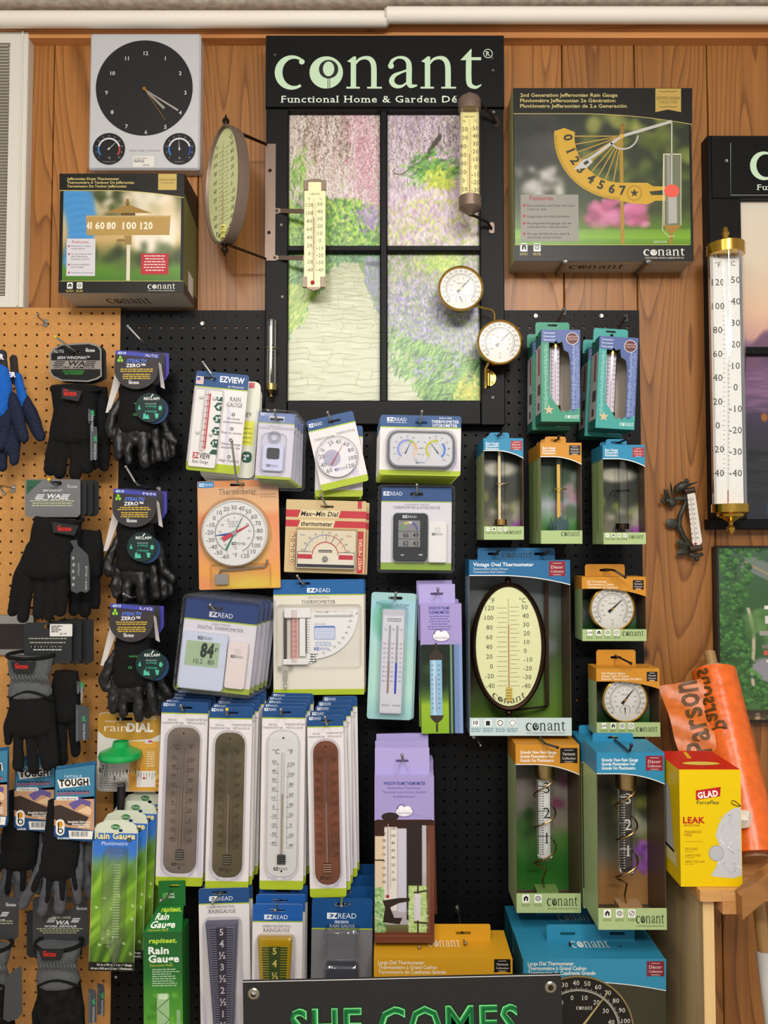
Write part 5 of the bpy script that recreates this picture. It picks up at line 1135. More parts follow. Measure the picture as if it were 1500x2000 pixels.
t.iline('3a3836', [(777, 1038), (820, 1038)], 1, w + 1e-4); t.iline('3a3836', [(777, 1053), (820, 1053)], 1, w + 1e-4)
for s_, a, b_, y_ in (('66', 787, 798, 1050), ('49', 806, 817, 1050), ('62', 787, 798, 1066), ('43', 806, 817, 1066)): t.text(s_, a, y_, 9, '24221f', b_, w=w + 1e-4, bold=.02)
ez(t, 786, 1012, 4.6, 'e8e8ea', 813, w); t.irect('c8c8ca', 783, 1083, 789, 1085, w=w); t.irect('c8c8ca', 818, 1082, 825, 1084.5, w=w)
t.slab('sensor', t.rect(836.5, 1018, 872, 1098, 4), .001, .012, plastic('e6e2dc', .4), bev=.001); ez(t, 843, 1045, 4, '44444a', 864, .0124)
for i in range(3): t.iline('b8b4ae', [(848, 1031 + i * 3.5), (860, 1031 + i * 3.5)], .9, .0124)
# ---- orange dial thermometer card
t = Thing('dial_thermometer_card', 'orange card with a large white dial thermometer and mounting bracket', 'thermometer', 466, 1045, -.11, roll=-1.6, plain=True)
t.slab('card', t.rect(387, 938, 546, 1150, 3), -.0007, 0, card('d08a58'), [slot(t, 466, 946, 30, 6)])
cv = canvas(60, 80, (0, 'cfa078'), (.22, 'd9a878'), (.3, 'd8885a'), (.6, 'e09468'), (.8, 'e09a50'), (1, 'd8a83c')); blob(cv, 28, 40, 26, 27, 'd8ac5c', .8, .1); blob(cv, 36, 76, 16, 6, 'e0c84c', .8, .6); blob(cv, 4, 76, 8, 7, 'e08a60', .8, .6)
hl = t.picture('printed_card', 388, 951, 545, 1149, .0002, cv); t.irect('2f7fb4', 388, 939, 420, 951, 3); ez(t, 391, 948, 5.4, 'e0ecf4', 418)
t.text('Thermometer', 427, 964, 11, 'e8dccb', 502, bold=.03); t.text('Thermometer', 427.8, 964.8, 11, 'a07850', 502.8, bold=.05, w=.0004); t.text('Better Mounting Bracket', 494, 968, 3.4, '4a3828', 541); t.text('for Easy Viewing', 511, 973, 3.4, '4a3828', 541)
t.add('dial_rim', MB().lathe([(64 * t.k, 0), (64 * t.k, .016), (62 * t.k, .018), (60 * t.k, .016)], t.uv(461, 1041)[0], 0, 48, axis='w', cv=t.uv(461, 1041)[1], cap=False), plastic('d8d6d2', .35), True)
t.add('dial_face', MB().prism(t.ell(461, 1041, 60.5, n=48), .001, .0155), cm('dedcd8', .35)); w = .0158
for i in range(19):
    a = -157 + i * 17.4; q = circ(461, 1041, 49, a); t.text(str(-60 + i * 10), q[0], q[1] + 4, 8.2, '33383e', al='C', w=w)
for i in range(91): radial(t, '44484c', 461, 1041, 37, 39.5 if i % 5 else 42, -157 + i * 3.48, .7, w)
for i in range(11): q = circ(461, 1041, 29, -140 + i * 28); t.text(str(-50 + i * 10), q[0], q[1] + 2, 4, '5a6066', al='C', w=w)
arcline(t, '55595d', 461, 1041, 37, -157, 157, .8, w, 40); t.text('°F', 461, 1088, 8, '33383e', al='C', w=w); t.text('°C', 461, 1073, 6, '33383e', al='C', w=w); ez(t, 455, 1064, 5, '3c4046', 480, w); t.lines('8a8e92', 448, 474, 1018, 4, 3.4, 1.4, .2, 'C', w)
needle(t, 'green_needle', 461, 1041, 28, 40, 36, 2.2, w + .0004, plastic('2f7a58')); needle(t, 'blue_needle', 461, 1041, -96, 36, 0, 4.5, w + .001, plastic('3a58b0')); needle(t, 'red_needle', 461, 1041, 63, 32, 26, 5.5, w + .0016, plastic('c43848')); t.add('hub', MB().prism(t.ell(461, 1041, 5, n=18), w, w + .004), metal('b8b8b4', .3))
a, b_, c_ = t.uv(425, 1116), t.uv(520, 1108), t.uv(522, 1094); br = t.add('mounting_rod', MB().tube([(t.uv(428, 1122)[0], t.uv(0, 1122)[1], .006), (t.uv(430, 1113)[0], t.uv(0, 1113)[1], .006), (b_[0] - .004, b_[1], .006), (b_[0], b_[1] + .004, .006), (c_[0], c_[1], .006)], .0024, 8), metal('b0a89c', .3), True)
t.slab('bracket_foot', t.rect(420, 1120, 446, 1140, 2), .001, .009, metal('b4aca4', .35), parent=br)
blister(t, t.rect(411, 1101, 528, 1146, 5), .012); blister(t, t.ell(461, 1041, 70), .0225, bev=.006)
# ---- max-min dial
t = Thing('max_min_dial_card', 'tan and red card with a cream max-min dial thermometer', 'thermometer', 635, 1048, -.115, 'max-min dial cards', roll=1.6, plain=True)
t.slab('card', t.rect(557, 977, 714, 1119, 2), -.0007, 0, card('c9b184'), [slot(t, 637, 989, 26, 5)]); RD = 'b8323c'
t.irect(RD, 557, 997, 714, 1011); t.irect(RD, 557, 1017, 714, 1030); t.irect(RD, 697, 977, 705, 992); t.irect(RD, 699, 1036, 710, 1118); t.text('WEST METERS', 707.5, 1112, 6.4, 'e2cfa8', rot=-90, bold=.02)
for x0, x1, y_, s_ in ((581, 660, 1009, 'Max~Min Dial'), (581, 650, 1028.5, 'thermometer')): t.ink('d8c8a0', t.pts([(x0, y_ + 2), (x0 + 5, y_ - 12), (x1 + 4, y_ - 12), (x1, y_ + 2)]), None); t.text(s_, x0 + 5, y_ - .5, 9, '1f1a18', x1 - 2, bold=.025, ital=.2)
t.irect('c86a54', 566, 1041, 579, 1104); t.irect('d0bc92', 567, 1042, 578, 1103)
for i in range(6): arcline(t, '3a2c24', 572.5, 1047 + i * 10, 3, 0, 360 if i % 2 else 250, 1.3, None, 10)
t.slab('case', t.rect(581, 1036, 696, 1110, 3), .0004, .013, plastic('d8cdb0', .4), bev=.0012); w = .0133
t.irect('22222c', 583, 1078, 694, 1108, w=w); t.irect('e0d8c4', 584, 1079, 693, 1102, w=w + 2e-5); t.irect(RD, 584, 1083, 612, 1092, w=w + 4e-5); t.irect(RD, 663, 1083, 691, 1092, w=w + 4e-5)
t.ink('ddd4bc', t.ell(637, 1084, 27, 22, 24, 0, 0, 180) , w + 5e-5); arcline(t, 'b8323c', 637, 1084, 25, -88, 88, 1.8, w + 6e-5); arcline(t, '6a88b8', 637, 1086, 41, -78, 5, 1.4, w + 6e-5); arcline(t, 'c0605c', 637, 1086, 41, 5, 78, 1.4, w + 6e-5)
for i in range(10): q = circ(637, 1086, 46, -76 + i * 17); t.text(str(abs(-40 + 10 * i)), q[0], q[1] + 2, 4, '4a4a52', al='C', w=w + 6e-5); radial(t, '8a8478', 637, 1086, 36, 41, -76 + i * 17, .7, w + 6e-5)
radial(t, '3a3a40', 637, 1086, 26, 42, 2, .9, w + 7e-5); radial(t, '3a3a40', 637, 1086, 26, 42, 24, .9, w + 7e-5); radial(t, 'c0505c', 637, 1086, 26, 42, 46, .9, w + 7e-5); t.text('MIN', 588, 1048, 3.6, '6a88b8', w=w); t.text('MAX', 677, 1048, 3.6, 'c0605c', w=w); t.irect('2c2c36', 624, 1074, 650, 1079, w=w + 8e-5); t.text('thermometer', 625, 1078, 3.4, 'e8e0d0', 649, w=w + 9e-5)
t.add('set_knob', MB().lathe([(5.5 * t.k, w), (5.5 * t.k, w + .004), (4 * t.k, w + .005)], t.uv(637, 1091)[0], 0, 18, axis='w', cv=t.uv(637, 1091)[1]), plastic('8a8680', .4)); t.irect('2c2c36', 584, 1103, 694, 1107, w=w + 4e-5)
blister(t, t.rect(578, 1032, 700, 1114, 5), .0185); t.dup(5, 1.5, .021, 'tan and red max-min dial card, second on its hook, behind the front one', droll=.3)
# ---- large wireless digital thermometers
t = Thing('wireless_thermometer_pack', 'clear clamshell with a large white digital thermometer and sensor, front of its stack', 'thermometer pack', 425, 1262, -.17, roll=6, plain=True)
shell(t, 346, 1166, 505, 1358, 12, .017); t.slab('card', t.rect(354, 1174, 497, 1350, 4), -.0008, 0, card('ded9dd'), [slot(t, 412, 1189, 32, 7)])
t.add('band', MB().prism(t.rect(354, 1174, 497, 1213), .0001, .0002, [slot(t, 412, 1189, 32, 7)]), ink('1c3870')); t.irect(LIME, 354, 1213, 497, 1215.5); t.ink('a2b63a', t.rect(354, 1339, 497, 1350), .0003); ez(t, 402, 1206, 9, 'f0f2f6', 448); t.text('LARGE WIRELESS', 408, 1222, 3.6, '88838a', 446, serif=True); t.text('DIGITAL THERMOMETER', 382, 1231, 6.2, '5f5a64', 472, serif=True)
dv = t.slab('device', t.rect(358, 1238, 446, 1347, 6), .001, .014, plastic('ccd2e2', .35), bev=.0015); t.slab('screen', t.rect(367, 1254, 432, 1302), .014, .0142, plastic('a8bc98', .15), parent=dv); w = .0145
ez(t, 388, 1250, 5.4, '4a5058', 416, w); t.text('84', 395, 1283, 25, '2a382c', 421, w=w, bold=.05, ital=.05); t.text('F', 424, 1272, 8, '2a382c', 430, w=w); t.text('10.2', 384, 1297, 9, '34443a', 402, w=w); t.text('80', 412, 1297, 9, '34443a', 424, w=w)
t.slab('sensor', t.rect(447.5, 1249, 487, 1339, 6), .001, .012, plastic('e6d8d2', .4), bev=.0012); ez(t, 455, 1279, 4.6, '44444a', 479, .0124)
for i in range(3): t.iline('c0b0a8', [(461, 1263 + i * 3.6), (474, 1263 + i * 3.6)], .9, .0124)
stack(t, 4, 5.5, -.6, .022, 'clear clamshell large digital thermometer pack', grp='large digital thermometer packs', where='of its stack', jr=.6)
# ---- quarter-circle rain and wind gauge
t = Thing('weather_gauge_card', 'blue topped card with a white quarter-circle wind and rain gauge', 'gauge', 622, 1244, -.10, roll=-.4, plain=True)
ezcard(t, 534, 1132, 711, 1356, 1161, 1345, (593, 1140, 27, 5), col='dcd6c8', band='1f5f9c', r=2, art=False); ez(t, 600, 1157, 7.8, 'f0f2f6', 645); t.text('INDOOR/OUTDOOR', 602, 1169, 3.6, '8a857c', 643, serif=True); t.text('THERMOMETER', 589, 1179, 6.4, '4a4642', 656, serif=True)
V_ = plastic('e8e6e2', .35); fan = [(600, 1196), (698, 1190), (700, 1196), (694, 1200)] + [circ(606, 1198, 88 + 6 * math.sin(R(a)), a) for a in range(92, 176, 6)] + [(608, 1296), (600, 1288)]
bd = t.slab('fan_plate', t.pts(fan), .001, .005, V_, bev=.0006); w = .0053
t.slab('holder_bar', t.rect(556, 1187, 608, 1206, 3), .001, .012, V_, bev=.001); t.slab('holder_bar', t.rect(554, 1285, 604, 1296, 3), .001, .012, V_, bev=.001)
t.add('wind_tube', MB().tube([(*t.uv(558, 1290), .008), (*t.uv(558, 1194), .008)], .0035, 10), plastic('4a4448', .3), True); t.add('rain_tube', MB().tube([(*t.uv(576, 1290), .008), (*t.uv(576, 1190), .008)], .0082, 16), clear('f0d8d4', .14, .06), True)
t.slab('rain_scale', t.rect(569, 1207, 584, 1286), .0036, .004, cm('d8b0a8', .5)); t.slab('thermo_strip', t.rect(586, 1206, 597, 1280), .001, .008, V_)
for i in range(8): t.text(str(8 - i), 578, 1216 + i * 9.6, 5.5, 'b8303c', al='C', w=.0044); t.iline('c0585c', [(570, 1214 + i * 9.6), (574, 1214 + i * 9.6)], .8, .0044)
t.iline('5a5a5e', [(598, 1212), (598, 1274)], 2.2, w); [t.iline('5a5a5e', [(600, 1214 + i * 5), (606, 1214 + i * 5)], .8, w) for i in range(13)]
t.irect('5f7fc0', 614, 1222, 655, 1249, 3, w=w); t.irect('dcdee6', 615, 1226, 654, 1248, 2, w=w + 3e-5)
for i in range(5): t.iline('8aa0d0', [(616, 1229.5 + i * 4), (653, 1229.5 + i * 4)], 1.2, w + 5e-5)
t.text('WIND CHILL CHART', 614, 1220, 2.6, '4a68b0', 637, w=w); t.lines('8aa0d0', 616, 650, 1253, 3, 3.4, 1.5, w=w); ez(t, 614, 1269, 5, '3c5cb0', 643, w)
for i, s_ in enumerate(('60', '50', '45', '40', '30', '25', '20', '15', '10', '5')): a = 92 + i * 8.6; q = circ(606, 1198, 80, a); t.text(s_, q[0], q[1] + 2.4, 4, '3a3a40', al='C', w=w)
t.text('TOTAL RAIN', 617, 1197, 3, '3a3a40', w=w); [t.iline('3a3a40', [(640 + i * 4, 1193), (640 + i * 4, 1195 + (i % 4 == 0) * 2)], .6, w) for i in range(13)]; t.slab('rain_slider', t.rect(614, 1201, 690, 1205, 1), .005, .006, plastic('b4b2b0', .4)); t.lines('3a3a40', 606, 618, 1276, 4, 4.6, 2.2, 0, 'L', w)
t.add('stake_cup', MB().lathe([(3 * t.k, t.uv(0, 1342)[1]), (4.5 * t.k, t.uv(0, 1340)[1]), (5 * t.k, t.uv(0, 1310)[1]), (15 * t.k, t.uv(0, 1303)[1]), (15 * t.k, t.uv(0, 1300)[1]), (5 * t.k, t.uv(0, 1297)[1])], t.uv(558, 0)[0], .009, 18), clear('dcdad8', .3, .15), True)
blister(t, t.rect(540, 1180, 706, 1300, 8), .0175); t.dup(2.5, 1.2, .036, 'blue topped quarter-circle weather gauge card hidden behind the front one', droll=0)
t.o['group'] = 'quarter-circle weather gauge cards'
for c in COL.objects:
    if 'quarter-circle weather gauge card hidden' in c.get('label', ''): c['group'] = 'quarter-circle weather gauge cards'
# ---- silver indoor-outdoor thermometer
t = Thing('indoor_outdoor_thermometer_card', 'pale aqua card with a silver thermometer, red and blue columns', 'thermometer', 764, 1281, -.105, 'silver indoor-outdoor thermometers', roll=2.2, plain=True)
t.slab('card', t.rect(721, 1158, 808, 1404, 6), -.0007, 0, card('9cc4c4'), [slot(t, 768, 1168, 28, 6)]); cv = canvas(18, 50, (0, '9cc6d6'), (.25, 'a8d0d4'), (.5, '9ccac0'), (.8, 'a6d4c8'), (1, '9ac8c8')); blob(cv, 5, 8, 4, 8, '5fa8a0', .9, .3); blob(cv, 4, 9, 3, 6, '7cc0a0', .8, .4)
for i in range(9): blob(cv, 2 + i * 2, 28 + 6 * math.sin(i), 1.2, 12, 'bfe0d4', .5, .5)
t.picture('printed_card', 722, 1173, 807, 1402, .0002, cv); t.text('Thermometer', 730, 1184, 6.5, '33504c', 796, serif=True)
t.slab('device', t.rect(744, 1190, 788, 1391, 3), .0004, .012, plastic('c2c2ca', .3), bev=.0012); t.slab('scale_face', t.rect(746, 1202, 786, 1388), .012, .0123, cm('d4d4da', .35)); w = .0126
t.irect('4a4a50', 754, 1207, 780, 1213, w=w); t.irect('d4d4da', 754.8, 1207.8, 779.2, 1212.2, w=w + 2e-5); t.text('SPRINGFIELD', 756, 1211.6, 3.4, '3a3a40', 778, w=w + 4e-5)
for i in range(9):
    y_ = 1256 + i * 9; c_ = 'c04048' if i < 4 else '3868b8'
    for x_, n_ in ((750, 40 - i * 10), (766, 100 - i * 20), (782, 40 - i * 10)): t.text(str(abs(n_)), x_, y_ + 1.6, 3.4, c_, al='C', w=w)
    for x_ in (754.5, 773): t.iline('4a4a50', [(x_, y_), (x_ + 4, y_)], .6, w)
for x_, s_ in ((751, '°C'), (766, '°F'), (781, '°C')): t.text(s_, x_, 1231, 4, '3a3a40', al='C', w=w)
for x_, h, yt in ((759.5, 'a07a78', 1290), (774, '2838b8', 1293)): t.irect('9ea0a6', x_ - 2.2, 1220, x_ + 2.2, 1352, 2, w=w); t.irect(h, x_ - 1.8, yt, x_ + 1.8, 1352, 1, w=w + 3e-5)
t.text('INDOOR', 749, 1376, 3, '3a3a40', 763, w=w); t.text('OUTDOOR', 769, 1376, 3, '3a3a40', 785, w=w); blister(t, t.rect(738, 1184, 794, 1397, 7), .0165); t.dup(5, 2, .019, 'pale aqua silver thermometer card, second on its hook behind the front one')
# ================================================================ window cartons with goods inside
KRAFT = card('5a4634'); YEL = 'c98a2c'; CYAN = '2f86ac'; SAGE = 'a9bd84'
def twomat(t, name, pts, w0, w1, mo, mi, test):
    me = MB().prism(pts, w0, w1).mesh(name, mo); me.materials.append(mi)
    for f in me.polygons: f.material_index = 0 if test(f.normal) else 1
    return link(name, me, t.o)
def tab(t, x0, x1, y0, y1, w, col, holes, r=5):
    return t.slab('hang_tab', t.rect(x0, y0, x1, y1 + 4, r, c='cd'), w - .0007, w, card(col), [slot(t, *h) for h in holes])
def winbox(t, x0, x1, y0, yh, yt, y1, dep, head, cv, tray=SAGE, side=SAGE, tabr=None, drop=14, line='e8e8e4', tabw=.5, holes=None):
    """carton with an open window: header, tray, side and back panels; front at w = 0"""
    p = t.rect(x0, y0, x1, y1); u0, v0 = p[0]; u1, v1 = p[2]; k = t.k
    vh = t.uv(0 if t.plain else (x0 + x1) / 2, yh)[1]; vt = t.uv(0 if t.plain else (x0 + x1) / 2, yt)[1]; th = .0012; vd = vh - drop * k
    t.slab('back_panel', rr(u0 + th, v0, u1 - th, v1), -dep, -dep + th, card('6a6a58'))
    H, Wd = cv.shape[:2]; sv = t.uv; t.uv = lambda x, y, w=0: (x, y); t.picture('printed_photo', u0 + th, v1 - .002, u1 - th, v0 + .002, -dep + th + .0004, cv); t.uv = sv
    for a, sg in ((u0, -1), (u1 - th, 1)):
        q = [(a, v0), (a + th, v0), (a + th, v1), (a, v1)]
        twomat(t, 'side_panel', q, -dep, -.0016, card(side), KRAFT, lambda n, s_=sg: n.x * s_ > .5)
        hq = a + (-.0003 if sg < 0 else .0003) + (0 if sg < 0 else th)
        boxprint(t, 'side_header', [(card(head), [(hq, vh, 0), (hq, v1, 0), (hq, v1, -dep), (hq, vh - .004, -dep)][::-1 if sg < 0 else 1])])
    n = 14; cur = [(u0 + (u1 - u0) * i / n, vh - (vh - vd) * max(0, (i / n - .3) / .7) ** 2) for i in range(n + 1)]
    t.slab('header_panel', cur + [(u1, v1), (u0, v1)], -.0014, 0, card(head))
    if line:
        for q in stroke2(cur, 1.6 * k): t.pr.flat(q, .0004, ink(line))
    twomat(t, 'top_panel', rr(u0, v1 - .0008, u1, v1 + .0004), -dep, -.0016, card(head), KRAFT, lambda n: True)
    t.slab('tray_front', rr(u0, v0, u1, vt), -.0014, 0, card(tray)); twomat(t, 'bottom_panel', rr(u0, v0 - .0006, u1, v0 + .0006), -dep, -.0016, card('a89a84'), KRAFT, lambda n: n.z < 0)
    if tabr: tab(t, *tabr, y0, -dep * tabw, head, holes or [((tabr[0] + tabr[1]) / 2, (tabr[2] + y0) / 2, 22, 5)]) if len(tabr) == 3 else None
    return u0, v0, u1, v1, vh, vt
def gcyl(t, x, y0, y1, r, w, name='glass_tube', mat=None, n=18, cap=False):
    a = t.uv(x, y0); b_ = t.uv(x, y1); return t.add(name, MB().tube([(a[0], a[1], w), (a[0], b_[1], w)], r * t.k, n, cap=cap), mat or clear('f8f9f9', .06, .03), True)
def ringat(t, x, y, r, w, name, mat, th=.0012):
    u, v = t.uv(x, y); return t.add(name, MB().tube([(u + r * t.k * math.cos(2 * PI * i / 22), v, w + r * t.k * math.sin(2 * PI * i / 22)) for i in range(23)], th, 6), mat, True)
def gcan(seed, kind):
    if kind == 'umb': cv = bokeh(40, 90, ((0, '1c221a'), (.3, '2a3226'), (.55, '3a4030'), (.7, '6a6a54'), (.85, '8a8478'), (1, '8c8272')), [(20, 0, .5, 1, .9, ['8c907c', 'b0aca0', '5a6a40', '9aa050'], 4)], seed, 1); blob(cv, 18, 25, 18, 7, 'cfc8b4', .8, .3); dabs(cv, 30, 30, 74, 40, 88, ['9a4aa0', 'b468b8', '7a3a88'], 1.5, 4, .9, 0, 20, rnd=random.Random(1))
    elif kind == 'flo': cv = bokeh(40, 90, ((0, '1f3a20'), (.35, '2f5428'), (.5, '6f8a70'), (.6, 'b8b8c4'), (.72, '8aa88c'), (.85, '4a8a48'), (1, '3a7838')), [(14, .4, .3, 1, .7, ['b490a0', 'a8a8b8', '486a40'], 5)], seed, 1)
    elif kind == 'lawn': cv = bokeh(45, 110, ((0, '3c4a34'), (.2, '6a7464'), (.35, 'a8a098'), (.48, '8c8a80'), (.58, 'a09486'), (.68, '5f9048'), (.85, '3f8038'), (1, '4a8a3c')), [(14, .5, .25, 1, .45, ['b04870', '8a4a68', '5a6a4c'], 4), (10, .15, .5, .45, .68, ['4a7a3c', '35602c'], 5)], seed, 1)
    elif kind == 'deck': cv = bokeh(45, 110, ((0, '2c3226'), (.2, '8a8676'), (.3, '4a4c3a'), (.6, '606650'), (.72, '8a8270'), (.82, 'b08a60'), (1, 'b8925f')), [(16, .5, .2, 1, .7, ['9aa050', '6a8050', 'b8b8a8', '4a5a3c'], 5)], seed, 1); dabs(cv, 30, 30, 66, 45, 88, ['8a4aa8', 'a868c0', '6a3a88'], 2.5, 3, .9, 0, 40, rnd=random.Random(1))
    else: cv = bokeh(56, 100, ((0, '9aa0a8'), (.3, '7a8480'), (.5, '5a6a4c'), (.75, '6a8a44'), (1, '7a9a40')), [(26, 0, .2, 1, .6, ['4a5c3c', '35482c', '6f7a68', '8a8a90'], 6), (10, 0, .6, .4, .8, ['6a5a78', '5a3a48', '8a9a50'], 4)], seed, 1)
    return cv
def badge(t, x0, y0, x1, y1, a, b_, h, col='e8d8d0'):
    t.ink(h, t.pts([(x0, y0), (x1, y0), (x1, y1), ((x0 + x1) / 2, y1 - 2), (x0, y1)]), None); wd_ = x1 - x0; hh_ = y1 - y0
    t.text(a, x0 + wd_ * .14, y0 + hh_ * .48, hh_ * .2, col, x1 - wd_ * .14); t.text(b_, x0 + wd_ * .12, y0 + hh_ * .74, hh_ * .15, col, x1 - wd_ * .12); t.iline(col, [(x0 + wd_ * .25, y0 + hh_ * .14), (x1 - wd_ * .25, y0 + hh_ * .14)], .8); t.iline(col, [(x0 + wd_ * .25, y0 + hh_ * .88), (x1 - wd_ * .25, y0 + hh_ * .88)], .8)
def gauge_box(x0, x1, y0, yh, yt, y1, y, label, head, kind, n, base, bdg, tabr, plan):
    t = Thing('boxed_tube_rain_gauge', label, 'rain gauge', (x0 + x1) / 2, (y0 + y1) / 2, y)
    winbox(t, x0, x1, y0, yh, yt, y1, .043, head, gcan(3, kind), tabr=tabr, drop=15)
    for i, s_ in enumerate(('Rain Gauge', 'Pluviomètre', 'Pluviómetro')): t.text(s_, x0 + 4, y0 + 12 + i * 5.2, 4.4, 'eef0f0', x0 + (29 if i else 29), bold=.015)
    badge(t, x1 - 25, y0 + 5, x1 - 3, y0 + 24, *bdg)
    if kind == 'flo': t.logo(x1 - 40, y1 - 15, 8, '2a3020', SAGE, x1=x1 - 4)
    else: icons(t, x0 + 5, yt + 2, 4, 6.5, 11.5, life='10', cap='5a6a40'); t.logo(x1 - 32, y1 - 11, 6.5, '2a3020', SAGE, x1=x1 - 4)
    cx = (x0 + x1) / 2; plan(t, cx); t.done()
    t.o['group'] = base + ' boxes'
    for i in range(1, n + 1): t.dup(0, 0, .045 * i, f'{base} box, {ORD[i]} from the front of its row')
def plan1(t, cx):
    gcyl(t, cx - 3, 873, 1016, 9, -.020); ringat(t, cx - 1, 944, 14, -.020, 'holder_ring', metal('c8bc94', .3)); t.add('base_cup', MB().tube([(*t.uv(cx - 3, 1025), -.02), (*t.uv(cx - 3, 1014), -.02)], 12 * t.k, 18), metal('b8935a', .3), True); t.slab('scale_strip', t.rect(cx - 8, 880, cx - 3, 1014), -.0205, -.02, cm('d8c49a', .5))
    for i in range(10): t.text(str(i % 5 + 1), cx - 5.5, 893 + i * 12.5, 3.4, '3a3020', al='C', w=-.0196)
def plan2(t, cx):
    gcyl(t, cx - 1, 893, 1030, 9, -.020); ringat(t, cx, 954, 14, -.020, 'holder_ring', metal('c0b068', .3)); t.slab('scale_strip', t.rect(cx - 4, 905, cx + 2, 1010), -.0205, -.02, cm('d8a838', .5))
    VG_ = cm('2f4a4c', .5, .2, .2)
    for dx, tp, bw, w in ((0, 1007, 10, -.008), (-9, 1014, 6, -.012), (9, 1014, 6, -.012), (-15, 1010, 4, -.018), (15, 1010, 4, -.018)):
        t.slab('lotus_petal', t.pts([(cx + dx * .8 - bw * .7, 1036), (cx + dx - bw, 1026), (cx + dx * 1.1, tp), (cx + dx + bw, 1026), (cx + dx * .8 + bw * .7, 1036)]), w - .003, w, VG_)
    for i in range(8): t.text(str(i % 5 + 1), cx - 1, 916 + i * 12, 3.4, '3a2c10', al='C', w=-.0196)
def plan3(t, cx):
    gcyl(t, cx + 2, 888, 1024, 10, -.020, mat=clear('eceeee', .12, .03)); ringat(t, cx + 2, 957, 13, -.020, 'holder_ring', DBRONZE); t.add('holder_arm', MB().tube([(*t.uv(cx - 24, 967), -.02), (*t.uv(cx - 18, 958), -.02), (*t.uv(cx - 10, 957), -.02)], .0015, 6), DBRONZE, True); t.add('base_cup', MB().tube([(*t.uv(cx + 2, 1033), -.02), (*t.uv(cx + 2, 1022), -.02)], 13 * t.k, 18), DBRONZE, True)
gauge_box(945, 1022.5, 856, 880, 1028, 1054, -.167, 'blue topped carton with a brass footed glass rain gauge, under the twin brass dials', CYAN, 'umb', 2, 'blue brass footed rain gauge', ('Décor', 'Collection', 'a02c38'), (958, 998, 842), plan1)
gauge_box(1056, 1136.5, 865, 892, 1036, 1062, -.17, 'orange topped carton with a glass rain gauge in a verdigris lotus base', YEL, 'flo', 2, 'orange lotus rain gauge', ('Vermont', 'Collection', '1c1a14'), (1068, 1110, 850), plan2)
gauge_box(1178, 1260.5, 869, 896, 1040, 1063, -.17, 'blue topped carton with a dark footed glass rain gauge at the pegboard edge', CYAN, 'umb', 1, 'blue dark footed rain gauge', ('Décor', 'Collection', 'a02c38'), (1189, 1230, 855), plan3)
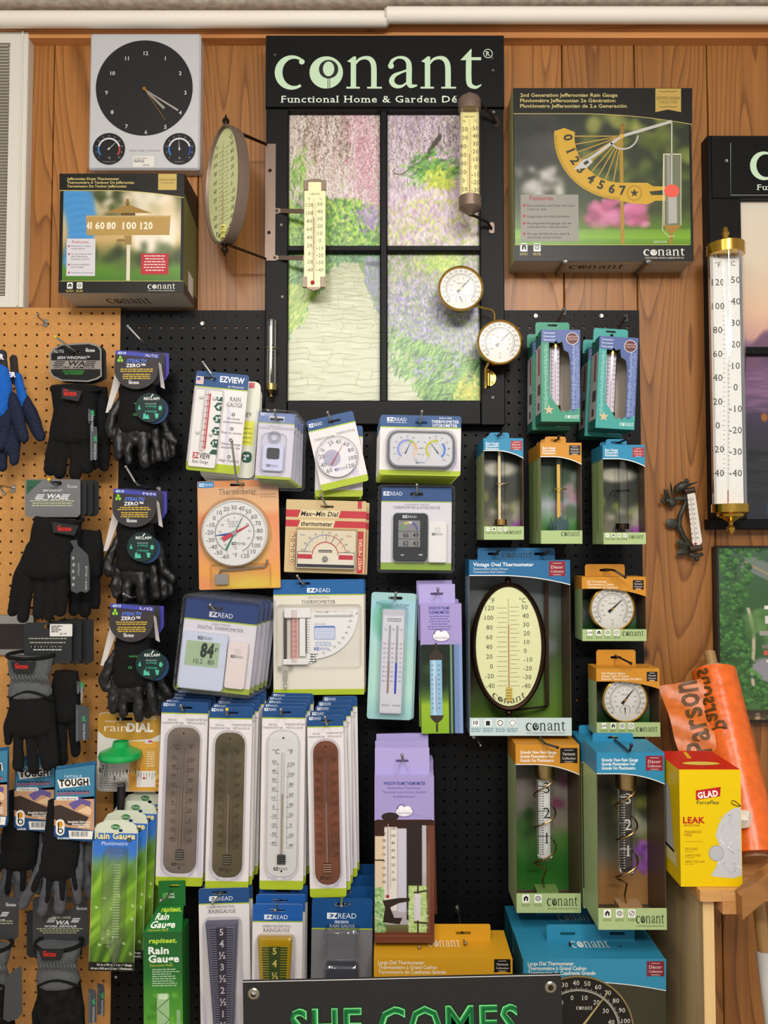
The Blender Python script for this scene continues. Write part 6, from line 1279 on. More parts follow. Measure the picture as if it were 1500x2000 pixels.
# ---- teal and blue boxed thermometers
def tealbox(x0, y0, x1, y1, y, roll, col, label, base, n, tabr):
    t = Thing('boxed_thermometer', label, 'thermometer', (x0 + x1) / 2, (y0 + y1) / 2, y, base + ' boxes', roll=roll, plain=True); dep = .06
    P = lambda l: t.pts([(x0 + a * (x1 - x0), y0 + b_ * (y1 - y0)) for a, b_ in l]); X = lambda a: x0 + a * (x1 - x0); Y = lambda b_: y0 + b_ * (y1 - y0)
    win = P([(.2, .14), (.33, .145), (.38, .12), (.44, .15), (.54, .13), (.58, .22), (.7, .25), (.74, .33), (.76, .5), (.77, .86), (.66, .9), (.58, .87), (.52, .91), (.44, .84), (.4, .82), (.3, .76), (.22, .72)])
    bl = P([(0, 0), (1, 0), (1, .84), (.8, .9), (.77, .86), (.76, .5), (.74, .33), (.7, .25), (.58, .22), (.54, .13), (.44, .15), (.38, .12), (.33, .145), (.2, .14), (0, .135)])
    p = rr(*t.uv(x0, y1), *t.uv(x1, y0)); t.slab('front_panel', p, -.0012, 0, card(col), [win]); t.ink('4a5c94', bl, .0003)
    u0, v0 = p[0]; u1, v1 = p[2]
    t.slab('back_panel', rr(u0 + .001, v0, u1 - .001, v1), -dep, -dep + .001, card('b8aca0'))
    sp = twomat(t, 'side_panel', rr(u0, v0, u0 + .001, v1), -dep, -.0013, card('2c6a5c'), card('9a8c80'), lambda n_: n_.x < -.5); twomat(t, 'side_panel', rr(u1 - .001, v0, u1, v1), -dep, -.0013, card('2c6a5c'), card('9a8c80'), lambda n_: n_.x > .5)
    t.slab('bottom_panel', rr(u0, v0 - .0005, u1, v0 + .0005), -dep, -.0013, card('2c6a5c')); t.slab('top_panel', rr(u0, v1 - .0005, u1, v1 + .0005), -dep, -.0013, card(col)); H_ = v1 - v0
    hq = u0 - .0003; boxprint(t, 'side_label', [(card('d8d0d0'), [(hq, v0 + H_ * .1, -.002), (hq, v0 + H_ * .84, -.002), (hq, v0 + H_ * .84, -dep + .003), (hq, v0 + H_ * .1, -dep + .003)])]); hq -= .0002; boxprint(t, 'side_picture', [(card('a86a60'), [(hq, v0 + H_ * .52, -.014), (hq, v0 + H_ * .82, -.014), (hq, v0 + H_ * .82, -.03), (hq, v0 + H_ * .52, -.03)])]); boxprint(t, 'side_picture', [(card('6a4a48'), [(hq, v0 + H_ * .3, -.008), (hq, v0 + H_ * .42, -.008), (hq, v0 + H_ * .42, -.034), (hq, v0 + H_ * .3, -.034)])]); boxprint(t, 'side_picture', [(card('6a3a48'), [(hq, v0 + H_ * .14, -.018), (hq, v0 + H_ * .22, -.018), (hq, v0 + H_ * .22, -.034), (hq, v0 + H_ * .14, -.034)])])
    t.ink('e8dcd8', t.ell(X(.8), Y(.095), 12.2), .0005); t.ink('5c2c2a', t.ell(X(.8), Y(.095), 11.2), .00055); t.text('VERMONT', X(.8), Y(.085), 3, 'd8b8a8', al='C', w=.0006); t.text('COLLECTION', X(.8), Y(.11), 3, 'd8b8a8', X(.92), al='C', w=.0006) if 0 else t.text('COLLECTION', X(.68), Y(.112), 3.2, 'd8b8a8', X(.92), w=.0006)
    for i in range(3): t.text('Thermometer', X(.05), Y(.045 + i * .038), 3.6, 'd4dcec', X(.36), w=.0005, bold=.01)
    rn = random.Random(4)
    for sx, c_ in ((.12, 'b8e0d0'), (.84, 'c0d0f0'), (.93, 'a8b8e0')):
        for i in range(46): yy = .17 + i * .0152; t.iline(c_, [(X(sx - rn.uniform(.02, .06)), Y(yy)), (X(sx + rn.uniform(.02, .06)), Y(yy))], .8, .0005)
    st_ = [circ(X(.2), Y(.875), 10 if i % 2 == 0 else 4.2, i * 36) for i in range(10)]; t.ink('c8b088', t.pts(st_), .0006); t.logo(X(.62), Y(.965), 6.4, 'e8f0ec', col, .0005, x1=X(.97))
    k = t.k; ux = t.uv(X(.42), 0)[0]; t.add('glass_tube', MB().tube([(ux, t.uv(0, Y(.88))[1], -.022), (ux, t.uv(0, Y(.1))[1], -.022)], 10 * k, 18), clear('f0eef2', .1, .05), True)
    t.slab('scale_plate', t.rect(X(.28), Y(.14), X(.53), Y(.82)), -.024, -.022, cm('d8d0dc', .45)); w = -.0215
    for i in range(15): t.text(str(abs(120 - i * 10)), X(.335), Y(.2 + i * .042), 3.2, '3a343c', al='C', w=w); t.text(str(abs(50 - i * 6)), X(.49), Y(.2 + i * .05), 3.2, '3a343c', al='C', w=w) if i < 12 else 0
    t.iline('b08888', [(X(.42), Y(.3)), (X(.42), Y(.8))], 1.2, w); t.add('brass_cap', MB().tube([(ux, t.uv(0, Y(.89))[1], -.022), (ux, t.uv(0, Y(.81))[1], -.022)], 10.6 * k, 18), BRASS, True); t.add('brass_cap', MB().tube([(ux, t.uv(0, Y(.17))[1], -.022), (ux, t.uv(0, Y(.1))[1], -.022)], 10.6 * k, 18), BRASS, True)
    tab(t, *tabr, y0, -dep * .6, col, [((tabr[0] + tabr[1]) / 2, tabr[2] + 6, 20, 4)]); t.done()
    for i in range(1, n + 1): t.dup(-6 * i, 8 * i, .0635 * i, f'{base} boxed thermometer behind the front one on its hook')
tealbox(1057, 643, 1133, 824, -.172, .6, '3f8f74', 'green and blue carton with a brass capped thermometer, left of two', 'green and blue', 1, (1052, 1120, 619))
tealbox(1167, 657, 1243, 838, -.165, 3.4, '3f9a94', 'teal and blue carton with a brass capped thermometer, right of two', 'teal and blue', 1, (1163, 1232, 632))
# ---- dial boxes
def dialbox(x0, x1, y0, yh, yt, y1, y, label, lines, ang, small, tabr, dc):
    t = Thing('boxed_dial_thermometer', label, 'thermometer', (x0 + x1) / 2, (y0 + y1) / 2, y, 'boxed round brass dials')
    winbox(t, x0, x1, y0, yh, yt, y1, .065, YEL, gcan(5, 'flo') * .8, tabr=tabr, drop=15, line=None, tabw=.75)
    for i, (s_, xx) in enumerate(lines): t.text(s_, x0 + 10, y0 + 11 + i * 5.6, 4.4, 'f0e4cc', xx, bold=.01)
    badge(t, x1 - 26, y0 + 6, x1 - 5, y0 + 25, 'Vermont', 'Collection', '17150f'); icons(t, x0 + 10, yt + 1, 4, 10, 17.5, life='LIFE', cap='5a6a40'); t.logo(x1 - 46, y1 - 10, 8.6, '2a3020', SAGE, x1=x1 - 5)
    brass_dial(t, *dc, -.012, ang, small, back=.02, serif=True)
dialbox(1137, 1262, 1127, 1150, 1229, 1252, -.13, 'orange topped carton with a plain brass dial thermometer, right pegboard edge', (('Dial Thermometer', 1185), ('Thermomètre à Cadran', 1199), ('Termómetro de Cuadrante', 1207)), 48, None, (1154, 1234, 1103), (1196, 1189, 44))
dialbox(1165, 1289, 1306, 1331, 1411, 1439, -.15, 'orange topped carton with a brass dial weather station with humidity sub-dial', (('Dial Weather Station', 1221), ('Station Météo À Cadran', 1228), ('Estación Meteorológica De Esfera', 1253)), 38, 178, (1177, 1256, 1275), (1221, 1367, 44))
# ---- vintage oval thermometer in its carton
t = Thing('boxed_oval_thermometer', 'large blue topped carton with a cream oval thermometer inside', 'thermometer', 1016, 1265, -.13)
winbox(t, 917, 1115, 1094, 1124, 1402, 1437, .085, '2c6a98', gcan(6, 'vin'), tray='c2d4d4', side='8fb0b8', tabr=(935, 1088, 1070), drop=18, tabw=.25, holes=[(966, 1082, 22, 5), (1058, 1082, 22, 5)])
t.text('Vintage Oval Thermometer', 924, 1106, 7.2, 'f0f4f6', 1042, bold=.015); t.text('Thermomètre Ovale d’Antan', 924, 1113, 4, 'd8e4ec', 992); t.text('Termómetro Oval Clásico', 924, 1119, 4, 'd8e4ec', 986); badge(t, 1072, 1096, 1104, 1126, 'Décor', 'Collection', '8a2434'); t.logo(981, 1089, 9, '2c3a3c', '2c6a98', -.085 * .25 + .0004, x1=1038)
for i, s_ in enumerate(('10', 'I', 'O', 'X')): t.irect('eef0ee', 922 + i * 24, 1405, 936 + i * 24, 1419, 3)
t.text('10', 929, 1415, 7, '20201e', al='C', bold=.03); arcline(t, '20201e', 977, 1412, 5, 0, 360, 1.4, None, 16); arcline(t, '20201e', 1001, 1412, 5.5, 0, 360, 1, None, 16); t.irect('20201e', 949, 1408, 957, 1417); t.lines('5a8a9a', 920, 940, 1422, 3, 3, 1.2); t.lines('5a8a9a', 943, 965, 1422, 3, 3, 1.2); t.lines('5a8a9a', 968, 988, 1422, 3, 3, 1.2); t.lines('5a8a9a', 990, 1012, 1422, 3, 3, 1.2)
t.logo(1028, 1427, 15, '1a2426', 'c2d4d4', x1=1104); t.text('FUNCTIONAL HOME & GARDEN DÉCOR', 1029, 1433, 3, '6a8a8c', 1103, serif=True); t.done()
ox, oy = 993, 1262; cu, cv_ = t.uv(ox, oy, -.012); hw, hh = 70 * t.k, 122 * t.k
rim = MB(); n = 60; prof = [(.0, -.026), (.004, -.02), (.004, -.008), (.0, -.0045), (-.005, -.006), (-.0065, -.0095)]
for s_, ww in prof:
    for j in range(n): a = 2 * PI * j / n; rim.v.append((cu + (hw + s_) * math.cos(a), -ww, cv_ + (hh + s_) * math.sin(a)))
for i in range(len(prof) - 1):
    for j in range(n): j2 = (j + 1) % n; rim.f.append((i * n + j, i * n + j2, (i + 1) * n + j2, (i + 1) * n + j)); rim.m.append(0)
t.add('oval_rim', rim, metal('35261f', .4), True); fo = t.add('scale_plate', MB().prism(ell(cu, cv_, hw - .006, hh - .006, 48), -.02, -.0095), cm('d8daa8', .4)); t.pp = fo
t.uv0 = t.uv; t.uv = lambda x, y, w=0: (cu + x * t.k, cv_ - y * t.k); oval_scale(t, -.0091, 1.07)
t.add('glass_tube', MB().tube([(cu, cv_ + 94 * t.k, -.0078), (cu, cv_ - 80 * t.k, -.0078)], .0015, 8), clear('f4f2e4', .12, .05), True, fo); t.add('column', MB().tube([(cu, cv_ - 80 * t.k, -.0078), (cu, cv_ + 42 * t.k, -.0078)], .0009, 6), plastic('c8604a'), True, fo)
cl = MB()
for i in range(5): cl.prism(rr(cu - 6 * t.k, cv_ - (106 - i * 5.6) * t.k, cu + 6 * t.k, cv_ - (102 - i * 5.6) * t.k, .0008), -.0095, -.0045 if i % 2 == 0 else -.006)
t.add('tube_clip', cl, plastic('c8b058', .3), False, fo); t.done(); t.uv = t.uv0; t.pp = None
for sg in (1, -1): z_ = cv_ + sg * hh; t.add('finial', MB().lathe([(.008, z_), (.006, z_ + sg * .005), (.008, z_ + sg * .009), (.004, z_ + sg * .013), (.005, z_ + sg * .018), (.001, z_ + sg * .021)], cu, -.014, 14), metal('35261f', .4), True)
t.add('bracket_arm', MB().bar((cu, cv_ - hh - .006, -.016), (cu + .095, cv_ - hh - .006, -.07), .002, .012), metal('4a382f', .4)); t.add('bracket_plate', MB().bar((cu + .095, cv_ - hh - .006, -.07), (cu + .095, cv_ - hh - .006, -.0705), .004, .02), metal('4a382f', .4)); t.slab('bracket_back', rr(cu + .092, cv_ - hh - .006, cu + .1, cv_ + hh), -.073, -.069, metal('4a382f', .4))
# ---- tall rain gauges in deep cartons
def grande(x0, x1, y0, yh, yt, y1, y, label, head, kind, bdg, tabr, gx, gy0, gy1, dark, nic, lg):
    t = Thing('boxed_spiral_rain_gauge', label, 'rain gauge', (x0 + x1) / 2, (y0 + y1) / 2, y, 'spiral rain gauge cartons')
    winbox(t, x0, x1, y0, yh, yt, y1, .105, head, gcan(7, kind), tabr=tabr, drop=20, tabw=.8)
    for i, s_ in enumerate(('Grande View Rain Gauge', 'Grande Pluviomètre Voir', 'Grande Ver Pluviómetro')): t.text(s_, x0 + 8, y0 + 17 + i * 8, 6, 'eef0ec', x0 + (79, 74, 74)[i], bold=.02)
    badge(t, x1 - 39, y0 + 6, x1 - 5, y0 + 36, *bdg); icons(t, x0 + 12, yt + 2, nic, 14, 24, cap='5a6a40'); t.logo(*lg[0], 14, '1c2418', SAGE, x1=lg[1]); t.text('FUNCTIONAL HOME & GARDEN DÉCOR', lg[0][0], lg[0][1] + 7, 2.8, '5a6a40', lg[1], serif=True)
    k = t.k; w = -.035; u, vt_ = t.uv(gx, gy0, w); vb = t.uv(gx, gy1, w)[1]; rg = 16.5 * k * (D + y - w) / (D + y)
    t.add('glass_tube', MB().lathe([(.002, vb - .001), (rg * .7, vb + .004), (rg, vb + .013), (rg, vt_)], u, w, 24, cap=False), clear('f0f2f2', .12, .04), True)
    sc_ = t.slab('scale_strip', rr(u - rg * .72, vb + .008, u + rg * .66, vt_, .008, 4, 'ab'), w - .0008, w, cm('e8e8e6' if not dark else '1c1b19', .4)); cI = '1a1a1a' if not dark else 'e6e4de'
    for i in range(3):
        yy = gy0 + (gy1 - gy0) * (.12 + .29 * i); t.text(str(3 - i), gx + 5, yy + 14, 21, cI, al='C', w=w + .0004, serif=True); t.iline(cI, [(gx - 12, yy), (gx + 10, yy)], 1.3, w + .0004)
    for i in range(30): yy = gy0 + (gy1 - gy0) * (.1 + .028 * i); t.iline(cI, [(gx - 10, yy), (gx - (4 if i % 2 else 6), yy)], .7, w + .0004); t.lines(cI, gx - 4, gx - 1, yy - 1, 1, 2, 1.4, 0, 'L', w + .0004) if 1 else 0
    cap_ = t.add('brass_collar', MB().lathe([(rg * 1.08, vt_ - .004), (rg * 1.22, vt_), (rg * 1.22, vt_ + .034), (rg * 1.1, vt_ + .036)], u, w, 24), metal('b09a70', .3), True)
    coil = []; rc = rg * 1.25
    for i in range(120):
        s_ = i / 119; turns = (s_ * 1.6 if s_ < .25 else .4 + (s_ - .25) * 2.6) * 2 * PI * 1.15; v_ = vt_ - .004 - (vt_ - vb + .02) * (s_ ** 1.15); coil.append((u + rc * math.cos(turns + .6), v_, w + rc * math.sin(turns + .6)))
    e = coil[-1]; coil += [(u - rc * .3, e[1] - .012, w + .004), (u - .002, e[1] - .03, w), (u, t.uv(gx, yt + 4, w)[1], w)]
    t.add('spiral_wire', MB().tube(coil, .0019, 8), metal('b08a58', .28), True); t.slab('stake_holder', rr(u - .02, t.uv(gx, yt + 6, w)[1], u + .026, t.uv(gx, yt - 10, w)[1]), w - .02, w + .012, card('6a8a48' if not dark else 'a8845a'))
    return t
t = grande(1008, 1133, 1455, 1493, 1745, 1783, -.165, 'yellow topped tall carton with a white scale rain gauge in a brass spiral', YEL, 'lawn', ('Vermont', 'Collection', '17150f'), (1022, 1104, 1437), 1063, 1515, 1684, False, 2, ((1069, 1769), 1128))
t = grande(1167, 1300, 1470, 1511, 1774, 1816, -.272, 'blue topped tall carton with a black scale rain gauge in a brass spiral, front', CYAN, 'deck', ('Décor', 'Collection', '8a2434'), (1180, 1264, 1452), 1222, 1535, 1711, True, 3, ((1243, 1803), 1297)); t.done()
t.dup(-1, 9, .1085, 'blue topped tall spiral rain gauge carton, behind the front blue one')
# ================================================================ metal wall thermometers on cards
def metal_thermo(cx, cy, wd, ht, roll, y, plate, dark, label, base, n, dx, dy, step, mat=None, face=None, clip='6a6a64'):
    t = Thing('metal_thermometer_card', label, 'thermometer', cx, cy, y, base + ' cards', roll=roll, plain=True)
    x0, x1, y0, y1 = cx - wd / 2, cx + wd / 2, cy - ht / 2, cy + ht / 2
    ezcard(t, x0, y0, x1, y1, y0 + 21, y1 - 17, (cx + wd * .04, y0 + 11, 22, 5)); ez(t, x0 + 4, y0 + 8, 5, 'f0f2f6', x0 + 27)
    for i, (a, b_) in enumerate((('METAL', 'THERMOMÈTRE'), ('THERMOMETER', 'MÉTALLIQUE'))): t.text(a, x0 + wd * .25, y0 + 37 + i * 6, 4 * wd / 92, '6a656e', al='C', serif=True); t.text(b_, x0 + wd * .75, y0 + 36 + i * 6.5, 4 * wd / 92, '6a656e', al='C', serif=True)
    pw_, p0, p1 = wd * .345, y0 + 49, y1 - 25
    t.slab('metal_plate', t.rect(cx - pw_, p0, cx + pw_, p1, 22), .0004, .003, mat, bev=.0008, smooth=True); w = .0033
    for yy in (p0 + 11, p1 - 11): t.ink('1c1a18', t.ell(cx, yy, 2, n=10), w)
    t.text('°C', cx - 14, p0 + 42, 9, dark, al='C', w=w); t.text('°F', cx + 14, p0 + 42, 9, dark, al='C', w=w)
    ya, yb = p0 + 60, p0 + 216
    for i in range(10): yy = ya - 2 + (yb - ya) * i / 9; t.text(str(50 - 10 * i), cx - 17, yy + 2, 6, dark, al='C', w=w); t.iline(dark, [(cx - 20, yy + 4), (cx - 8, yy + 4)], .7, w)
    for i in range(9): yy = ya + 2 + (yb - ya) * i / 8; t.text(str(120 - 20 * i), cx + 17, yy + 2, 6, dark, al='C', w=w); t.iline(dark, [(cx + 8, yy + 4), (cx + 20, yy + 4)], .7, w)
    for i in range(60): yy = ya + i * (yb - ya) / 59; t.iline(dark, [(cx - 11, yy), (cx - 8, yy)], .45, w); t.iline(dark, [(cx + 8, yy), (cx + 11, yy)], .45, w)
    a = t.uv(cx, p0 + 38); b_ = t.uv(cx, p0 + 232); g = t.add('glass_tube', MB().tube([(a[0], a[1], .006), (b_[0], b_[1], .006)], 3.4 * t.k, 10), clear('eef0ee', .12, .05), True)
    t.add('column', MB().tube([(b_[0], b_[1], .006), (a[0], t.uv(0, p0 + 118)[1], .006)], 1.0 * t.k, 6), plastic('b08878', .3), True, g)
    m = MB(); cu_, cv0 = t.uv(cx, p0 + 243)
    for i in range(4): m.tube([(cu_ - 8 * t.k, cv0 + (i * 4.4 - 7) * t.k, .006), (cu_ + 8 * t.k, cv0 + (i * 4.4 - 7) * t.k, .006)], 2.6 * t.k, 8)
    t.add('bulb_guard', m, metal(clip, .35), True); ez(t, cx - 15, p0 + 265, 5.2, dark, cx + 12, w)
    blister(t, t.rect(cx - pw_ - 4, p0 - 5, cx + pw_ + 4, p1 + 4, 26), .012)
    t.done()
    for i in range(1, n + 1): t.dup(dx * i, dy * i, step * i, f'{base} card, {ORD[i]} from the front of its hook', droll=(-.5 if i % 2 else .4))
metal_thermo(355.5, 1550, 92, 354, 1.4, -.15, 0, '2a2622', 'card with a pewter grey metal thermometer, leftmost of the four', 'pewter metal thermometer', 4, 3.6, -3.4, .0145, mat=cm('84756a', .34, .3, .3, .5, 0, 14), clip='6a6862')
metal_thermo(447, 1559, 84, 352, 1.0, -.165, 0, '1f1c16', 'card with an olive bronze metal thermometer, second of the four', 'olive bronze metal thermometer', 5, 3.6, -4.2, .0145, mat=cm('655a40', .34, .3, .35, .5, 0, 14), clip='5a5648')
metal_thermo(552, 1558, 85, 352, .6, -.165, 0, '24242a', 'card with a white enamel metal thermometer, third of the four', 'white metal thermometer', 5, 2.2, -4.0, .0145, mat=cm('dedcd8', .3, 0, .02), clip='3c3c3a')
metal_thermo(638, 1574, 71, 350, -1.2, -.175, 0, '2a1712', 'narrow card with a copper brown metal thermometer, rightmost of the four', 'copper metal thermometer', 4, 6.0, -6.4, .0155, mat=cm('80482e', .36, .3, .3, .5, 0, 14), clip='7a5a4a')
# ================================================================ lilac window-frame thermometer boxes
def lilacbox(x0, y0, x1, y1, y, dep, label, tabr, arch, cv, txt, roll=0, group=None, logoy=0, top=True):
    t = Thing('boxed_window_thermometer', label, 'thermometer', (x0 + x1) / 2, (y0 + y1) / 2, y, group, roll=roll, plain=True); LI = 'a496cc'
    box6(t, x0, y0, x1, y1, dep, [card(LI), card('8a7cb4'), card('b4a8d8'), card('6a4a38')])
    t.picture('printed_photo', x0, arch + 12, x1, y1, .0003, cv)
    cur = [(x0 + (x1 - x0) * i / 12, arch + 14 * (abs(i / 6 - 1)) ** 2) for i in range(13)]; t.ink(LI, t.pts([(x0, y0), (x1, y0)] + cur[::-1] ), .0006)
    for s_, yy, h_, a, b_ in txt: t.text(s_, a, yy, h_, '3a4494' if h_ > 6 else '5a5aa0', b_, w=.0008, bold=.02 if h_ > 6 else 0)
    cx = (x0 + x1) / 2; t.ink('4a4470', t.ell(cx, logoy, 17.5, 10.5, 24), .0009); t.ink('ece8f0', t.ell(cx, logoy, 16.5, 9.5, 24), .00095); t.text('World of Weather', cx - 13, logoy + 5, 3.6, '3a3450', cx + 13, w=.001, ital=.1)
    for i in range(9): q = circ(cx - 6, logoy - 6, 9, -100 + i * 24); t.iline('3a3450', [circ(cx - 6, logoy - 6, 6, -100 + i * 24), q], 1, .001)
    t.ink('f4f0f4', t.ell(cx - 6, logoy - 6, 5.5, 5.5, 14), .00105); t.ink('f4f0f4', t.ell(cx + 6, logoy - 6, 7, 4.5, 14), .00105)
    if tabr: tab(t, *tabr, y0, -.001 if not top else -dep * .5, 'b0a4d8', [((tabr[0] + tabr[1]) / 2, (tabr[2] + y0) / 2, 26, 5)], r=1)
    return t
cv = bokeh(44, 120, ((0, '1c3020'), (.45, '2f4a2c'), (.6, '6a8a3c'), (.68, 'a8c43c'), (1, '9cc038')), [(16, 0, 0, .5, .5, ['2c4428', '3a5a34', '182818'], 6)], 2, 1); cv[:, 29:35] = hx('16181a'); cv[:, 31:33] = hx('6a9a70'); cv[:, 35:] = hx('6f86b4'); cv[:, 40:] = hx('7f98c4')
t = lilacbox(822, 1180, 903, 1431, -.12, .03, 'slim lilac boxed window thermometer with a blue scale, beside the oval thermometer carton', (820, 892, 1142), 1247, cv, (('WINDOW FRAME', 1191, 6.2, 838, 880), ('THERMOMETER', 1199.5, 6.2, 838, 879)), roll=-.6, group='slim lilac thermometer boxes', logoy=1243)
t.lines('6a68a8', 836, 884, 1203, 6, 5, 2.2, .35, 'C', .0008); w = .0009; t.irect('8fb8d8', 840, 1289, 863, 1396, w=w); t.irect('b0d0e4', 845, 1290, 851, 1395, w=w + 2e-5)
for i in range(10): t.text(str(abs(50 - 10 * i)), 844, 1301 + i * 9.2, 3.4, '22303c', al='C', w=w + 3e-5); t.text(str(abs(120 - 20 * i)), 857, 1301 + i * 9.2, 3.4, '22303c', al='C', w=w + 3e-5)
t.iline('a06060', [(851, 1320), (851, 1388)], 1, w + 4e-5); t.ink('3a3028', t.pts([(838, 1289), (866, 1289), (866, 1280), (852, 1268), (838, 1280)]), w); t.ink('3a3028', t.pts([(838, 1396), (866, 1396), (862, 1404), (852, 1412), (842, 1404)]), w); t.iline('3a3028', [(852, 1268), (852, 1256)], 4, w); t.iline('3a3028', [(852, 1412), (852, 1428)], 4, w); t.done()
t.dup(-3, -6, .033, 'slim lilac boxed window thermometer behind the front lilac box')
cv = bokeh(58, 160, ((0, '4a2418'), (.1, '4a2418'), (.3, '8a5a40'), (.6, '6a7a54'), (.8, '8aa070'), (1, '6a3c28')), [], 1, 0)
cv[22:, 1:10] = hx('d8c4a8'); cv[52:54, 1:10] = hx('3a2418'); dabs(cv, 500, 1, 88, 10, 152, ['8ab06a', 'cfe0b0', '5a8a4a', 'a8cc88'], 1.2, 1.2, .9, 0, 40, rnd=random.Random(3)); cv[12:136, 11:50] = hx('b4a8ac'); cv[8:152, 51:58] = hx('6a3a28'); cv[30:146, 52:53] = hx('8a5440'); cv[4:132, 31:46] = hx('241a18'); cv[12:120, 23:31] = hx('c8c4d0'); cv[8:70, 46:50] = hx('b8b4bc'); cv[10:118, 10:22] = hx('ded8d0'); cv[146:, :] = hx('6a3a28'); cv[150:151, :] = hx('8a5440'); cv[86:146, 33:50] = hx('b0c878'); dabs(cv, 200, 33, 88, 50, 145, ['d0dca0', '90b860', 'e0e8c0'], 1.2, 1.2, .8, 0, 40, rnd=random.Random(5)); cv[98:130, 38:43] = hx('cfc8cc'); cv[130:136, 20:33] = hx('b0a8ac')
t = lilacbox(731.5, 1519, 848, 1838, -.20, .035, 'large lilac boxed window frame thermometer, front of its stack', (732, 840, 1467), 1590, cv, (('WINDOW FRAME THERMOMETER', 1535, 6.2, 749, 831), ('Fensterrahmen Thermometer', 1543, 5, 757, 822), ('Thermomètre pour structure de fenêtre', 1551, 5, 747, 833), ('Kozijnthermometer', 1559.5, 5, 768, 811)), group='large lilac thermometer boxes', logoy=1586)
w = .0009; t.ink('2c201c', t.ell(762, 1596, 17, 8, 20), w)
for i in range(9): t.text(str(abs(50 - 10 * i)), 750, 1618 + i * 13.2, 4.8, '3a3634', al='C', w=w); t.text(str(120 - 20 * i), 768, 1621 + i * 14, 4.8, '3a3634', al='C', w=w) if i < 8 else 0
for i in range(50): t.iline('8a8680', [(755, 1616 + i * 2.4), (758, 1616 + i * 2.4)], .5, w); t.iline('8a8680', [(761, 1616 + i * 2.4), (764, 1616 + i * 2.4)], .5, w)
t.iline('c09088', [(758, 1610), (758, 1745)], 1.6, w); t.ink('a02830', t.ell(757, 1749, 3.4, 3.4, 12), w); t.ink('2f231e', t.pts([(747, 1757), (780, 1752), (800, 1752), (800, 1758), (778, 1762), (762, 1770), (770, 1790), (786, 1790), (780, 1802), (764, 1800), (748, 1798), (752, 1770)]), w)
t.iline('3a2c26', [(816, 1722), (816, 1820)], 3, w); t.irect('d8d0d8', 811, 1744, 821, 1795, w=w + 2e-5); t.iline('3a2c26', [(808, 1742), (834, 1738)], 3, w); t.iline('3a2c26', [(808, 1798), (834, 1800)], 3, w)
t.done()
for i, (dx, dy, bk, dr) in enumerate(((0, -4, .038, 0), (2, -9, .076, 0), (9, -2, .114, -1.4))): t.dup(dx, dy, bk, f'large lilac boxed window frame thermometer, {ORD[i + 1]} from the front of its stack', droll=dr)
# ================================================================ bottom row
t = Thing('rain_gauge_card', 'blue topped card with a smoky clear magnifying rain gauge at the bottom', 'rain gauge', 440, 1880, -.17, 'clear magnifying rain gauge cards', roll=-1.6, plain=True)
ezcard(t, 390, 1737, 489, 2040, 1766, 2022, (432, 1746, 30, 6)); ez(t, 411, 1761, 8, 'f0f2f6', 457); t.text('CLEAR MAGNIFYING', 406, 1775, 4.4, '6a656e', 460, serif=True); t.text('RAINGAUGE', 409, 1785, 7, '4a4650', 462, serif=True)
def taper(t, xa, xb, ya, yb, ra, rb, mat, w0=.0004, w1=.016):
    t.slab('gauge_body', t.pts([(xa - ra, ya), (xa + ra, ya), (xb + rb, yb), (xb - rb, yb)]), w0, w1, mat, bev=.003, smooth=True)
def gauge_scale(t, xs, ya, yb, rb0, rb1, vals, ctick, ctext, cbg, w):
    n_ = len(vals)
    t.ink(cbg, t.pts([(xs[0] - rb0, ya), (xs[0] + rb0, ya), (xs[1] + rb1, yb), (xs[1] - rb1, yb)]), w)
    for i in range(n_ * 5): s_ = i / (n_ * 5); yy = ya + (yb - ya) * s_; c_ = xs[0] + (xs[1] - xs[0]) * s_; r_ = rb0 + (rb1 - rb0) * s_; t.iline(ctick, [(c_ - r_, yy), (c_ - r_ * .45, yy)], .9, w + 2e-5); t.iline(ctick, [(c_ + r_ * .45, yy), (c_ + r_, yy)], .9, w + 2e-5)
    for i, s_ in enumerate(vals): yy = ya + (yb - ya) * (i + .1) / n_; c_ = xs[0] + (xs[1] - xs[0]) * i / n_; t.text(s_, c_, yy + (12 if len(s_) == 1 else 8), 12 if len(s_) == 1 else 7, ctext, al='C', w=w + 4e-5, serif=True, bold=.02)
taper(t, 437, 437, 1798, 2016, 31, 18, plastic('5a5a70', .25)); gauge_scale(t, (437, 437), 1806, 2004, 23, 13, ('5', '4', '½', '3', '½', '2', '½', '1', '½'), 'a8a4b8', 'ccc0c4', '26243a', .0165); blister(t, t.rect(400, 1792, 474, 2024, 12), .021); t.done()
t.dup(3, 2, .024, 'blue topped clear magnifying rain gauge card, second on its hook at the bottom')
t = Thing('rain_gauge_card', 'blue topped card with an amber yellow magnifying rain gauge at the bottom', 'rain gauge', 541, 1890, -.19, 'amber rain gauge cards', roll=.4, plain=True)
ezcard(t, 492, 1768, 590, 2050, 1801, 2030, (540, 1780, 30, 5), band='1c58a4'); ez(t, 515, 1797, 8, 'f0f2f6', 561); t.text('AMBER MAGNIFYING', 511, 1813, 4.4, '6a656e', 567, serif=True); t.text('RAINGAUGE', 513, 1822, 7, '4a4650', 565, serif=True)
taper(t, 538, 540, 1828, 2040, 33, 22, plastic('b8951c', .2)); gauge_scale(t, (538, 540), 1842, 2030, 25, 17, ('5', '4', '½', '3', '½', '2', '½', '1'), 'e0b830', 'e8d070', '3f5226', .0165); blister(t, t.rect(500, 1824, 577, 2030, 12), .021); t.done()
for i in (1, 2): t.dup(2.5 * i, -8 * i, .024 * i, f'blue topped amber rain gauge card, {ORD[i]} from the front of its hook')
t = Thing('rain_gauge_card', 'blue topped empty looking clear blister card for a precision rain gauge', 'rain gauge', 667, 1850, -.185, 'precision rain gauge cards', roll=.6, plain=True)
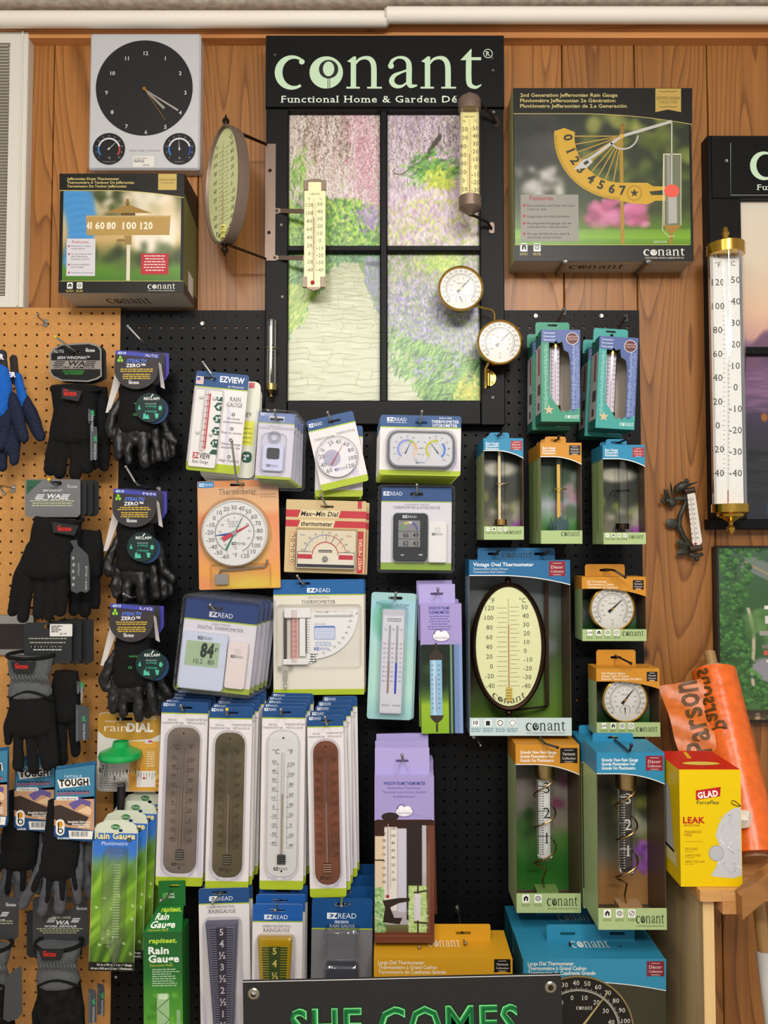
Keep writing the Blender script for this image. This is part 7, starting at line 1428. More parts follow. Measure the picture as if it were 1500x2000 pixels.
BLU2 = '174a80'; t.slab('card', t.rect(608, 1756, 727, 1815, 5, c='cd'), -.0006, 0, card(BLU2), [slot(t, 668, 1768, 32, 7)]); t.slab('backing', t.rect(608, 1815.5, 727, 2060), -.0006, 0, card('77767a')); ez(t, 638, 1795, 10, 'f0f2f6', 695); t.text('PRECISION', 653, 1804, 4.6, 'e8ecf2', 680, serif=True, bold=.015); t.text('RAIN GAUGE', 643, 1812, 5.6, 'e8ecf2', 692, serif=True); t.irect(LIME, 608, 1813.5, 727, 1816, w=.0004)
bl_ = plastic('8c8b90', .18); blister(t, t.rect(634, 1806, 702, 1862, 8), .03, mat=clear('e4e4ea', .2, .1, 'pr', .4)); blister(t, t.rect(636, 1876, 702, 2050, 8), .022, mat=clear('c8c8d4', .2, .1, 'pr2', .4)); t.slab('gauge_body', t.rect(640, 1880, 698, 2050, 6), .0006, .018, plastic('5c6068', .2), bev=.002); t.done()
for i in (1, 2, 3): t.dup(1.5 * i, -8.5 * i, .034 * i, f'blue topped precision rain gauge card, {ORD[i]} from the front of its hook')
# ---- large dial cartons, yellow and blue
def bigdial(x0, x1, y0, y1, yt, y, dep, head, label, group, tabr, holes, lg, tx, bd, nm):
    t = Thing('boxed_large_dial', label, 'thermometer', (x0 + x1) / 2, y0 + 40, y, group)
    p = t.rect(x0, y0, x1, y1); u0, v0 = p[0]; u1, v1 = p[2]
    box6(t, x0, y0, x1, y1, dep, [card('3a382a'), card('23626c' if nm == 'b' else head), card(head), card('8a7a60')])
    swoosh(t, head, x0, yt, x1, yt + (18 if nm == 'b' else 2), y0, 'e8ece8', .0004)
    for i, (s_, xe) in enumerate(tx): t.text(s_, x0 + 9, y0 + 12.5 + i * 9.2, 7, 'f2ead8', xe, w=.0008, bold=.012)
    t.layer = 80; badge(t, *bd); hz = v1 + .0005
    t.slab('hang_tab', rr(*t.uv(tabr[0], y0, -dep * .62), *t.uv(tabr[1], y0, -dep * .62)[:1], hz + .033, .004, 4, 'cd'), -dep * .62, -dep * .62 + .0007, card(head), [rr(t.uv(h_, y0, -dep * .62)[0] - .016, hz + .012, t.uv(h_, y0, -dep * .62)[0] + .016, hz + .018, .003) for h_ in holes])
    sub = Thing.__new__(Thing); sub.pr = MB(); sub.k = t.k; sub.layer = 0; sub.plain = None; sub.uv = lambda x, y_, w=0: (x, y_); conant(sub, 0, 0, 12, 'f0e8d8', head, 0.0); zc = max(v[2] for v in sub.pr.v); xs = max(v[0] for v in sub.pr.v)
    m = MB(); m.mats, m.f, m.m = sub.pr.mats, sub.pr.f, sub.pr.m; ua, ub = t.uv(lg[0], y0, -dep * .3)[0], t.uv(lg[1], y0, -dep * .3)[0]
    m.v = [(ua + v[0] / xs * (ub - ua), dep * .38 - v[2] / zc * dep * -.28 - 0.0, hz - v[1] * .3) for v in sub.pr.v]; t.add('top_logo', m)
    return t, (u0, v0, u1, v1)
TX = (('Large Dial Thermometer', 829), ('Thermomètre à Grand Cadran', 853), ('Termómetro de Cuadrante Grande', 871))
t, _ = bigdial(730, 1001, 1871, 2080, 1930, -.235, .11, 'd29a24', 'yellow large dial thermometer carton behind the neon lettered sign', None, (778, 958), (905,), (838, 900), TX, (965, 1873, 997, 1899, 'Vermont', 'Collection', '17150f'), 'y')
t, _ = bigdial(1022, 1301, 1873, 2120, 1917, -.255, .11, '2f86a8', 'blue large dial thermometer carton with a black dial, front of two', 'blue large dial cartons', (1068, 1240), (1109, 1206), (1121, 1195), tuple((a, b_ + 292) for a, b_ in TX), (1263, 1877, 1297, 1907, 'Décor', 'Collection', '7a2030'), 'b')
t.ink('17140f', t.ell(1130, 2014, 107, n=48), .00045); arcline(t, '8a7448', 1130, 2014, 107, -90, 90, 3, .0006, 40); w = .00055
for i in range(17):
    a = -111 + i * 13.5; q = circ(1130, 2014, 94, a); t.text(str(abs(-40 + 10 * i)), q[0], q[1] + 4, 8.5, 'd8d4c8', al='C', w=w, serif=True)
for i in range(10): q = circ(1130, 2014, 66, -97 + i * 21.5); t.text(str(abs(-40 + 10 * i)), q[0], q[1] + 4, 8.5, 'd8d4c8', al='C', w=w, serif=True)
for i in range(161): radial(t, 'c8c4b8', 1130, 2014, 79, 83 if i % 5 else 86, -111 + i * 1.35, .7, w)
arcline(t, 'c8c4b8', 1130, 2014, 79, -111, 105, 1, w, 60); t.logo(1126, 1972, 6, 'd8d4c8', '17140f', w, x1=1157); needle(t, 'needle', 1130, 2014, 37, 99, 10, 5, .0012, cm('b09a68', .4)); t.done()
t.dup(-1, 0, .1125, 'blue large dial thermometer carton, behind the front blue one')
# ---- neon lettered sign
t = Thing('printed_sign', 'black printed sign with green neon style lettering and two metal grommets', 'sign', 786, 1980, -.335, roll=-1.25, plain=True)
g_ = [(496, 1936), (1077, 1936)]
t.slab('sign_panel', t.rect(475, 1911.5, 1098, 2140), -.005, 0, cm('1d1c1d', .55, 0, .12), [t.ell(*q, 5.2, n=18) for q in g_], bev=.0006); t.irect('e8e8e4', 475.5, 1911.8, 1097.5, 1913.2)
for q in g_: u, v = t.uv(*q); t.add('grommet', MB().lathe([(.0045, 0.0), (.0052, .0016), (.0085, .0018), (.0108, .0002)], u, 0, 28, axis='w', cv=v, cap=False), metal('b8b0a0', .25), True)
for bo, h, dz in ((.06, '0e2a18', 0), (.04, '0c4a24', 1), (.024, '9af0a0', 2), (.008, '0f9446', 3), (-.018, '0b5e2e', 4)):
    t.text('SHE COMES', 566, 2035, 66, h, 1012, bold=bo, w=.0004 + dz * 2e-5, sp=1.06)
t.done()
# ================================================================ yellow bag box and orange roll on the shelf
t = Thing('trash_bag_box', 'yellow box of trash bags with a red top on the corner shelf', 'box', 1395, 1720, -.335, rz=0)
xl_, xr_ = W(1328, 1610, -.335).x - t.a.x, W(1448, 1610, -.335).x - t.a.x; vb_ = ZSH - t.a.z + .0006; vt_ = W(1380, 1503, -.335).z - t.a.z; dep = .13
m = MB().prism([(xl_, vb_), (xr_, vb_), (xr_, vt_), (xl_, vt_)], -dep, 0.0); me = m.mesh('carton', card('e6c400'))
for q in (card('dcb800'), card('c41c18')): me.materials.append(q)
for f in me.polygons: f.material_index = 1 if abs(f.normal.x) > .5 else (2 if f.normal.z > .5 else 0)
link('carton', me, t.o)
t.uv0 = t.uv; t.uv = lambda x, y, w=0: (xl_ + (x - 1328) / 120 * (xr_ - xl_), vt_ + (y - 1503) / 222 * (vb_ - vt_))
t.ink('b81c1c', t.pts([(1360, 1543), (1409, 1536), (1407, 1554), (1360, 1561)]), None); t.text('GLAD', 1364, 1558, 11, 'f4f0ea', 1404, bold=.04, rot=-7, serif=True); t.text('ForceFlex', 1361, 1569, 7, '1c3a2c', 1405, ital=.15, bold=.01); t.text('LEAK', 1334, 1605, 11.5, 'b82018', 1377, bold=.035); t.text('PROTECTION', 1336, 1611, 3.4, 'a84a14', 1367, bold=.02); t.text('FRAGRANCE', 1337, 1624, 5, '9a4a10', 1369); t.text('FREE', 1337, 1630, 5, '9a4a10', 1351); t.iline('a86a18', [(1338, 1640), (1372, 1640)], .8)
for i, s_ in enumerate(('RIPGUARD', 'LEAKGUARD', 'GRIPS-THE-CAN')): t.text(s_, 1337, 1656 + i * 12, 4.4, '9a5a10', (1362, 1368, 1375)[i]); t.lines('b88a20', 1337, 1355, 1658 + i * 12, 1, 3, 1.2)
bag = [(1447, 1575), (1432, 1577), (1416, 1588), (1404, 1606), (1397, 1628), (1404, 1645), (1402, 1672), (1396, 1690), (1386, 1704), (1400, 1707), (1430, 1709), (1447, 1704)]
t.ink('c4c4c6', t.pts(bag), None); rn = random.Random(2)
for i in range(26): a = rn.uniform(1400, 1440); b_ = rn.uniform(1590, 1695); t.iline(rn.choice(['a8a8ac', 'd8d8da', 'b4b4b8', 'e0e0e2']), [(a, b_), (a + rn.uniform(-8, 12), b_ + rn.uniform(-6, 14))], rn.uniform(1, 2.6))
t.ink('9c9ca2', t.ell(1395, 1668, 15, 15, 24) if 0 else t.pts([circ(1398, 1662, 15, a) for a in range(0, 360, 15)]), None); t.ink('b8b8bc', t.pts([circ(1398, 1662, 13.5, a) for a in range(0, 360, 15)]), None); t.iline('20201c', [(1447, 1572), (1436, 1563), (1430, 1562), (1429, 1567), (1438, 1572), (1447, 1573)], 1.6); t.done(); t.uv = t.uv0
q = vt_ + .0003; cxm = (xl_ + xr_) / 2
def topell(h, rx, ry, cy, dz): m = MB(); m.face([(cxm + rx * math.cos(2 * PI * i / 24), cy + ry * math.sin(2 * PI * i / 24), q + dz) for i in range(24)], ink(h)); t.add('top_print', m)
topell('d8c020', .036, .012, .04, 0); topell('e0cc60', .033, .010, .04, .0001); boxprint(t, 'top_print', [(ink('e0b020'), [(cxm - .012, q, -.075), (cxm - .004, q, -.075), (cxm + .004, q, -.12), (cxm - .004, q, -.12)])])
hq = xl_ - .0003; boxprint(t, 'side_print', [(ink('b0b0b2'), [(hq, vb_ + .05, -.03), (hq, vt_ - .05, -.05), (hq, vt_ - .03, -.10), (hq, vb_ + .05, -.11)][::-1])]); boxprint(t, 'side_print', [(ink('d8cc90'), [(hq, vb_ + .028, -.02), (hq, vb_ + .055, -.02), (hq, vb_ + .055, -.12), (hq, vb_ + .028, -.12)][::-1])])
OR = cm('e0641a', .3, 0, .1, .5, .5, 60)
t = Thing('bag_roll', 'leaning orange roll of printed plastic bags with a wooden core stick', 'roll', 1455, 1690, -.24)
A_ = W(1391, 1316, -.065) - t.a; zb_ = ZSH - t.a.z
B_ = W(1474, 1690, -.27) - t.a; ax_ = (A_ - B_).normalized(); rad = .05
side = ax_.cross(Vector((0, 1, 0))).normalized(); fwd = side.cross(ax_).normalized()
low = min((B_ + side * rad * s_ + fwd * rad * q_).z for s_ in (-1, 1) for q_ in (-1, 1)); B_.z += zb_ + .006 - low; A_ = B_ + ax_ * (A_ - B_).length
n = 40; nr = 26; m = MB()
for i in range(nr + 1):
    s_ = i / nr; c_ = B_.lerp(A_, s_)
    for j in range(n): a = 2 * PI * j / n; rr_ = rad * (1 - .06 * s_ + .012 * math.sin(s_ * 60 + 2 * math.sin(a * 3))); m.v.append(tuple(c_ + (side * math.cos(a) + fwd * math.sin(a)) * rr_))
for i in range(nr):
    for j in range(n): j2 = (j + 1) % n; m.f.append((i * n + j, i * n + j2, (i + 1) * n + j2, (i + 1) * n + j)); m.m.append(0)
m.f += [tuple(range(n))[::-1], tuple(nr * n + j for j in range(n))]; m.m += [0, 0]; t.add('plastic_roll', m, OR, True)
pt = lambda v: (v.x, v.z, -v.y)
t.add('cardboard_core', MB().tube([pt(A_ - ax_ * .02), pt(A_ + ax_ * .012)], .024, 22), card('a88462'), True); t.add('core_stick', MB().tube([pt(A_ - ax_ * .01), pt(A_ + ax_ * .047)], .0125, 14), woodmat('b08a54', '8a6434', 'pole', zs=.05, ringf=4, knots=False), True); t.add('cardboard_core', MB().tube([pt(B_ - ax_ * .006), pt(B_ + ax_ * .02)], .024, 22), card('a88462'), True)
# loose end of the film, hanging off the left of the roll, with its dark print
m = MB(); ni, nj = 12, 16; OR2 = cm('c9661c', .35, 0, .12, .5, .4, 60)
def film(s_, q_): # s_ along the roll from the top, q_ out from the roll
    c_ = A_.lerp(B_, .02 + s_ * .42); a = PI + .9 - min(q_, .45) * 1.6; e = c_ + (side * math.cos(a) * -1 + fwd * -abs(math.sin(a))) * 0
    base = c_ + side * rad * 1.0; out = side * (q_ * .078 * (1 - .25 * s_)) + Vector((0, -.03, 0)) * (1 - q_) + Vector((0, -.012, 0)) * math.sin(s_ * 9 + q_ * 4) * .5
    return base + out - side * .02 * (1 - q_) + ax_ * (-.03 * q_)
for i in range(ni + 1):
    for j in range(nj + 1): m.v.append(tuple(film(i / ni, j / nj)))
for i in range(ni):
    for j in range(nj): a = i * (nj + 1) + j; m.f.append((a, a + 1, a + nj + 2, a + nj + 1)); m.m.append(0)
fo = t.add('loose_film', m, OR2, True)
def roll_text(st, s0, s1, a0, h, off):
    """letters running along the roll, bent round it; mirrored as in the photograph"""
    vs, fs, g0, g1 = glyphs(st, .02); mm = MB(); L_ = (A_ - B_).length
    for x_, y_, _ in vs:
        s_ = s0 + (x_ - g0) / (g1 - g0) * (s1 - s0); an = a0 + y_ * h; mm.v.append(tuple(B_.lerp(A_, s_) + (side * math.cos(an) + fwd * math.sin(an)) * (rad * (1.012 - .06 * s_) + off)))
    mm.f = [tuple(f) for f in fs]; mm.m = [0] * len(fs); t.add('printed_lettering', mm, ink('5c3a10'))
SG = -1 if fwd.y > 0 else 1
roll_text('Parsons', .62, .985, -R(22), -1.15, .0016)
vs, fs, g0, g1 = glyphs('Parson', .02); mm = MB()
for x_, y_, _ in vs: p_ = film(1 - (x_ - g0) / (g1 - g0), .25 + y_ * .8); mm.v.append(tuple(p_ + Vector((0, -.0012, 0))))
mm.f = [tuple(f) for f in fs]; mm.m = [0] * len(fs); t.add('printed_lettering', mm, ink('5c3a10'), parent=fo)
t = Thing('paper_scrap', 'crumpled white paper scrap between the yellow box and orange roll', 'paper', 1458, 1600, -.30)
m = MB(); P = t.pts([(1446, 1582), (1462, 1583), (1470, 1598), (1462, 1614), (1449, 1620), (1440, 1600)]); m.v = [(p[0], .004 * (-1) ** i, p[1]) for i, p in enumerate(P)] + [(0, -.006, 0)]; m.f = [(i, (i + 1) % 6, 6) for i in range(6)]; m.m = [0] * 6; t.add('paper', m, card('e0d8cc'))
# ================================================================ work gloves
KNIT = cm('141415', .9, 0, .4, .2, .5, 420); LEATH = cm('101011', .45, 0, .2, .45, .25, 90); GREYC = cm('4c4d52', .5, 0, .12, .4, .15, 140); GCUFF = cm('5c5e60', .9, 0, .15, .15, .25, 700)
NAVY = cm('1c2338', .8, 0, .3, .2, .5, 260); BLUEK = cm('1f5fb8', .9, 0, .2, .15, .4, 700); TAGC = '34363a'
FOLD = []
for sz_, dp_ in ((.035, 3), (.022, 1)):
    tx_ = bpy.data.textures.new('folds', 'CLOUDS'); tx_.noise_scale = sz_; tx_.noise_depth = dp_; FOLD.append(tx_)
def glove(t, name, chains, mat, flat=.5, vox=.0021, parent=None):
    """one continuous hand: tapering limbs merged into a single skin"""
    m = MB()
    for ch in chains:
        P = [(*t.uv(c[0], c[1], c[2]), c[2]) for c in ch]; fs_ = .84 if ch[0][3] < 19 else 1; rs = [c[3] * t.k * fs_ for c in ch]; pp, rr2 = [], []
        for i in range(len(P) - 1):
            for j in range(4):
                s_ = j / 4; pp.append(tuple(P[i][q] * (1 - s_) + P[i + 1][q] * s_ for q in range(3))); rr2.append(rs[i] * (1 - s_) + rs[i + 1] * s_)
        pp.append(P[-1]); rr2.append(rs[-1]); fl = min(.85, flat * 1.45) if fs_ < 1 else flat; m.tube(pp, rr2, 14, flat=fl)
        for e, r_ in ((pp[-1], rr2[-1]), (pp[0], rr2[0])):
            if r_ < 21 * t.k: m.ball(e[0], e[1], e[2], r_ * .99, 12, sz=fl)
        if rr2[-1] >= 21 * t.k: m.ball(*pp[-1], rr2[-1] * .985, 20, sy=.5, sz=fl)
    o = t.add(name, m, mat, True, parent); md = o.modifiers.new('skin', 'REMESH'); md.mode = 'VOXEL'; md.voxel_size = vox; md.use_smooth_shade = True
    sm = o.modifiers.new('smooth', 'SMOOTH'); sm.iterations = 3; sm.factor = .6
    dp = o.modifiers.new('folds', 'DISPLACE'); dp.texture = FOLD[mat is LEATH or mat is GREYC]; dp.strength = .007 if mat is LEATH else .0055; dp.mid_level = .5; dp.texture_coords = 'GLOBAL'; return o
def warmour(t, x0, x1, y, h, c1, c2=None, w=None):
    """striped wing logo with the line under it"""
    wd_ = x1 - x0
    for sx in (x0, x0 + wd_ * .72):
        for i in range(3): yy = y - h * .62 + i * h * .27; dx = -i * h * .16; t.ink(c1, t.pts([(sx + dx + h * .4, yy), (sx + dx + wd_ * .28 + h * .1, yy), (sx + dx + wd_ * .28, yy + h * .15), (sx + dx + h * .3, yy + h * .15)]), w)
    t.text('WA', x0 + wd_ * .32, y, h * .66, c1, x0 + wd_ * .74, ital=.3, bold=.03, w=w); t.text('WORK ARMOUR', x0, y + h * .45, h * .34, c2 or c1, x1 - h * .2, ital=.3, bold=.02, w=w)
def watson(t, x0, x1, y, h, col, w=None): t.text('WATSON', x0, y, h, col, x1, bold=.05, w=w); arcline(t, col, x0 + h * .6, y - h * 1.15, h * .5, -90, 90, h * .25, w, 8)
def patch(t, pts, w, x0, x1, y, h, parent=None):
    t.slab('logo_patch', t.pts(pts, w), w - .002, w, cm('121213', .6), parent=parent); watson(t, x0, x1, y, h, 'd8281c', w + .0004)
def hdr(t, pts, col, w=0.0, nm='header_card', hole=None): return t.slab(nm, t.pts(pts, w), w - .0008, w, card(col), [slot(t, *hole)] if hole else ())
def wtag(t, x, y, h, w, wd=15, name='paper_tag'):
    t.slab(name, t.pts([(x, y), (x + wd * .9, y + 4), (x + wd, y + 14), (x + wd, y + h), (x, y + h + 3)], w), w - .0006, w, card('44484c')); t.text('W', x + wd * .45, y + h * .42, 7, '2fa860', al='C', w=w + .0003, rot=80, bold=.03); t.text('WASTENOT', x + wd * .55, y + h * .55, 4, 'c8c8cc', w=w + .0003, rot=90); t.lines('8a8c90', x + 1, x + 4, y + 10, int(h / 3.5), 3.4, 1, 0, 'L', w + .0003)
def rcard(x0, y0, x1, y1, c=6): return [(x0 + c, y0), (x1 - c, y0), (x1 - 1, y0 + 2), (x1, y0 + c), (x1, y1 - c), (x1 - c, y1), (x0 + c, y1), (x0, y1 - c), (x0, y0 + c), (x0 + 1, y0 + 2)]
# ---- black gloves under the octagonal header
t = Thing('work_glove_pair', 'plain black work gloves on an octagonal black and silver header card', 'gloves', 150, 800, -.11)
oct_ = [(104, 680), (120, 672), (175, 669), (192, 674), (198, 682), (199, 735), (190, 741), (172, 746), (120, 744), (102, 736), (97, 728), (97, 690)]
hdr(t, oct_, '8a8680', .001, hole=(150, 688, 14, 7)); hdr(t, [(148 + (x - 148) * .94, 708 + (y - 708) * .92) for x, y in oct_], '141415', .0014, 'card_face', (150, 688, 13, 6)); w = .0018
hdr(t, [(x + 9, y + 4) for x, y in oct_], '1c1c1e', -.014, 'rear_header_card', (150, 688, 14, 7)); t.irect('8f877f', 100, 704, 197, 721, w=w); warmour(t, 104, 188, 714, 13, '18181a', w=w + 4e-5); t.text('#004 WINGMAN™', 112, 701.5, 6, 'e8e8e8', 175, w=w); t.text('XL/TG', 104, 689, 6, 'e0e0e0', 124, w=w, ital=.2); watson(t, 167, 185, 687, 4, 'e0e0e0', w); t.text('HIGH PERFORMANCE/', 122, 727, 3.6, '3fae3c', 164, w=w, ital=.2); t.text('HAUT RENDEMENT', 126, 731.5, 3.6, '3fae3c', 162, w=w, ital=.2)
glove(t, 'glove', [[(186, 758, -.022, 24), (190, 800, -.022, 24), (196, 850, -.022, 22), (204, 912, -.022, 10)], [(176, 840, -.022, 20), (182, 905, -.022, 13)]], KNIT)
g = glove(t, 'glove', [[(147, 754, -.004, 48), (146, 800, -.002, 43), (143, 850, 0, 47)], [(112, 850, 0, 18), (97, 918, .002, 15)], [(128, 855, .004, 15), (116, 925, .004, 13)], [(147, 858, .004, 14), (148, 927, .005, 14)], [(166, 852, .003, 14), (170, 915, .004, 13)]], KNIT)
t.add('cuff_binding', MB().tube([(*t.uv(100 + 48 * (1 - math.cos(2 * PI * i / 20)), 757 + 9 * math.sin(2 * PI * i / 20) + i * .3, 0), .018 * math.sin(2 * PI * i / 20)) for i in range(21)], .0035, 8), KNIT, True)
patch(t, [(120, 757), (160, 764), (153, 784), (120, 778)], .0355, 124, 149, 773, 7); wtag(t, 172, 798, 22, .034, 11); wtag(t, 176, 830, 66, .034, 14)
# ---- large black gloves below them
t = Thing('work_glove_pair', 'large black work gloves with a grey header card and bottle shaped tag', 'gloves', 105, 1080, -.14)
for i in range(3): hdr(t, rcard(59 + 12 * (i + 1), 938, 157 + 12 * (i + 1), 1008), ('2a2b2d', '26282a', '222426')[i], -.012 * (i + 1), 'rear_header_card')
hdr(t, rcard(49, 936, 157, 1010), '6f7072', 0, hole=(111, 944, 20, 9)); w = .0004; t.ink('2f5a40', t.pts([(52, 938), (82, 938), (52, 966)]), w); t.text('#004 WINGMAN™', 84, 960, 4, 'd8d8d8', 121, w=w, bold=.02); warmour(t, 68, 136, 973, 12, 'e4e4e4', w=w); t.lines('b8bc90', 52, 152, 977, 3, 4.6, 2.2, .3, 'C', w); t.text('L/G', 55, 954, 4, '9ac8a0', w=w); watson(t, 131, 151, 953, 4, 'b8b8b8', w)
glove(t, 'glove', [[(170, 1035, -.03, 28), (168, 1080, -.03, 36), (165, 1120, -.03, 38)], [(148, 1120, -.03, 15), (144, 1192, -.03, 14)], [(168, 1120, -.03, 15), (166, 1196, -.03, 13)], [(185, 1110, -.03, 13), (186, 1180, -.03, 12)]], KNIT)
g = glove(t, 'glove', [[(114, 1013, 0, 46), (108, 1060, .002, 50), (98, 1112, .002, 54)], [(66, 1070, 0, 18), (38, 1130, .0, 16), (25, 1194, 0, 13)], [(58, 1112, .004, 15), (45, 1205, .006, 14)], [(80, 1118, .006, 14), (74, 1200, .008, 13)], [(101, 1118, .007, 14), (95, 1203, .009, 13)], [(124, 1115, .006, 15), (118, 1194, .008, 14)]], KNIT)
t.add('cuff_binding', MB().tube([(*t.uv(70 + 46 * (1 - math.cos(2 * PI * i / 20)), 1012 + 9 * math.sin(2 * PI * i / 20) + i * .4, 0), .02 * math.sin(2 * PI * i / 20)) for i in range(21)], .0042, 8), KNIT, True)
patch(t, [(101, 1019), (153, 1027), (145, 1046), (104, 1040)], .0385, 112, 139, 1037, 6)
tp = [(137, 1056), (150, 1054), (152, 1066), (160, 1072), (172, 1084), (175, 1110), (175, 1152), (168, 1158), (158, 1155), (150, 1159), (139, 1154), (137, 1120), (138, 1082), (144, 1070)]; hdr(t, tp, '45474a', .034, 'bottle_tag'); t.text('BOTTLES → GLOVES', 167, 1106, 3.4, 'd0d0c8', w=.0344, rot=90); t.text('WASTENOT', 152, 1100, 3, 'b0b0ac', w=.0344, rot=90); [t.ink('9a9a98', t.ell(143 + (i % 2), 1090 + i * 13, 2.6, 3.4, 10, .034), .0344) for i in range(5)]
# ---- grey cuffed gloves
def greycuff(x, y, label, tag2=None, quilt=False):
    """x, y offset from the pair hanging at the tan board"""
    t = Thing('work_glove_pair', label, 'gloves', 75 + x, 1350 + y, -.15, 'grey cuffed work gloves'); X = lambda l: [(a + x, b_ + y, *c_) for a, b_, *c_ in l]
    if not quilt: glove(t, 'glove', [X([(130, 1310, -.028, 24), (128, 1350, -.028, 30), (126, 1400, -.028, 32)]), X([(118, 1400, -.028, 14), (122, 1485, -.028, 13)]), X([(142, 1400, -.028, 14), (148, 1470, -.028, 11)])], KNIT)
    g = glove(t, 'hand', [X([(60, 1352, 0, 42), (62, 1390, 0, 45), (64, 1420, 0, 46)]), X([(30, 1385, -.004, 16), (18, 1420, -.004, 13), (16, 1448, -.004, 9)]), X([(36, 1420, .004, 13), (36, 1496, .006, 12)]), X([(58, 1424, .006, 13), (66, 1503, .008, 12)]), X([(78, 1424, .006, 13), (92, 1497, .008, 12)]), X([(98, 1415, .003, 13), (106, 1488, .005, 12)])], KNIT if not quilt else cm('141413', .9, 0, .5, .2, .8, 70))
    c_ = glove(t, 'cuff', [X([(60, 1281, .002, 45), (58, 1312, .003, 41), (58, 1324, .004, 37), (58, 1340, .004, 41), (59, 1352, .003, 43)])], GCUFF, vox=.0016)
    m = MB(); rn = random.Random(3)
    for i in range(11):
        a = 24 + i * 6.6; m.tube([(*t.uv(a + x, 1317 + y + rn.uniform(-2, 2), .026), .028), (*t.uv(a + 2.5 + x, 1324 + y, .026), .0295), (*t.uv(a + 5.5 + x, 1331 + y + rn.uniform(-2, 2), .026), .0265)], [.001, .0026, .001], 7)
    t.add('elastic_gathers', m, GCUFF, True, c_); m = MB()
    t.add('cuff_binding', MB().tube([(*t.uv(15 + x + 45 * (1 - math.cos(2 * PI * i / 20)), 1279 + y + 5 * math.sin(2 * PI * i / 20), 0), .025 * math.sin(2 * PI * i / 20)) for i in range(21)], .0042, 8), KNIT, True)
    t.add('seam_piping', MB().tube([(*t.uv(17 + x + i * 8, 1366 + y - 16 * math.sin(PI * i / 10) , .02), .0255 * (.55 + .45 * math.sin(PI * (i + 1) / 12))) for i in range(11)], .0026, 8), KNIT, True)
    patch(t, [(20 + x, 1292 + y), (70 + x, 1292 + y), (63 + x, 1313 + y), (26 + x, 1313 + y)], .0345, 29 + x, 54 + x, 1306 + y, 6)
    return t
t = greycuff(0, 0, 'black work gloves with grey gathered cuffs and a price sticker on the card')
for i in range(2): hdr(t, rcard(70 + 22 * (i + 1), 1212 - 3 * i, 135 + 24 * (i + 1), 1296), '232426', -.014 * (i + 1), 'rear_header_card')
hdr(t, rcard(47, 1216, 140, 1296), '2b2c2e', -.001, hole=(96, 1224, 22, 8)); w = -.0006; t.lines('a8a890', 54, 132, 1246, 3, 8, 2, .2, 'C', w); t.lines('d0d0cc', 58, 128, 1262, 2, 6, 2, .2, 'C', w); t.slab('price_sticker', t.rect(97, 1219, 141, 1243, 2), -.001, -.0006, card('dedbd4')); t.lines('2a2a2a', 100, 122, 1222, 4, 3.6, 1.8, .3, 'L', -.0003); t.text('$21.99', 117, 1240, 4, '2a2a3a', 130, w=-.0003); wtag(t, 148, 1376, 68, .012, 26); wtag(t, 150, 1330, 20, .004, 14)
t = greycuff(55, 562, 'grey cuffed quilted work gloves under an oil change card, bottom left', quilt=True)
hdr(t, rcard(64, 1752, 172, 1850), '3c3d3f', -.012, hole=(128, 1775, 22, 14)); hdr(t, rcard(52, 1778, 160, 1870), '2c2d2f', -.03, 'rear_header_card'); w = -.0116; t.text('#008 OIL CHANGE', 100, 1794, 4, 'c8ccb0', 138, w=w, bold=.02); warmour(t, 86, 152, 1806, 12, 'e0e0e0', w=w); t.lines('a8ac84', 70, 164, 1813, 3, 4, 2, .3, 'C', w); watson(t, 149, 170, 1777, 4, 'c8c8c8', w); wtag(t, 172, 1930, 66, .006, 16); wtag(t, 190, 1920, 60, -.012, 14)
t = greycuff(-82, 566, 'grey cuffed work gloves cut off by the bottom left edge', quilt=True); hdr(t, rcard(-60, 1752, 36, 1835), '3c3d3f', -.012); w = -.0116; warmour(t, -50, 12, 1794, 12, 'e0e0e0', w=w); watson(t, 11, 31, 1770, 4, 'd0d0d0', w); t.lines('a8ac84', -40, 26, 1798, 2, 4.5, 2, .2, 'C', w); hdr(t, [(10, 1916), (22, 1898), (42, 1886), (43, 1980), (34, 1990), (16, 1996), (6, 1990)], '45474a', .034, 'bottle_tag')
# ---- blue and navy dipped gloves at the left edge
t = Thing('dipped_glove_pair', 'bright blue gloves with dark navy dipped fingers at the left edge', 'gloves', 25, 760, -.12)
glove(t, 'knit_back', [[(34, 735, -.02, 10), (44, 775, -.02, 13), (50, 800, -.02, 12)]], BLUEK); glove(t, 'dipped_hand', [[(44, 765, -.022, 8), (56, 800, -.02, 17), (68, 830, -.02, 17), (78, 852, -.02, 13)]], NAVY)
glove(t, 'knit_back', [[(2, 722, 0, 18), (6, 760, .003, 22), (-2, 800, .004, 22)]], BLUEK); glove(t, 'dipped_hand', [[(22, 775, 0, 14), (34, 810, 0, 16), (46, 855, 0, 13)], [(6, 800, 0, 22), (2, 835, 0, 17), (-2, 868, 0, 14)], [(16, 820, -.012, 18), (18, 878, -.012, 14)], [(30, 830, -.014, 14), (28, 900, -.014, 11)], [(2, 840, -.02, 16), (4, 912, -.02, 12)]], NAVY)
glove(t, 'cuff', [[(27, 700, -.02, 9), (30, 745, -.02, 10)]], cm('2a2426', .9)); glove(t, 'cuff', [[(4, 692, 0, 12), (5, 722, 0, 14)]], cm('2c2c34', .9)); t.irect('6a52b0', 14, 727, 24, 737, w=.002); t.text('ER', 15, 736, 9, 'f0eef4', 31, w=.0024, bold=.05); t.text('R', -2, 702, 10, 'e8e8f0', w=.016, bold=.05)
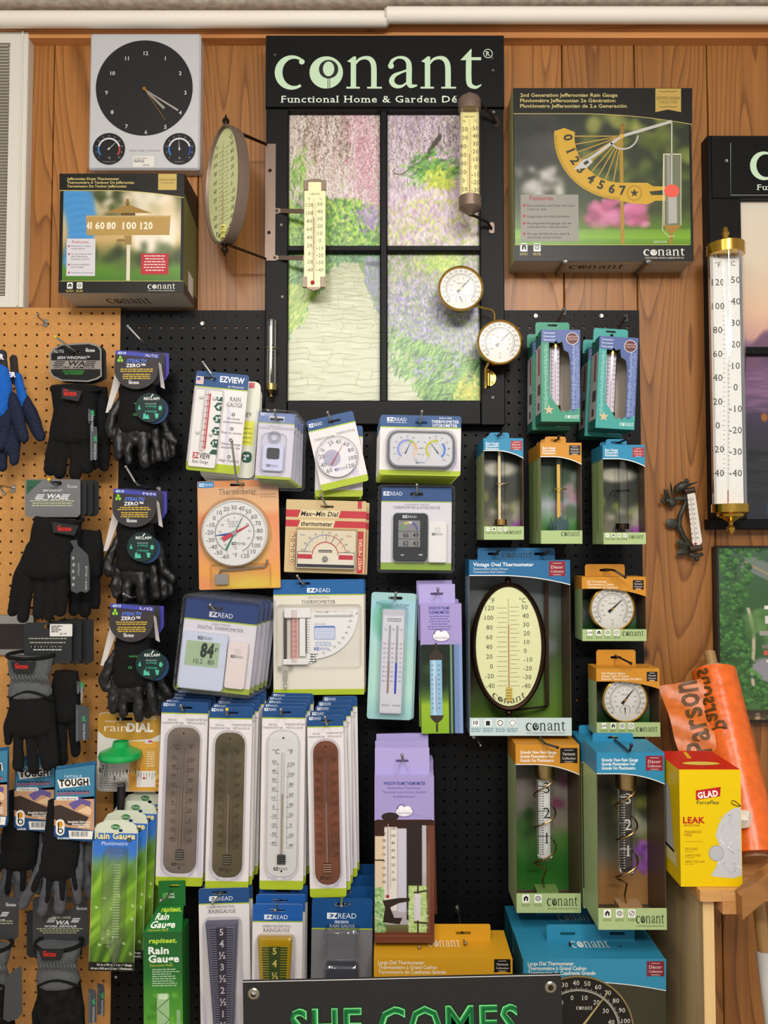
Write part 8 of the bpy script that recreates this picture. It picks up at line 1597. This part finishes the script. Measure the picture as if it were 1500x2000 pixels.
# ---- thin black coated gloves with round tags
def stealth(ox, oy, size, label, tag=(0, 0), yy=-.125):
    t = Thing('coated_glove_pair', label, 'gloves', 270 + ox, 790 + oy, yy, 'thin black coated gloves'); X = lambda l: [(a + ox, b_ + oy, *c_) for a, b_, *c_ in l]
    for i in range(2): hdr(t, X([(232 + 9 * (i + 1), 684), (312 + 9 * (i + 1), 690), (314 + 8 * (i + 1), 730), (300 + 8 * (i + 1), 752), (250, 752)]), ('3a3a3c', '4a44a0')[i], -.012 * (i + 1), 'rear_header_card')
    cd = [(226, 684), (311, 692), (309, 722)] + [(266 + 43 * math.cos(R(a)), 722 + 38 * math.sin(R(a))) for a in range(10, 176, 15)] + [(223, 716)]
    hdr(t, X(cd), '3a3638', .029); w = .0294
    t.ink('4548a8', t.pts(X([(226, 684), (311, 692), (310.4, 700), (225.4, 692)]), .029), w); t.text('#319', 230 + ox, 691 + oy, 4.6, 'c8e0f0', 246 + ox, w=w + 3e-5, rot=5, bold=.03); t.text(size, 283 + ox, 696 + oy, 4.6, 'e8e4c8', 307 + ox, w=w + 3e-5, rot=5)
    t.text('STEALTH', 247 + ox, 708 + oy, 6.4, '5878d8', 285 + ox, w=w, ital=.25, bold=.04); t.text('ZERO™', 246 + ox, 717 + oy, 6.4, 'e8e4e8', 284 + ox, w=w, bold=.03); t.lines('c8a83c', 233 + ox, 301 + ox, 720 + oy, 2, 4, 2.2, .15, 'C', w); t.lines('c8a83c', 238 + ox, 296 + ox, 730 + oy, 3, 4, 2.2, .15, 'C', w); watson(t, 251 + ox, 271 + ox, 750 + oy, 4.4, 'e0e0e0', w)
    for a, b_ in ((232, 704), (238, 704), (235, 698)): t.ink('8cc83c', t.ell(a + ox, b_ + oy, 2.6, 3.4, 10, .029), w)
    hdr(t, X([(226, 724), (240, 735), (214, 806), (206, 806)]), 'cfc8c4', -.006, 'size_slip'); hdr(t, X([(309, 706), (315, 712), (322, 760), (314, 756)]), 'cfc8c4', -.01, 'size_slip')
    glove(t, 'knit_back', [X([(268, 755, -.004, 36), (270, 790, -.002, 38), (268, 835, 0, 40)])], KNIT)
    glove(t, 'coated_hand', [X([(266, 845, -.006, 36), (266, 860, -.004, 32)]), X([(236, 780, -.002, 9), (223, 806, .003, 12), (213, 838, .006, 13), (216, 848, .006, 12)]), X([(236, 838, .003, 11), (230, 868, .006, 12), (232, 892, .006, 11)]), X([(256, 850, .006, 11), (250, 880, .01, 11), (252, 900, .01, 10)]), X([(280, 845, .006, 12), (280, 885, .01, 13), (283, 908, .01, 11)]), X([(302, 838, .003, 11), (306, 870, .005, 11), (310, 895, .005, 10)])], LEATH, flat=.6)
    glove(t, 'rear_hand', [X([(310, 800, -.03, 18), (322, 845, -.03, 16), (340, 862, -.03, 13)]), X([(318, 850, -.03, 13), (322, 895, -.03, 12)]), X([(300, 850, -.03, 14), (298, 900, -.03, 13)]), X([(332, 850, -.03, 10), (337, 888, -.03, 9)])], LEATH, flat=.6)
    tx, ty = 293 + ox + tag[0], 796 + oy + tag[1]; t.slab('round_tag', t.ell(tx, ty, 29, w=.034), .0325, .034, card('1c302e')); t.slab('round_tag', t.ell(tx + 9, ty + 5, 27, w=.03), .0285, .03, card('1c3a5c')); w = .0344
    t.text('RECLAIM', tx - 12, ty - 15, 5, 'e8ece8', tx + 18, w=w, bold=.02); t.text('FROM GLOVES', tx - 9, ty - 6, 2.6, 'b8c8c0', tx + 12, w=w); t.text('to Energy', tx - 9, ty - 1, 4, '4ac0a0', tx + 12, w=w, ital=.2); t.text("à l'énergie", tx - 10, ty + 9, 4, '4ac0a0', tx + 13, w=w, ital=.2); t.iline('e8ece8', [(tx + 2, ty - 21), (tx + 6, ty - 26)], 2, w)
    T_ = '4fb89c'; t.ink(T_, t.pts([(tx - 14, ty + 22), (tx - 13, ty + 12), (tx - 9, ty + 11), (tx - 8, ty + 16), (tx - 4, ty + 13), (tx - 1, ty + 22)], w), w); t.ink(T_, t.pts([(tx + 9, ty + 11), (tx + 17, ty + 12), (tx + 15, ty + 21), (tx + 11, ty + 21)], w), w); t.ink(T_, t.ell(tx + 20, ty + 1, 3.6, 5, 10, w), w); t.ink(T_, t.pts([(tx - 24, ty + 4), (tx - 21, ty - 6), (tx - 18, ty + 4)], w), w)
    t.text('CE', 260 + ox, 812 + oy, 4.4, '4ab848', w=.031); t.text('WATSON', 262 + ox, 790 + oy, 3.6, '4ab848', w=.031)
stealth(0, 0, 'XL/TG', 'thin black coated gloves with round tag, top of the three, size XL'); stealth(-4, 270, 'M/M', 'thin black coated gloves with round tag, middle of the three, size M', (-12, 2)); stealth(-10, 494, 'L/G', 'thin black coated gloves with round tag, lowest of the three, size L', (11, 7), -.16)
# ---- nitrile gloves with grey dipped fingers
def tough(ox, oy, label, size, back=0.0, full=True):
    t = Thing('nitrile_glove_pair', label, 'gloves', 143 + ox, 1580 + oy, -.17 + back, 'grey fingered nitrile gloves'); X = lambda l: [(a + ox, b_ + oy, *c_) for a, b_, *c_ in l]
    c_ = X([(108, 1503), (186, 1492), (184, 1640), (176, 1644), (112, 1638), (105, 1632)]); hdr(t, c_, '1c4a78', .024); w = .0245
    hdr(t, [(a + 2, b_ - 6) for a, b_ in c_], '2c6a94', -.004, 'rear_header_card')
    t.ink('3f7f9e', t.pts(X([(109, 1504), (185, 1493), (184, 1560), (108, 1562)]), .024), w); t.ink('c89a74', t.pts(X([(106, 1562), (184, 1555), (184, 1622), (106, 1612)]), .024), w); t.ink('3f322c', t.pts(X([(106, 1574), (118, 1572), (150, 1586), (174, 1596), (164, 1612), (136, 1612), (106, 1600)]), .024), w + 3e-5); t.ink('6a5a98', t.pts(X([(134, 1570), (156, 1558), (178, 1566), (176, 1576), (160, 1570), (144, 1582)]), .024), w + 4e-5); t.ink('e8c49c', t.pts(X([(150, 1584), (172, 1574), (180, 1582), (176, 1592)]), .024), w + 4e-5)
    t.text('NITRILE', 126 + ox, 1519 + oy, 5, 'c8dce8', 160 + ox, w=w + 3e-5); t.ink('f0eee8', t.pts(X([(112, 1523), (174, 1518), (176, 1533), (117, 1540)]), .024), w + 3e-5); t.text('TOUGH', 116 + ox, 1536 + oy, 12, '1c1a1c', 173 + ox, w=w + 6e-5, bold=.05, rot=-3); t.lines('1c3050', 112 + ox, 174 + ox, 1544 + oy, 1, 3, 2.4, 0, 'L', w + 3e-5); t.text('THE ULTIMATE WORK GLOVE', 111 + ox, 1553 + oy, 4.4, 'c82c2c', 175 + ox, w=w + 4e-5, bold=.03, rot=-2); t.irect('f0eee8', 110 + ox, 1556 + oy, 153 + ox, 1563 + oy, 3, w=w + 6e-5); t.text('OUT-PERFORMS LEATHER!', 113 + ox, 1561.6 + oy, 3, '1c1a1c', 150 + ox, w=w + 8e-5, bold=.02)
    for i, s_ in enumerate(('Breathable Nylon Knit', 'Abrasion-resistant', 'Nitrile Palm')): t.text(s_, (133, 140, 153)[i] + ox, 1607 + oy + i * 4.6, 3.6, 'f0ece4', 176 + ox, w=w + 6e-5, bold=.03)
    t.ink('f0eee8', t.pts(X([(134, 1622), (182, 1623), (180, 1639), (136, 1638)]), .024), w + 5e-5); rn = random.Random(1); [t.iline('24242a', [(139 + i * 2 + ox, 1624 + oy), (139 + i * 2 + ox, 1634 + oy)], rn.uniform(.5, 1.5), w + 7e-5) for i in range(17)]
    t.irect('f0eee8', 109 + ox, 1600 + oy, 126 + ox, 1632 + oy, 8, w=w + 5e-5); t.irect('e0982c', 112 + ox, 1604 + oy, 123 + ox, 1616 + oy, 5, w=w + 7e-5); arcline(t, '1c1a1c', 118 + ox, 1623 + oy, 4.4, 0, 360, 2.2, w + 8e-5, 14); t.irect('1c1a1c', 113 + ox, 1606 + oy, 115.2 + ox, 1624 + oy, w=w + 8e-5); t.text(size, 112 + ox, 1639 + oy, 3.6, 'e8eef4', w=w + 5e-5, bold=.03)
    if full: glove(t, 'knit_back', [X([(122, 1560, -.004, 28), (122, 1620, 0, 36), (118, 1665, 0, 38), (115, 1700, 0, 37)]), X([(84, 1690, .006, 9), (66, 1735, .008, 8)]), X([(98, 1705, .008, 8), (92, 1760, .013, 6)]), X([(122, 1705, .008, 8), (122, 1755, .013, 6)]), X([(142, 1700, .006, 7), (148, 1735, .01, 5)])], KNIT, flat=.5)
    gch = [X([(84, 1650, 0, 8), (82, 1685, 0, 11), (64, 1730, .002, 13), (44, 1765, .002, 12)]), X([(97, 1705, 0, 13), (90, 1745, .003, 14), (82, 1780, .004, 13)]), X([(116, 1705, 0, 14), (118, 1740, .003, 15), (117, 1775, .004, 14)]), X([(142, 1700, 0, 12), (150, 1735, .002, 12), (153, 1758, .002, 10)]), X([(108, 1690, -.006, 30), (122, 1700, -.006, 28)]), X([(156, 1640, -.004, 7), (157, 1700, -.004, 10), (152, 1745, -.002, 10)])]
    glove(t, 'dipped_hand', gch if full else gch[:3] + [gch[4]], GREYC, flat=.55)
    glove(t, 'rear_hand', [X([(172, 1645, -.02, 9), (166, 1690, -.02, 12), (176, 1745, -.02, 12)]), X([(176, 1600, -.02, 7), (181, 1650, -.02, 8), (179, 1690, -.02, 8), (174, 1660, -.02, 6)])] if full else [X([(150, 1650, -.01, 14), (146, 1720, -.01, 13)])], GREYC, flat=.55)
tough(0, 0, 'nitrile gloves with grey dipped fingers, nearest of three, size extra large', 'X-LARGE'); tough(-78, -18, 'nitrile gloves with grey dipped fingers, middle of three, size large', 'LARGE', .085, True); tough(-170, -28, 'nitrile gloves with grey dipped fingers, cut off by the left edge', 'LARGE', .03, False)
# ================================================================ left of the thermometers: dial gauge, green cards, green box
t = Thing('rain_dial_card', 'gold and white card with a green lidded dial rain gauge on a black stake', 'rain gauge', 251, 1470, -.12, roll=.4, plain=True)
t.slab('card', t.rect(190, 1393, 312, 1545, 9), -.0008, 0, card('d8d2cc'), [slot(t, 242, 1405, 32, 6)])
t.add('gold_band', MB().prism(t.pts([(190, 1400), (197, 1394), (305, 1394), (312, 1402), (312, 1434), (296, 1443), (250, 1447), (206, 1441), (190, 1428)]), .0001, .0002, [slot(t, 242, 1405, 32, 6)]), ink('b98c34'))
t.text('rain', 203, 1429, 15, 'f4efe4', 247, bold=-.008); t.text('DIAL', 247, 1429, 15.5, 'f4efe4', 298, bold=.05); t.text('Headwind’s', 204, 1411, 3.6, 'f0e8d8'); t.text('A unique concept in', 269, 1402, 3.4, 'f0e8d8'); t.text('measuring devices', 269, 1406, 3.4, 'f0e8d8')
t.irect('d8a040', 253, 1448, 311, 1544); rn = random.Random(6); [t.ink(rn.choice(['d88a1c', 'e0a83c', 'c8741c', 'ecc060']), t.pts([(282 + 8 * math.cos(a), 1530 + 8 * math.sin(a)), (282 + 34 * math.cos(a - .09), 1530 + 34 * math.sin(a - .09) * .9), (282 + 38 * math.cos(a), 1528 + 34 * math.sin(a)), (282 + 34 * math.cos(a + .09), 1530 + 34 * math.sin(a + .09) * .9)]), None) for a in [i * .34 - 2.6 for i in range(9)]]
t.irect('c89a44', 283, 1460, 306, 1502, 3); t.lines('f0e4c0', 286, 303, 1468, 7, 4.4, 1.4, .2, 'C'); t.irect('e4e0da', 268, 1505, 305, 1536); [t.iline('2a2a2a', [(271 + i * 5.4, 1508), (271 + i * 5.4, 1516 + (i % 2) * 5)], .9) for i in range(7)]; t.irect('c83038', 280, 1517, 285, 1521); t.irect('d8d4e0', 283, 1444, 297, 1452) ; t.irect('b84050', 289, 1446, 297, 1450); t.lines('8a8682', 196, 228, 1520, 6, 4.4, 1.4, .2)
u, v = t.uv(241, 1470); k = t.k; w = .018
t.add('green_lid', MB().lathe([(13 * k, v + 26 * k), (14.5 * k, v + 26 * k), (16 * k, v + 16 * k), (39 * k, v + 6 * k), (41 * k, v - 2 * k), (39 * k, v - 6 * k), (37 * k, v - 6 * k)], u, w, 30, cap=False), plastic('13a24e', .25), True)
t.add('clear_cup', MB().lathe([(10 * k, v - 58 * k), (12 * k, v - 48 * k), (22 * k, v - 46 * k), (36 * k, v - 40 * k), (38 * k, v - 6 * k)], u, w, 30, cap=False), clear('e8eaea', .22, .06), True); m = MB()
for i in range(17):
    a = -2.9 + i * .165; L_ = 12 if i % 5 == 0 else 8; m.face([(u + 37.6 * k * math.cos(a) * s_ + (d_ * k if abs(math.sin(a)) > .3 else 0), -w + 37.6 * k * math.sin(a), v - (16 + h_) * k) for s_, d_, h_ in ((1, -.6, 4), (1, .6, 4), (1, .6, 4 + L_), (1, -.6, 4 + L_))])
t.add('scale_marks', m, ink('1c1c1c')); [t.text(s_, x_, y_, 7, '1c1c1c', al='C', w=w + 38 * k, bold=.03) for s_, x_, y_ in (('2', 221, 1486), ('3', 243, 1506), ('4', 266, 1493))]
t.add('stake', MB().tube([(u + .004, v - 54 * k, w + .002), (u + .005, v - 90 * k, w + .005), (u + .004, v - 136 * k, w + .007)], [8 * k, 8 * k, 4 * k], 10), plastic('161616', .4), True); t.add('collar', MB().lathe([(10 * k, v - 60 * k), (14 * k, v - 57 * k), (14 * k, v - 53 * k), (10 * k, v - 49 * k)], u, w, 20), clear('c0c4c4', .35, .1), True)
# green blister rain gauges
t = Thing('green_rain_gauge_card', 'grass green card with a clear square rain gauge, front of its stack', 'rain gauge', 222, 1740, -.19, 'grass green rain gauge cards', roll=1.0, plain=True)
p = t.pts([(178, 1893), (178, 1625), (186, 1612), (205, 1604), (240, 1604), (260, 1612), (266, 1625), (266, 1893)]); t.slab('card', p, -.0008, 0, card('d8dcc8'), [slot(t, 232, 1624, 8, 6)])
cv = canvas(30, 84, (0, '2c6cc8'), (.16, '3c78cc'), (.24, '6a9a68'), (.34, '5c8a24'), (.6, '7aa42c'), (.8, '4f7418'), (1, '34540f')); rn = random.Random(9)
for i in range(26): blob(cv, rn.uniform(0, 30), rn.uniform(26, 80), 1.6, 12, rn.choice(['8cc030', 'a4cc48', '4a7018', '6a9a24']), .7, .5, rn.uniform(10, 50))
[blob(cv, rn.uniform(2, 28), rn.uniform(40, 78), .7, .7, 'e8f4d0', .9, .4) for i in range(14)]
t.picture('printed_photo', 178.5, 1629, 265.5, 1876, .0003, cv); t.irect('14160c', 178, 1876, 266, 1893); t.text('1¾ in x 9¾ in x 1 in • 1 Gauge', 194, 1883, 4, 'e8e8e0', 262, bold=.02); t.text('4.4 cm x 24.8 cm x 2.5 cm • 1 Pluviómetro', 182, 1890, 4, 'e8e8e0', 263, bold=.02)
t.ink('2f7a3c', t.ell(222, 1617, 9, 5.5, 18), None); t.text('Dulco', 215, 1619, 4.4, 'e8f0e0', 229, ital=.2); t.text('Rain Gauge', 182, 1640.6, 12, '3a3420', 262, bold=.05, w=.0006); t.text('Rain Gauge', 182, 1640, 11.5, 'f4e8a8', 261, bold=.03, w=.0007); t.text('Pluviómetro', 196, 1652, 7, 'e0e8f4', 247, w=.0007); t.lines('c8d8a8', 181, 196, 1700, 6, 5, 1.6, .2)
t.add('gauge_tube', MB().prism(t.pts([(205, 1830), (205, 1662), (208, 1655), (246, 1655), (249, 1662), (247, 1830)]), .001, .026, bev=.005), clear('eef2ee', .16, .08, 'gg', .3), True); t.add('gauge_spike', MB().prism(t.pts([(212, 1832), (244, 1832), (240, 1856), (230, 1880), (220, 1856)]), .001, .012, bev=.003), clear('eef2ee', .16, .08, 'gg', .3), True); [t.iline('dce8dc', [(230, 1680 + i * 5), (242, 1680 + i * 5)], .6, .0265) for i in range(28)]; t.done()
for i in range(1, 5): t.dup(9 * i, -9 * i, .030 * i, f'grass green rain gauge card, {ORD[i]} from the front of its stack', droll=.5 * i, skip=('gauge_spike',))
# green boxed gauge
t = Thing('green_gauge_box', 'green printed carton of a metal rain gauge at the bottom, with hang tab', 'rain gauge', 325, 1880, -.20, roll=-1.2, plain=True); dep = .055
box6(t, 280, 1822, 356, 2080, dep, [card('1f6a24'), card('2a6a2c'), card('1c6a2c'), card('1c4a1c')]); cv = canvas(22, 70, (0, '145c26'), (.3, '1c6a28'), (.45, '3f8a28'), (.7, '58a02c'), (1, '3f8424')); rn = random.Random(2); [blob(cv, rn.uniform(0, 22), rn.uniform(30, 70), rn.uniform(1, 2.4), rn.uniform(1, 2.2), rn.choice(['6ab83c', '8cd054', '3a7a20']), .7, .3) for i in range(30)]
t.picture('printed_photo', 280, 1822, 356, 2080, .0001, cv); t.text('rapitest.', 291, 1842, 8.5, 'b8d83c', 346, bold=.04, ital=.15); t.text('Rain', 290, 1863, 13, 'eef4e8', 330, bold=.035); t.text('Gauge', 290, 1879, 13, 'eef4e8', 350, bold=.035); t.text('Decorative Metal', 293, 1887, 4.6, 'c8c83c', 337); t.lines('b8d0b0', 297, 350, 1892, 8, 4.4, 1.8, .3)
w = .0006; t.irect('9ac08a', 306, 1938, 330, 2080, 4, w=w); t.irect('c8e0b8', 309, 1940, 327, 1950, 3, w=w + 3e-5); t.iline('1c2a14', [(330, 1948), (307, 1968), (330, 1988), (308, 2010)], 1.4, w + 5e-5); t.irect('8ab080', 344, 1970, 351, 2040, 2, w=w)
sl = MB(); a0 = t.uv(280, 1822); a1 = t.uv(356, 1822); tv = a0[1] + .033
for f in ([(a0[0], -.0, a0[1]), (a1[0], -.0, a1[1]), (a1[0] - .008, .045, tv), (a0[0] + .018, .045, tv)],): sl.face(f)
t.add('sloped_lid', sl, card('1c6e2c')); sub = lambda x, y: (x, y)
def slope(st, q0, q1, vv, h_, col, bo):
    vs, fs, g0, g1 = glyphs(st, bo); m = MB()
    for x_, y_, _ in vs: s_ = vv + y_ * h_; xx = q0 + (x_ - g0) / (g1 - g0) * (q1 - q0); ua = a0[0] + .018 * s_; ub = a1[0] - .008 * s_; m.v.append((ua + (ub - ua) * xx, .045 * s_ - .0004, a0[1] + (tv - a0[1]) * s_ + .0004))
    m.f = [tuple(f) for f in fs]; m.m = [0] * len(fs); t.add('lid_lettering', m, ink(col))
slope('rapitest.', .22, .94, .76, .26, 'b8d83c', .04); slope('Rain', .14, .56, .46, .36, 'eef4e8', .03); slope('Gauge', .1, .8, .16, .36, 'eef4e8', .03); slope('Decorative Metal', .1, .62, .04, .12, 'c8c83c', 0)
t.slab('hang_tab', t.rect(298, 1742, 352, 1792), -.0465, -.0458, card('1c6a2c'), [slot(t, 330, 1752, 22, 6)]); t.irect('4a9a3c', 306, 1766, 313, 1776, w=-.0454); t.text('luster', 314, 1770, 5, 'd8e8d0', 330, w=-.0454, bold=.02); t.text('leaf.', 318, 1776, 5, 'd8e8d0', 331, w=-.0454, bold=.02)
# dark glazed frame behind the gloves at the left edge
t = Thing('glazed_frame', 'dark glazed metal frame behind the gloves at the left edge', 'frame', 20, 1240, -.035)
t.slab('dark_glass', t.rect(-80, 1217, 60, 1270), -.008, -.003, plastic('2a211c', .12)); t.slab('metal_rail', t.rect(-80, 1201, 66, 1219, 1), -.0095, 0, metal('b8b4ae', .4), bev=.001); t.slab('metal_rail', t.rect(-80, 1268, 66, 1280, 1), -.0095, 0, metal('b8b4ae', .4), bev=.001)
# ================================================================ peg hooks
SIL = metal('a8a6a2', .32); BLK = cm('1a1a1c', .4, .3); YEP = plastic('e0c41c', .35)
def hook(tx, ty, bx, by, y, what, kind='silver', slant=False, r=.0024):
    """bent wire hook: from the board out past the goods, then turned up to its tip"""
    t = Thing('peg_hook', f'{kind} peg hook {what}', 'hook', tx, ty, y, 'peg hooks'); mt = BLK if kind == 'black' else SIL
    if slant: b_ = W(tx, ty, YP - .0004) - t.a; e = W(bx, by, y) - t.a; P = [(b_.x, b_.z, -b_.y), (e.x, e.z, -e.y)]; tip = P[1]
    else:
        q = W(bx, by, y + .03); b_ = Vector((q.x, YP - .0004, q.z)) - t.a; P = [(b_.x, b_.z, -b_.y), (b_.x, b_.z, -.012), (b_.x * .85, b_.z * .85, -.004), (b_.x * .3, b_.z * .3, .0), (0, 0, .003)]; tip = (0, 0, .0035)
    t.add('shaft', MB().tube(P, r, 8), mt, True); t.add('tip', MB().ball(*tip, r * 1.5, 10), YEP if kind == 'yellow tipped' else mt, True); t.add('base_clip', MB().prism(rr(b_.x - .005, b_.z - .011, b_.x + .005, b_.z + .007, .003), -b_.y, -b_.y + .002), mt)
for a in ((397, 708, 420, 738, -.165, 'above the white rain gauge card'), (537, 802, 541, 818, -.185, 'through the small digital thermometer clamshells'), (640, 806, 648, 822, -.145, 'through the tilted suction dial card'), (824, 804, 820, 826, -.175, 'through the twin dial hygrometer cards'), (814, 947, 814, 965, -.145, 'through the black display clamshell'), (453, 862, 467, 944, -.175, 'rising above the orange dial card'), (628, 968, 638, 988, -.14, 'through the tan max-min card'), (411, 1181, 424, 1190, -.20, 'through the large digital thermometer clamshells'), (581, 1125, 595, 1140, -.125, 'through the quarter-circle gauge card'), (773, 1158, 771, 1170, -.13, 'through the pale aqua thermometer card'), (855, 1150, 854, 1158, -.14, 'through the slim lilac box'), (354, 1377, 362, 1383, -.172, 'through the pewter thermometer cards'), (549, 1385, 552, 1391, -.188, 'through the white thermometer cards'), (635, 1400, 640, 1411, -.2, 'through the copper thermometer cards'), (785, 1474, 787, 1482, -.225, 'through the large lilac boxes'), (235, 1393, 243, 1404, -.145, 'through the gold rain dial card'), (315, 1757, 330, 1745, -.2, 'through the green carton tab'), (416, 1762, 432, 1742, -.2, 'through the smoky rain gauge card'), (538, 1776, 541, 1768, -.22, 'through the amber rain gauge cards'), (667, 1768, 668, 1756, -.215, 'through the precision rain gauge card'), (228, 1906, 240, 1895, -.16, 'under the grass green cards'), (75, 615, 84, 626, -.07, 'empty at the top of the tan board'), (938, 1455, 930, 1440, -.09, 'empty under the oval thermometer carton'), (909, 1840, 905, 1833, -.19, 'through the yellow carton tab'), (819, 1848, 822, 1842, -.20, 'under the large lilac boxes'), (251, 638, 284, 672, -.18, 'over the top coated gloves'), (247, 912, 274, 948, -.19, 'over the middle coated gloves'), (243, 1160, 264, 1166, -.18, 'over the lowest coated gloves'), (10, 965, 8, 950, -.1, 'empty at the left edge')): hook(*a)
for a in ((110, 659, 150, 688, -.142, 'over the octagonal glove card'), (97, 937, 112, 946, -.175, 'through the grey glove card'), (444, 1385, 447, 1392, -.19, 'through the olive bronze thermometer cards')): hook(*a, kind='yellow tipped')
for a in ((975, 850, 978, 846, -.175, 'through the blue brass footed gauge tab'), (1090, 853, 1086, 860, -.175, 'through the orange lotus gauge tab'), (1225, 858, 1210, 864, -.175, 'through the blue dark footed gauge tab'), (1101, 607, 1080, 640, -.13, 'over the green and blue carton', 1), (1222, 620, 1195, 655, -.13, 'over the teal and blue carton', 1), (1220, 1127, 1193, 1113, -.16, 'through the upper dial carton tab'), (1231, 1295, 1215, 1287, -.18, 'through the lower dial carton tab'), (1088, 1459, 1060, 1447, -.19, 'through the yellow spiral gauge tab'), (1232, 1455, 1222, 1462, -.29, 'through the blue spiral gauge tab'), (974, 1074, 966, 1083, -.15, 'left of two through the oval thermometer tab'), (1071, 1076, 1058, 1084, -.15, 'right of two through the oval thermometer tab'), (1113, 1842, 1109, 1836, -.205, 'left of two through the blue dial carton'), (1211, 1849, 1206, 1842, -.205, 'right of two through the blue dial carton')): hook(*a[:6], kind='black', slant=len(a) > 6)
for t_ in THINGS: t_.done()
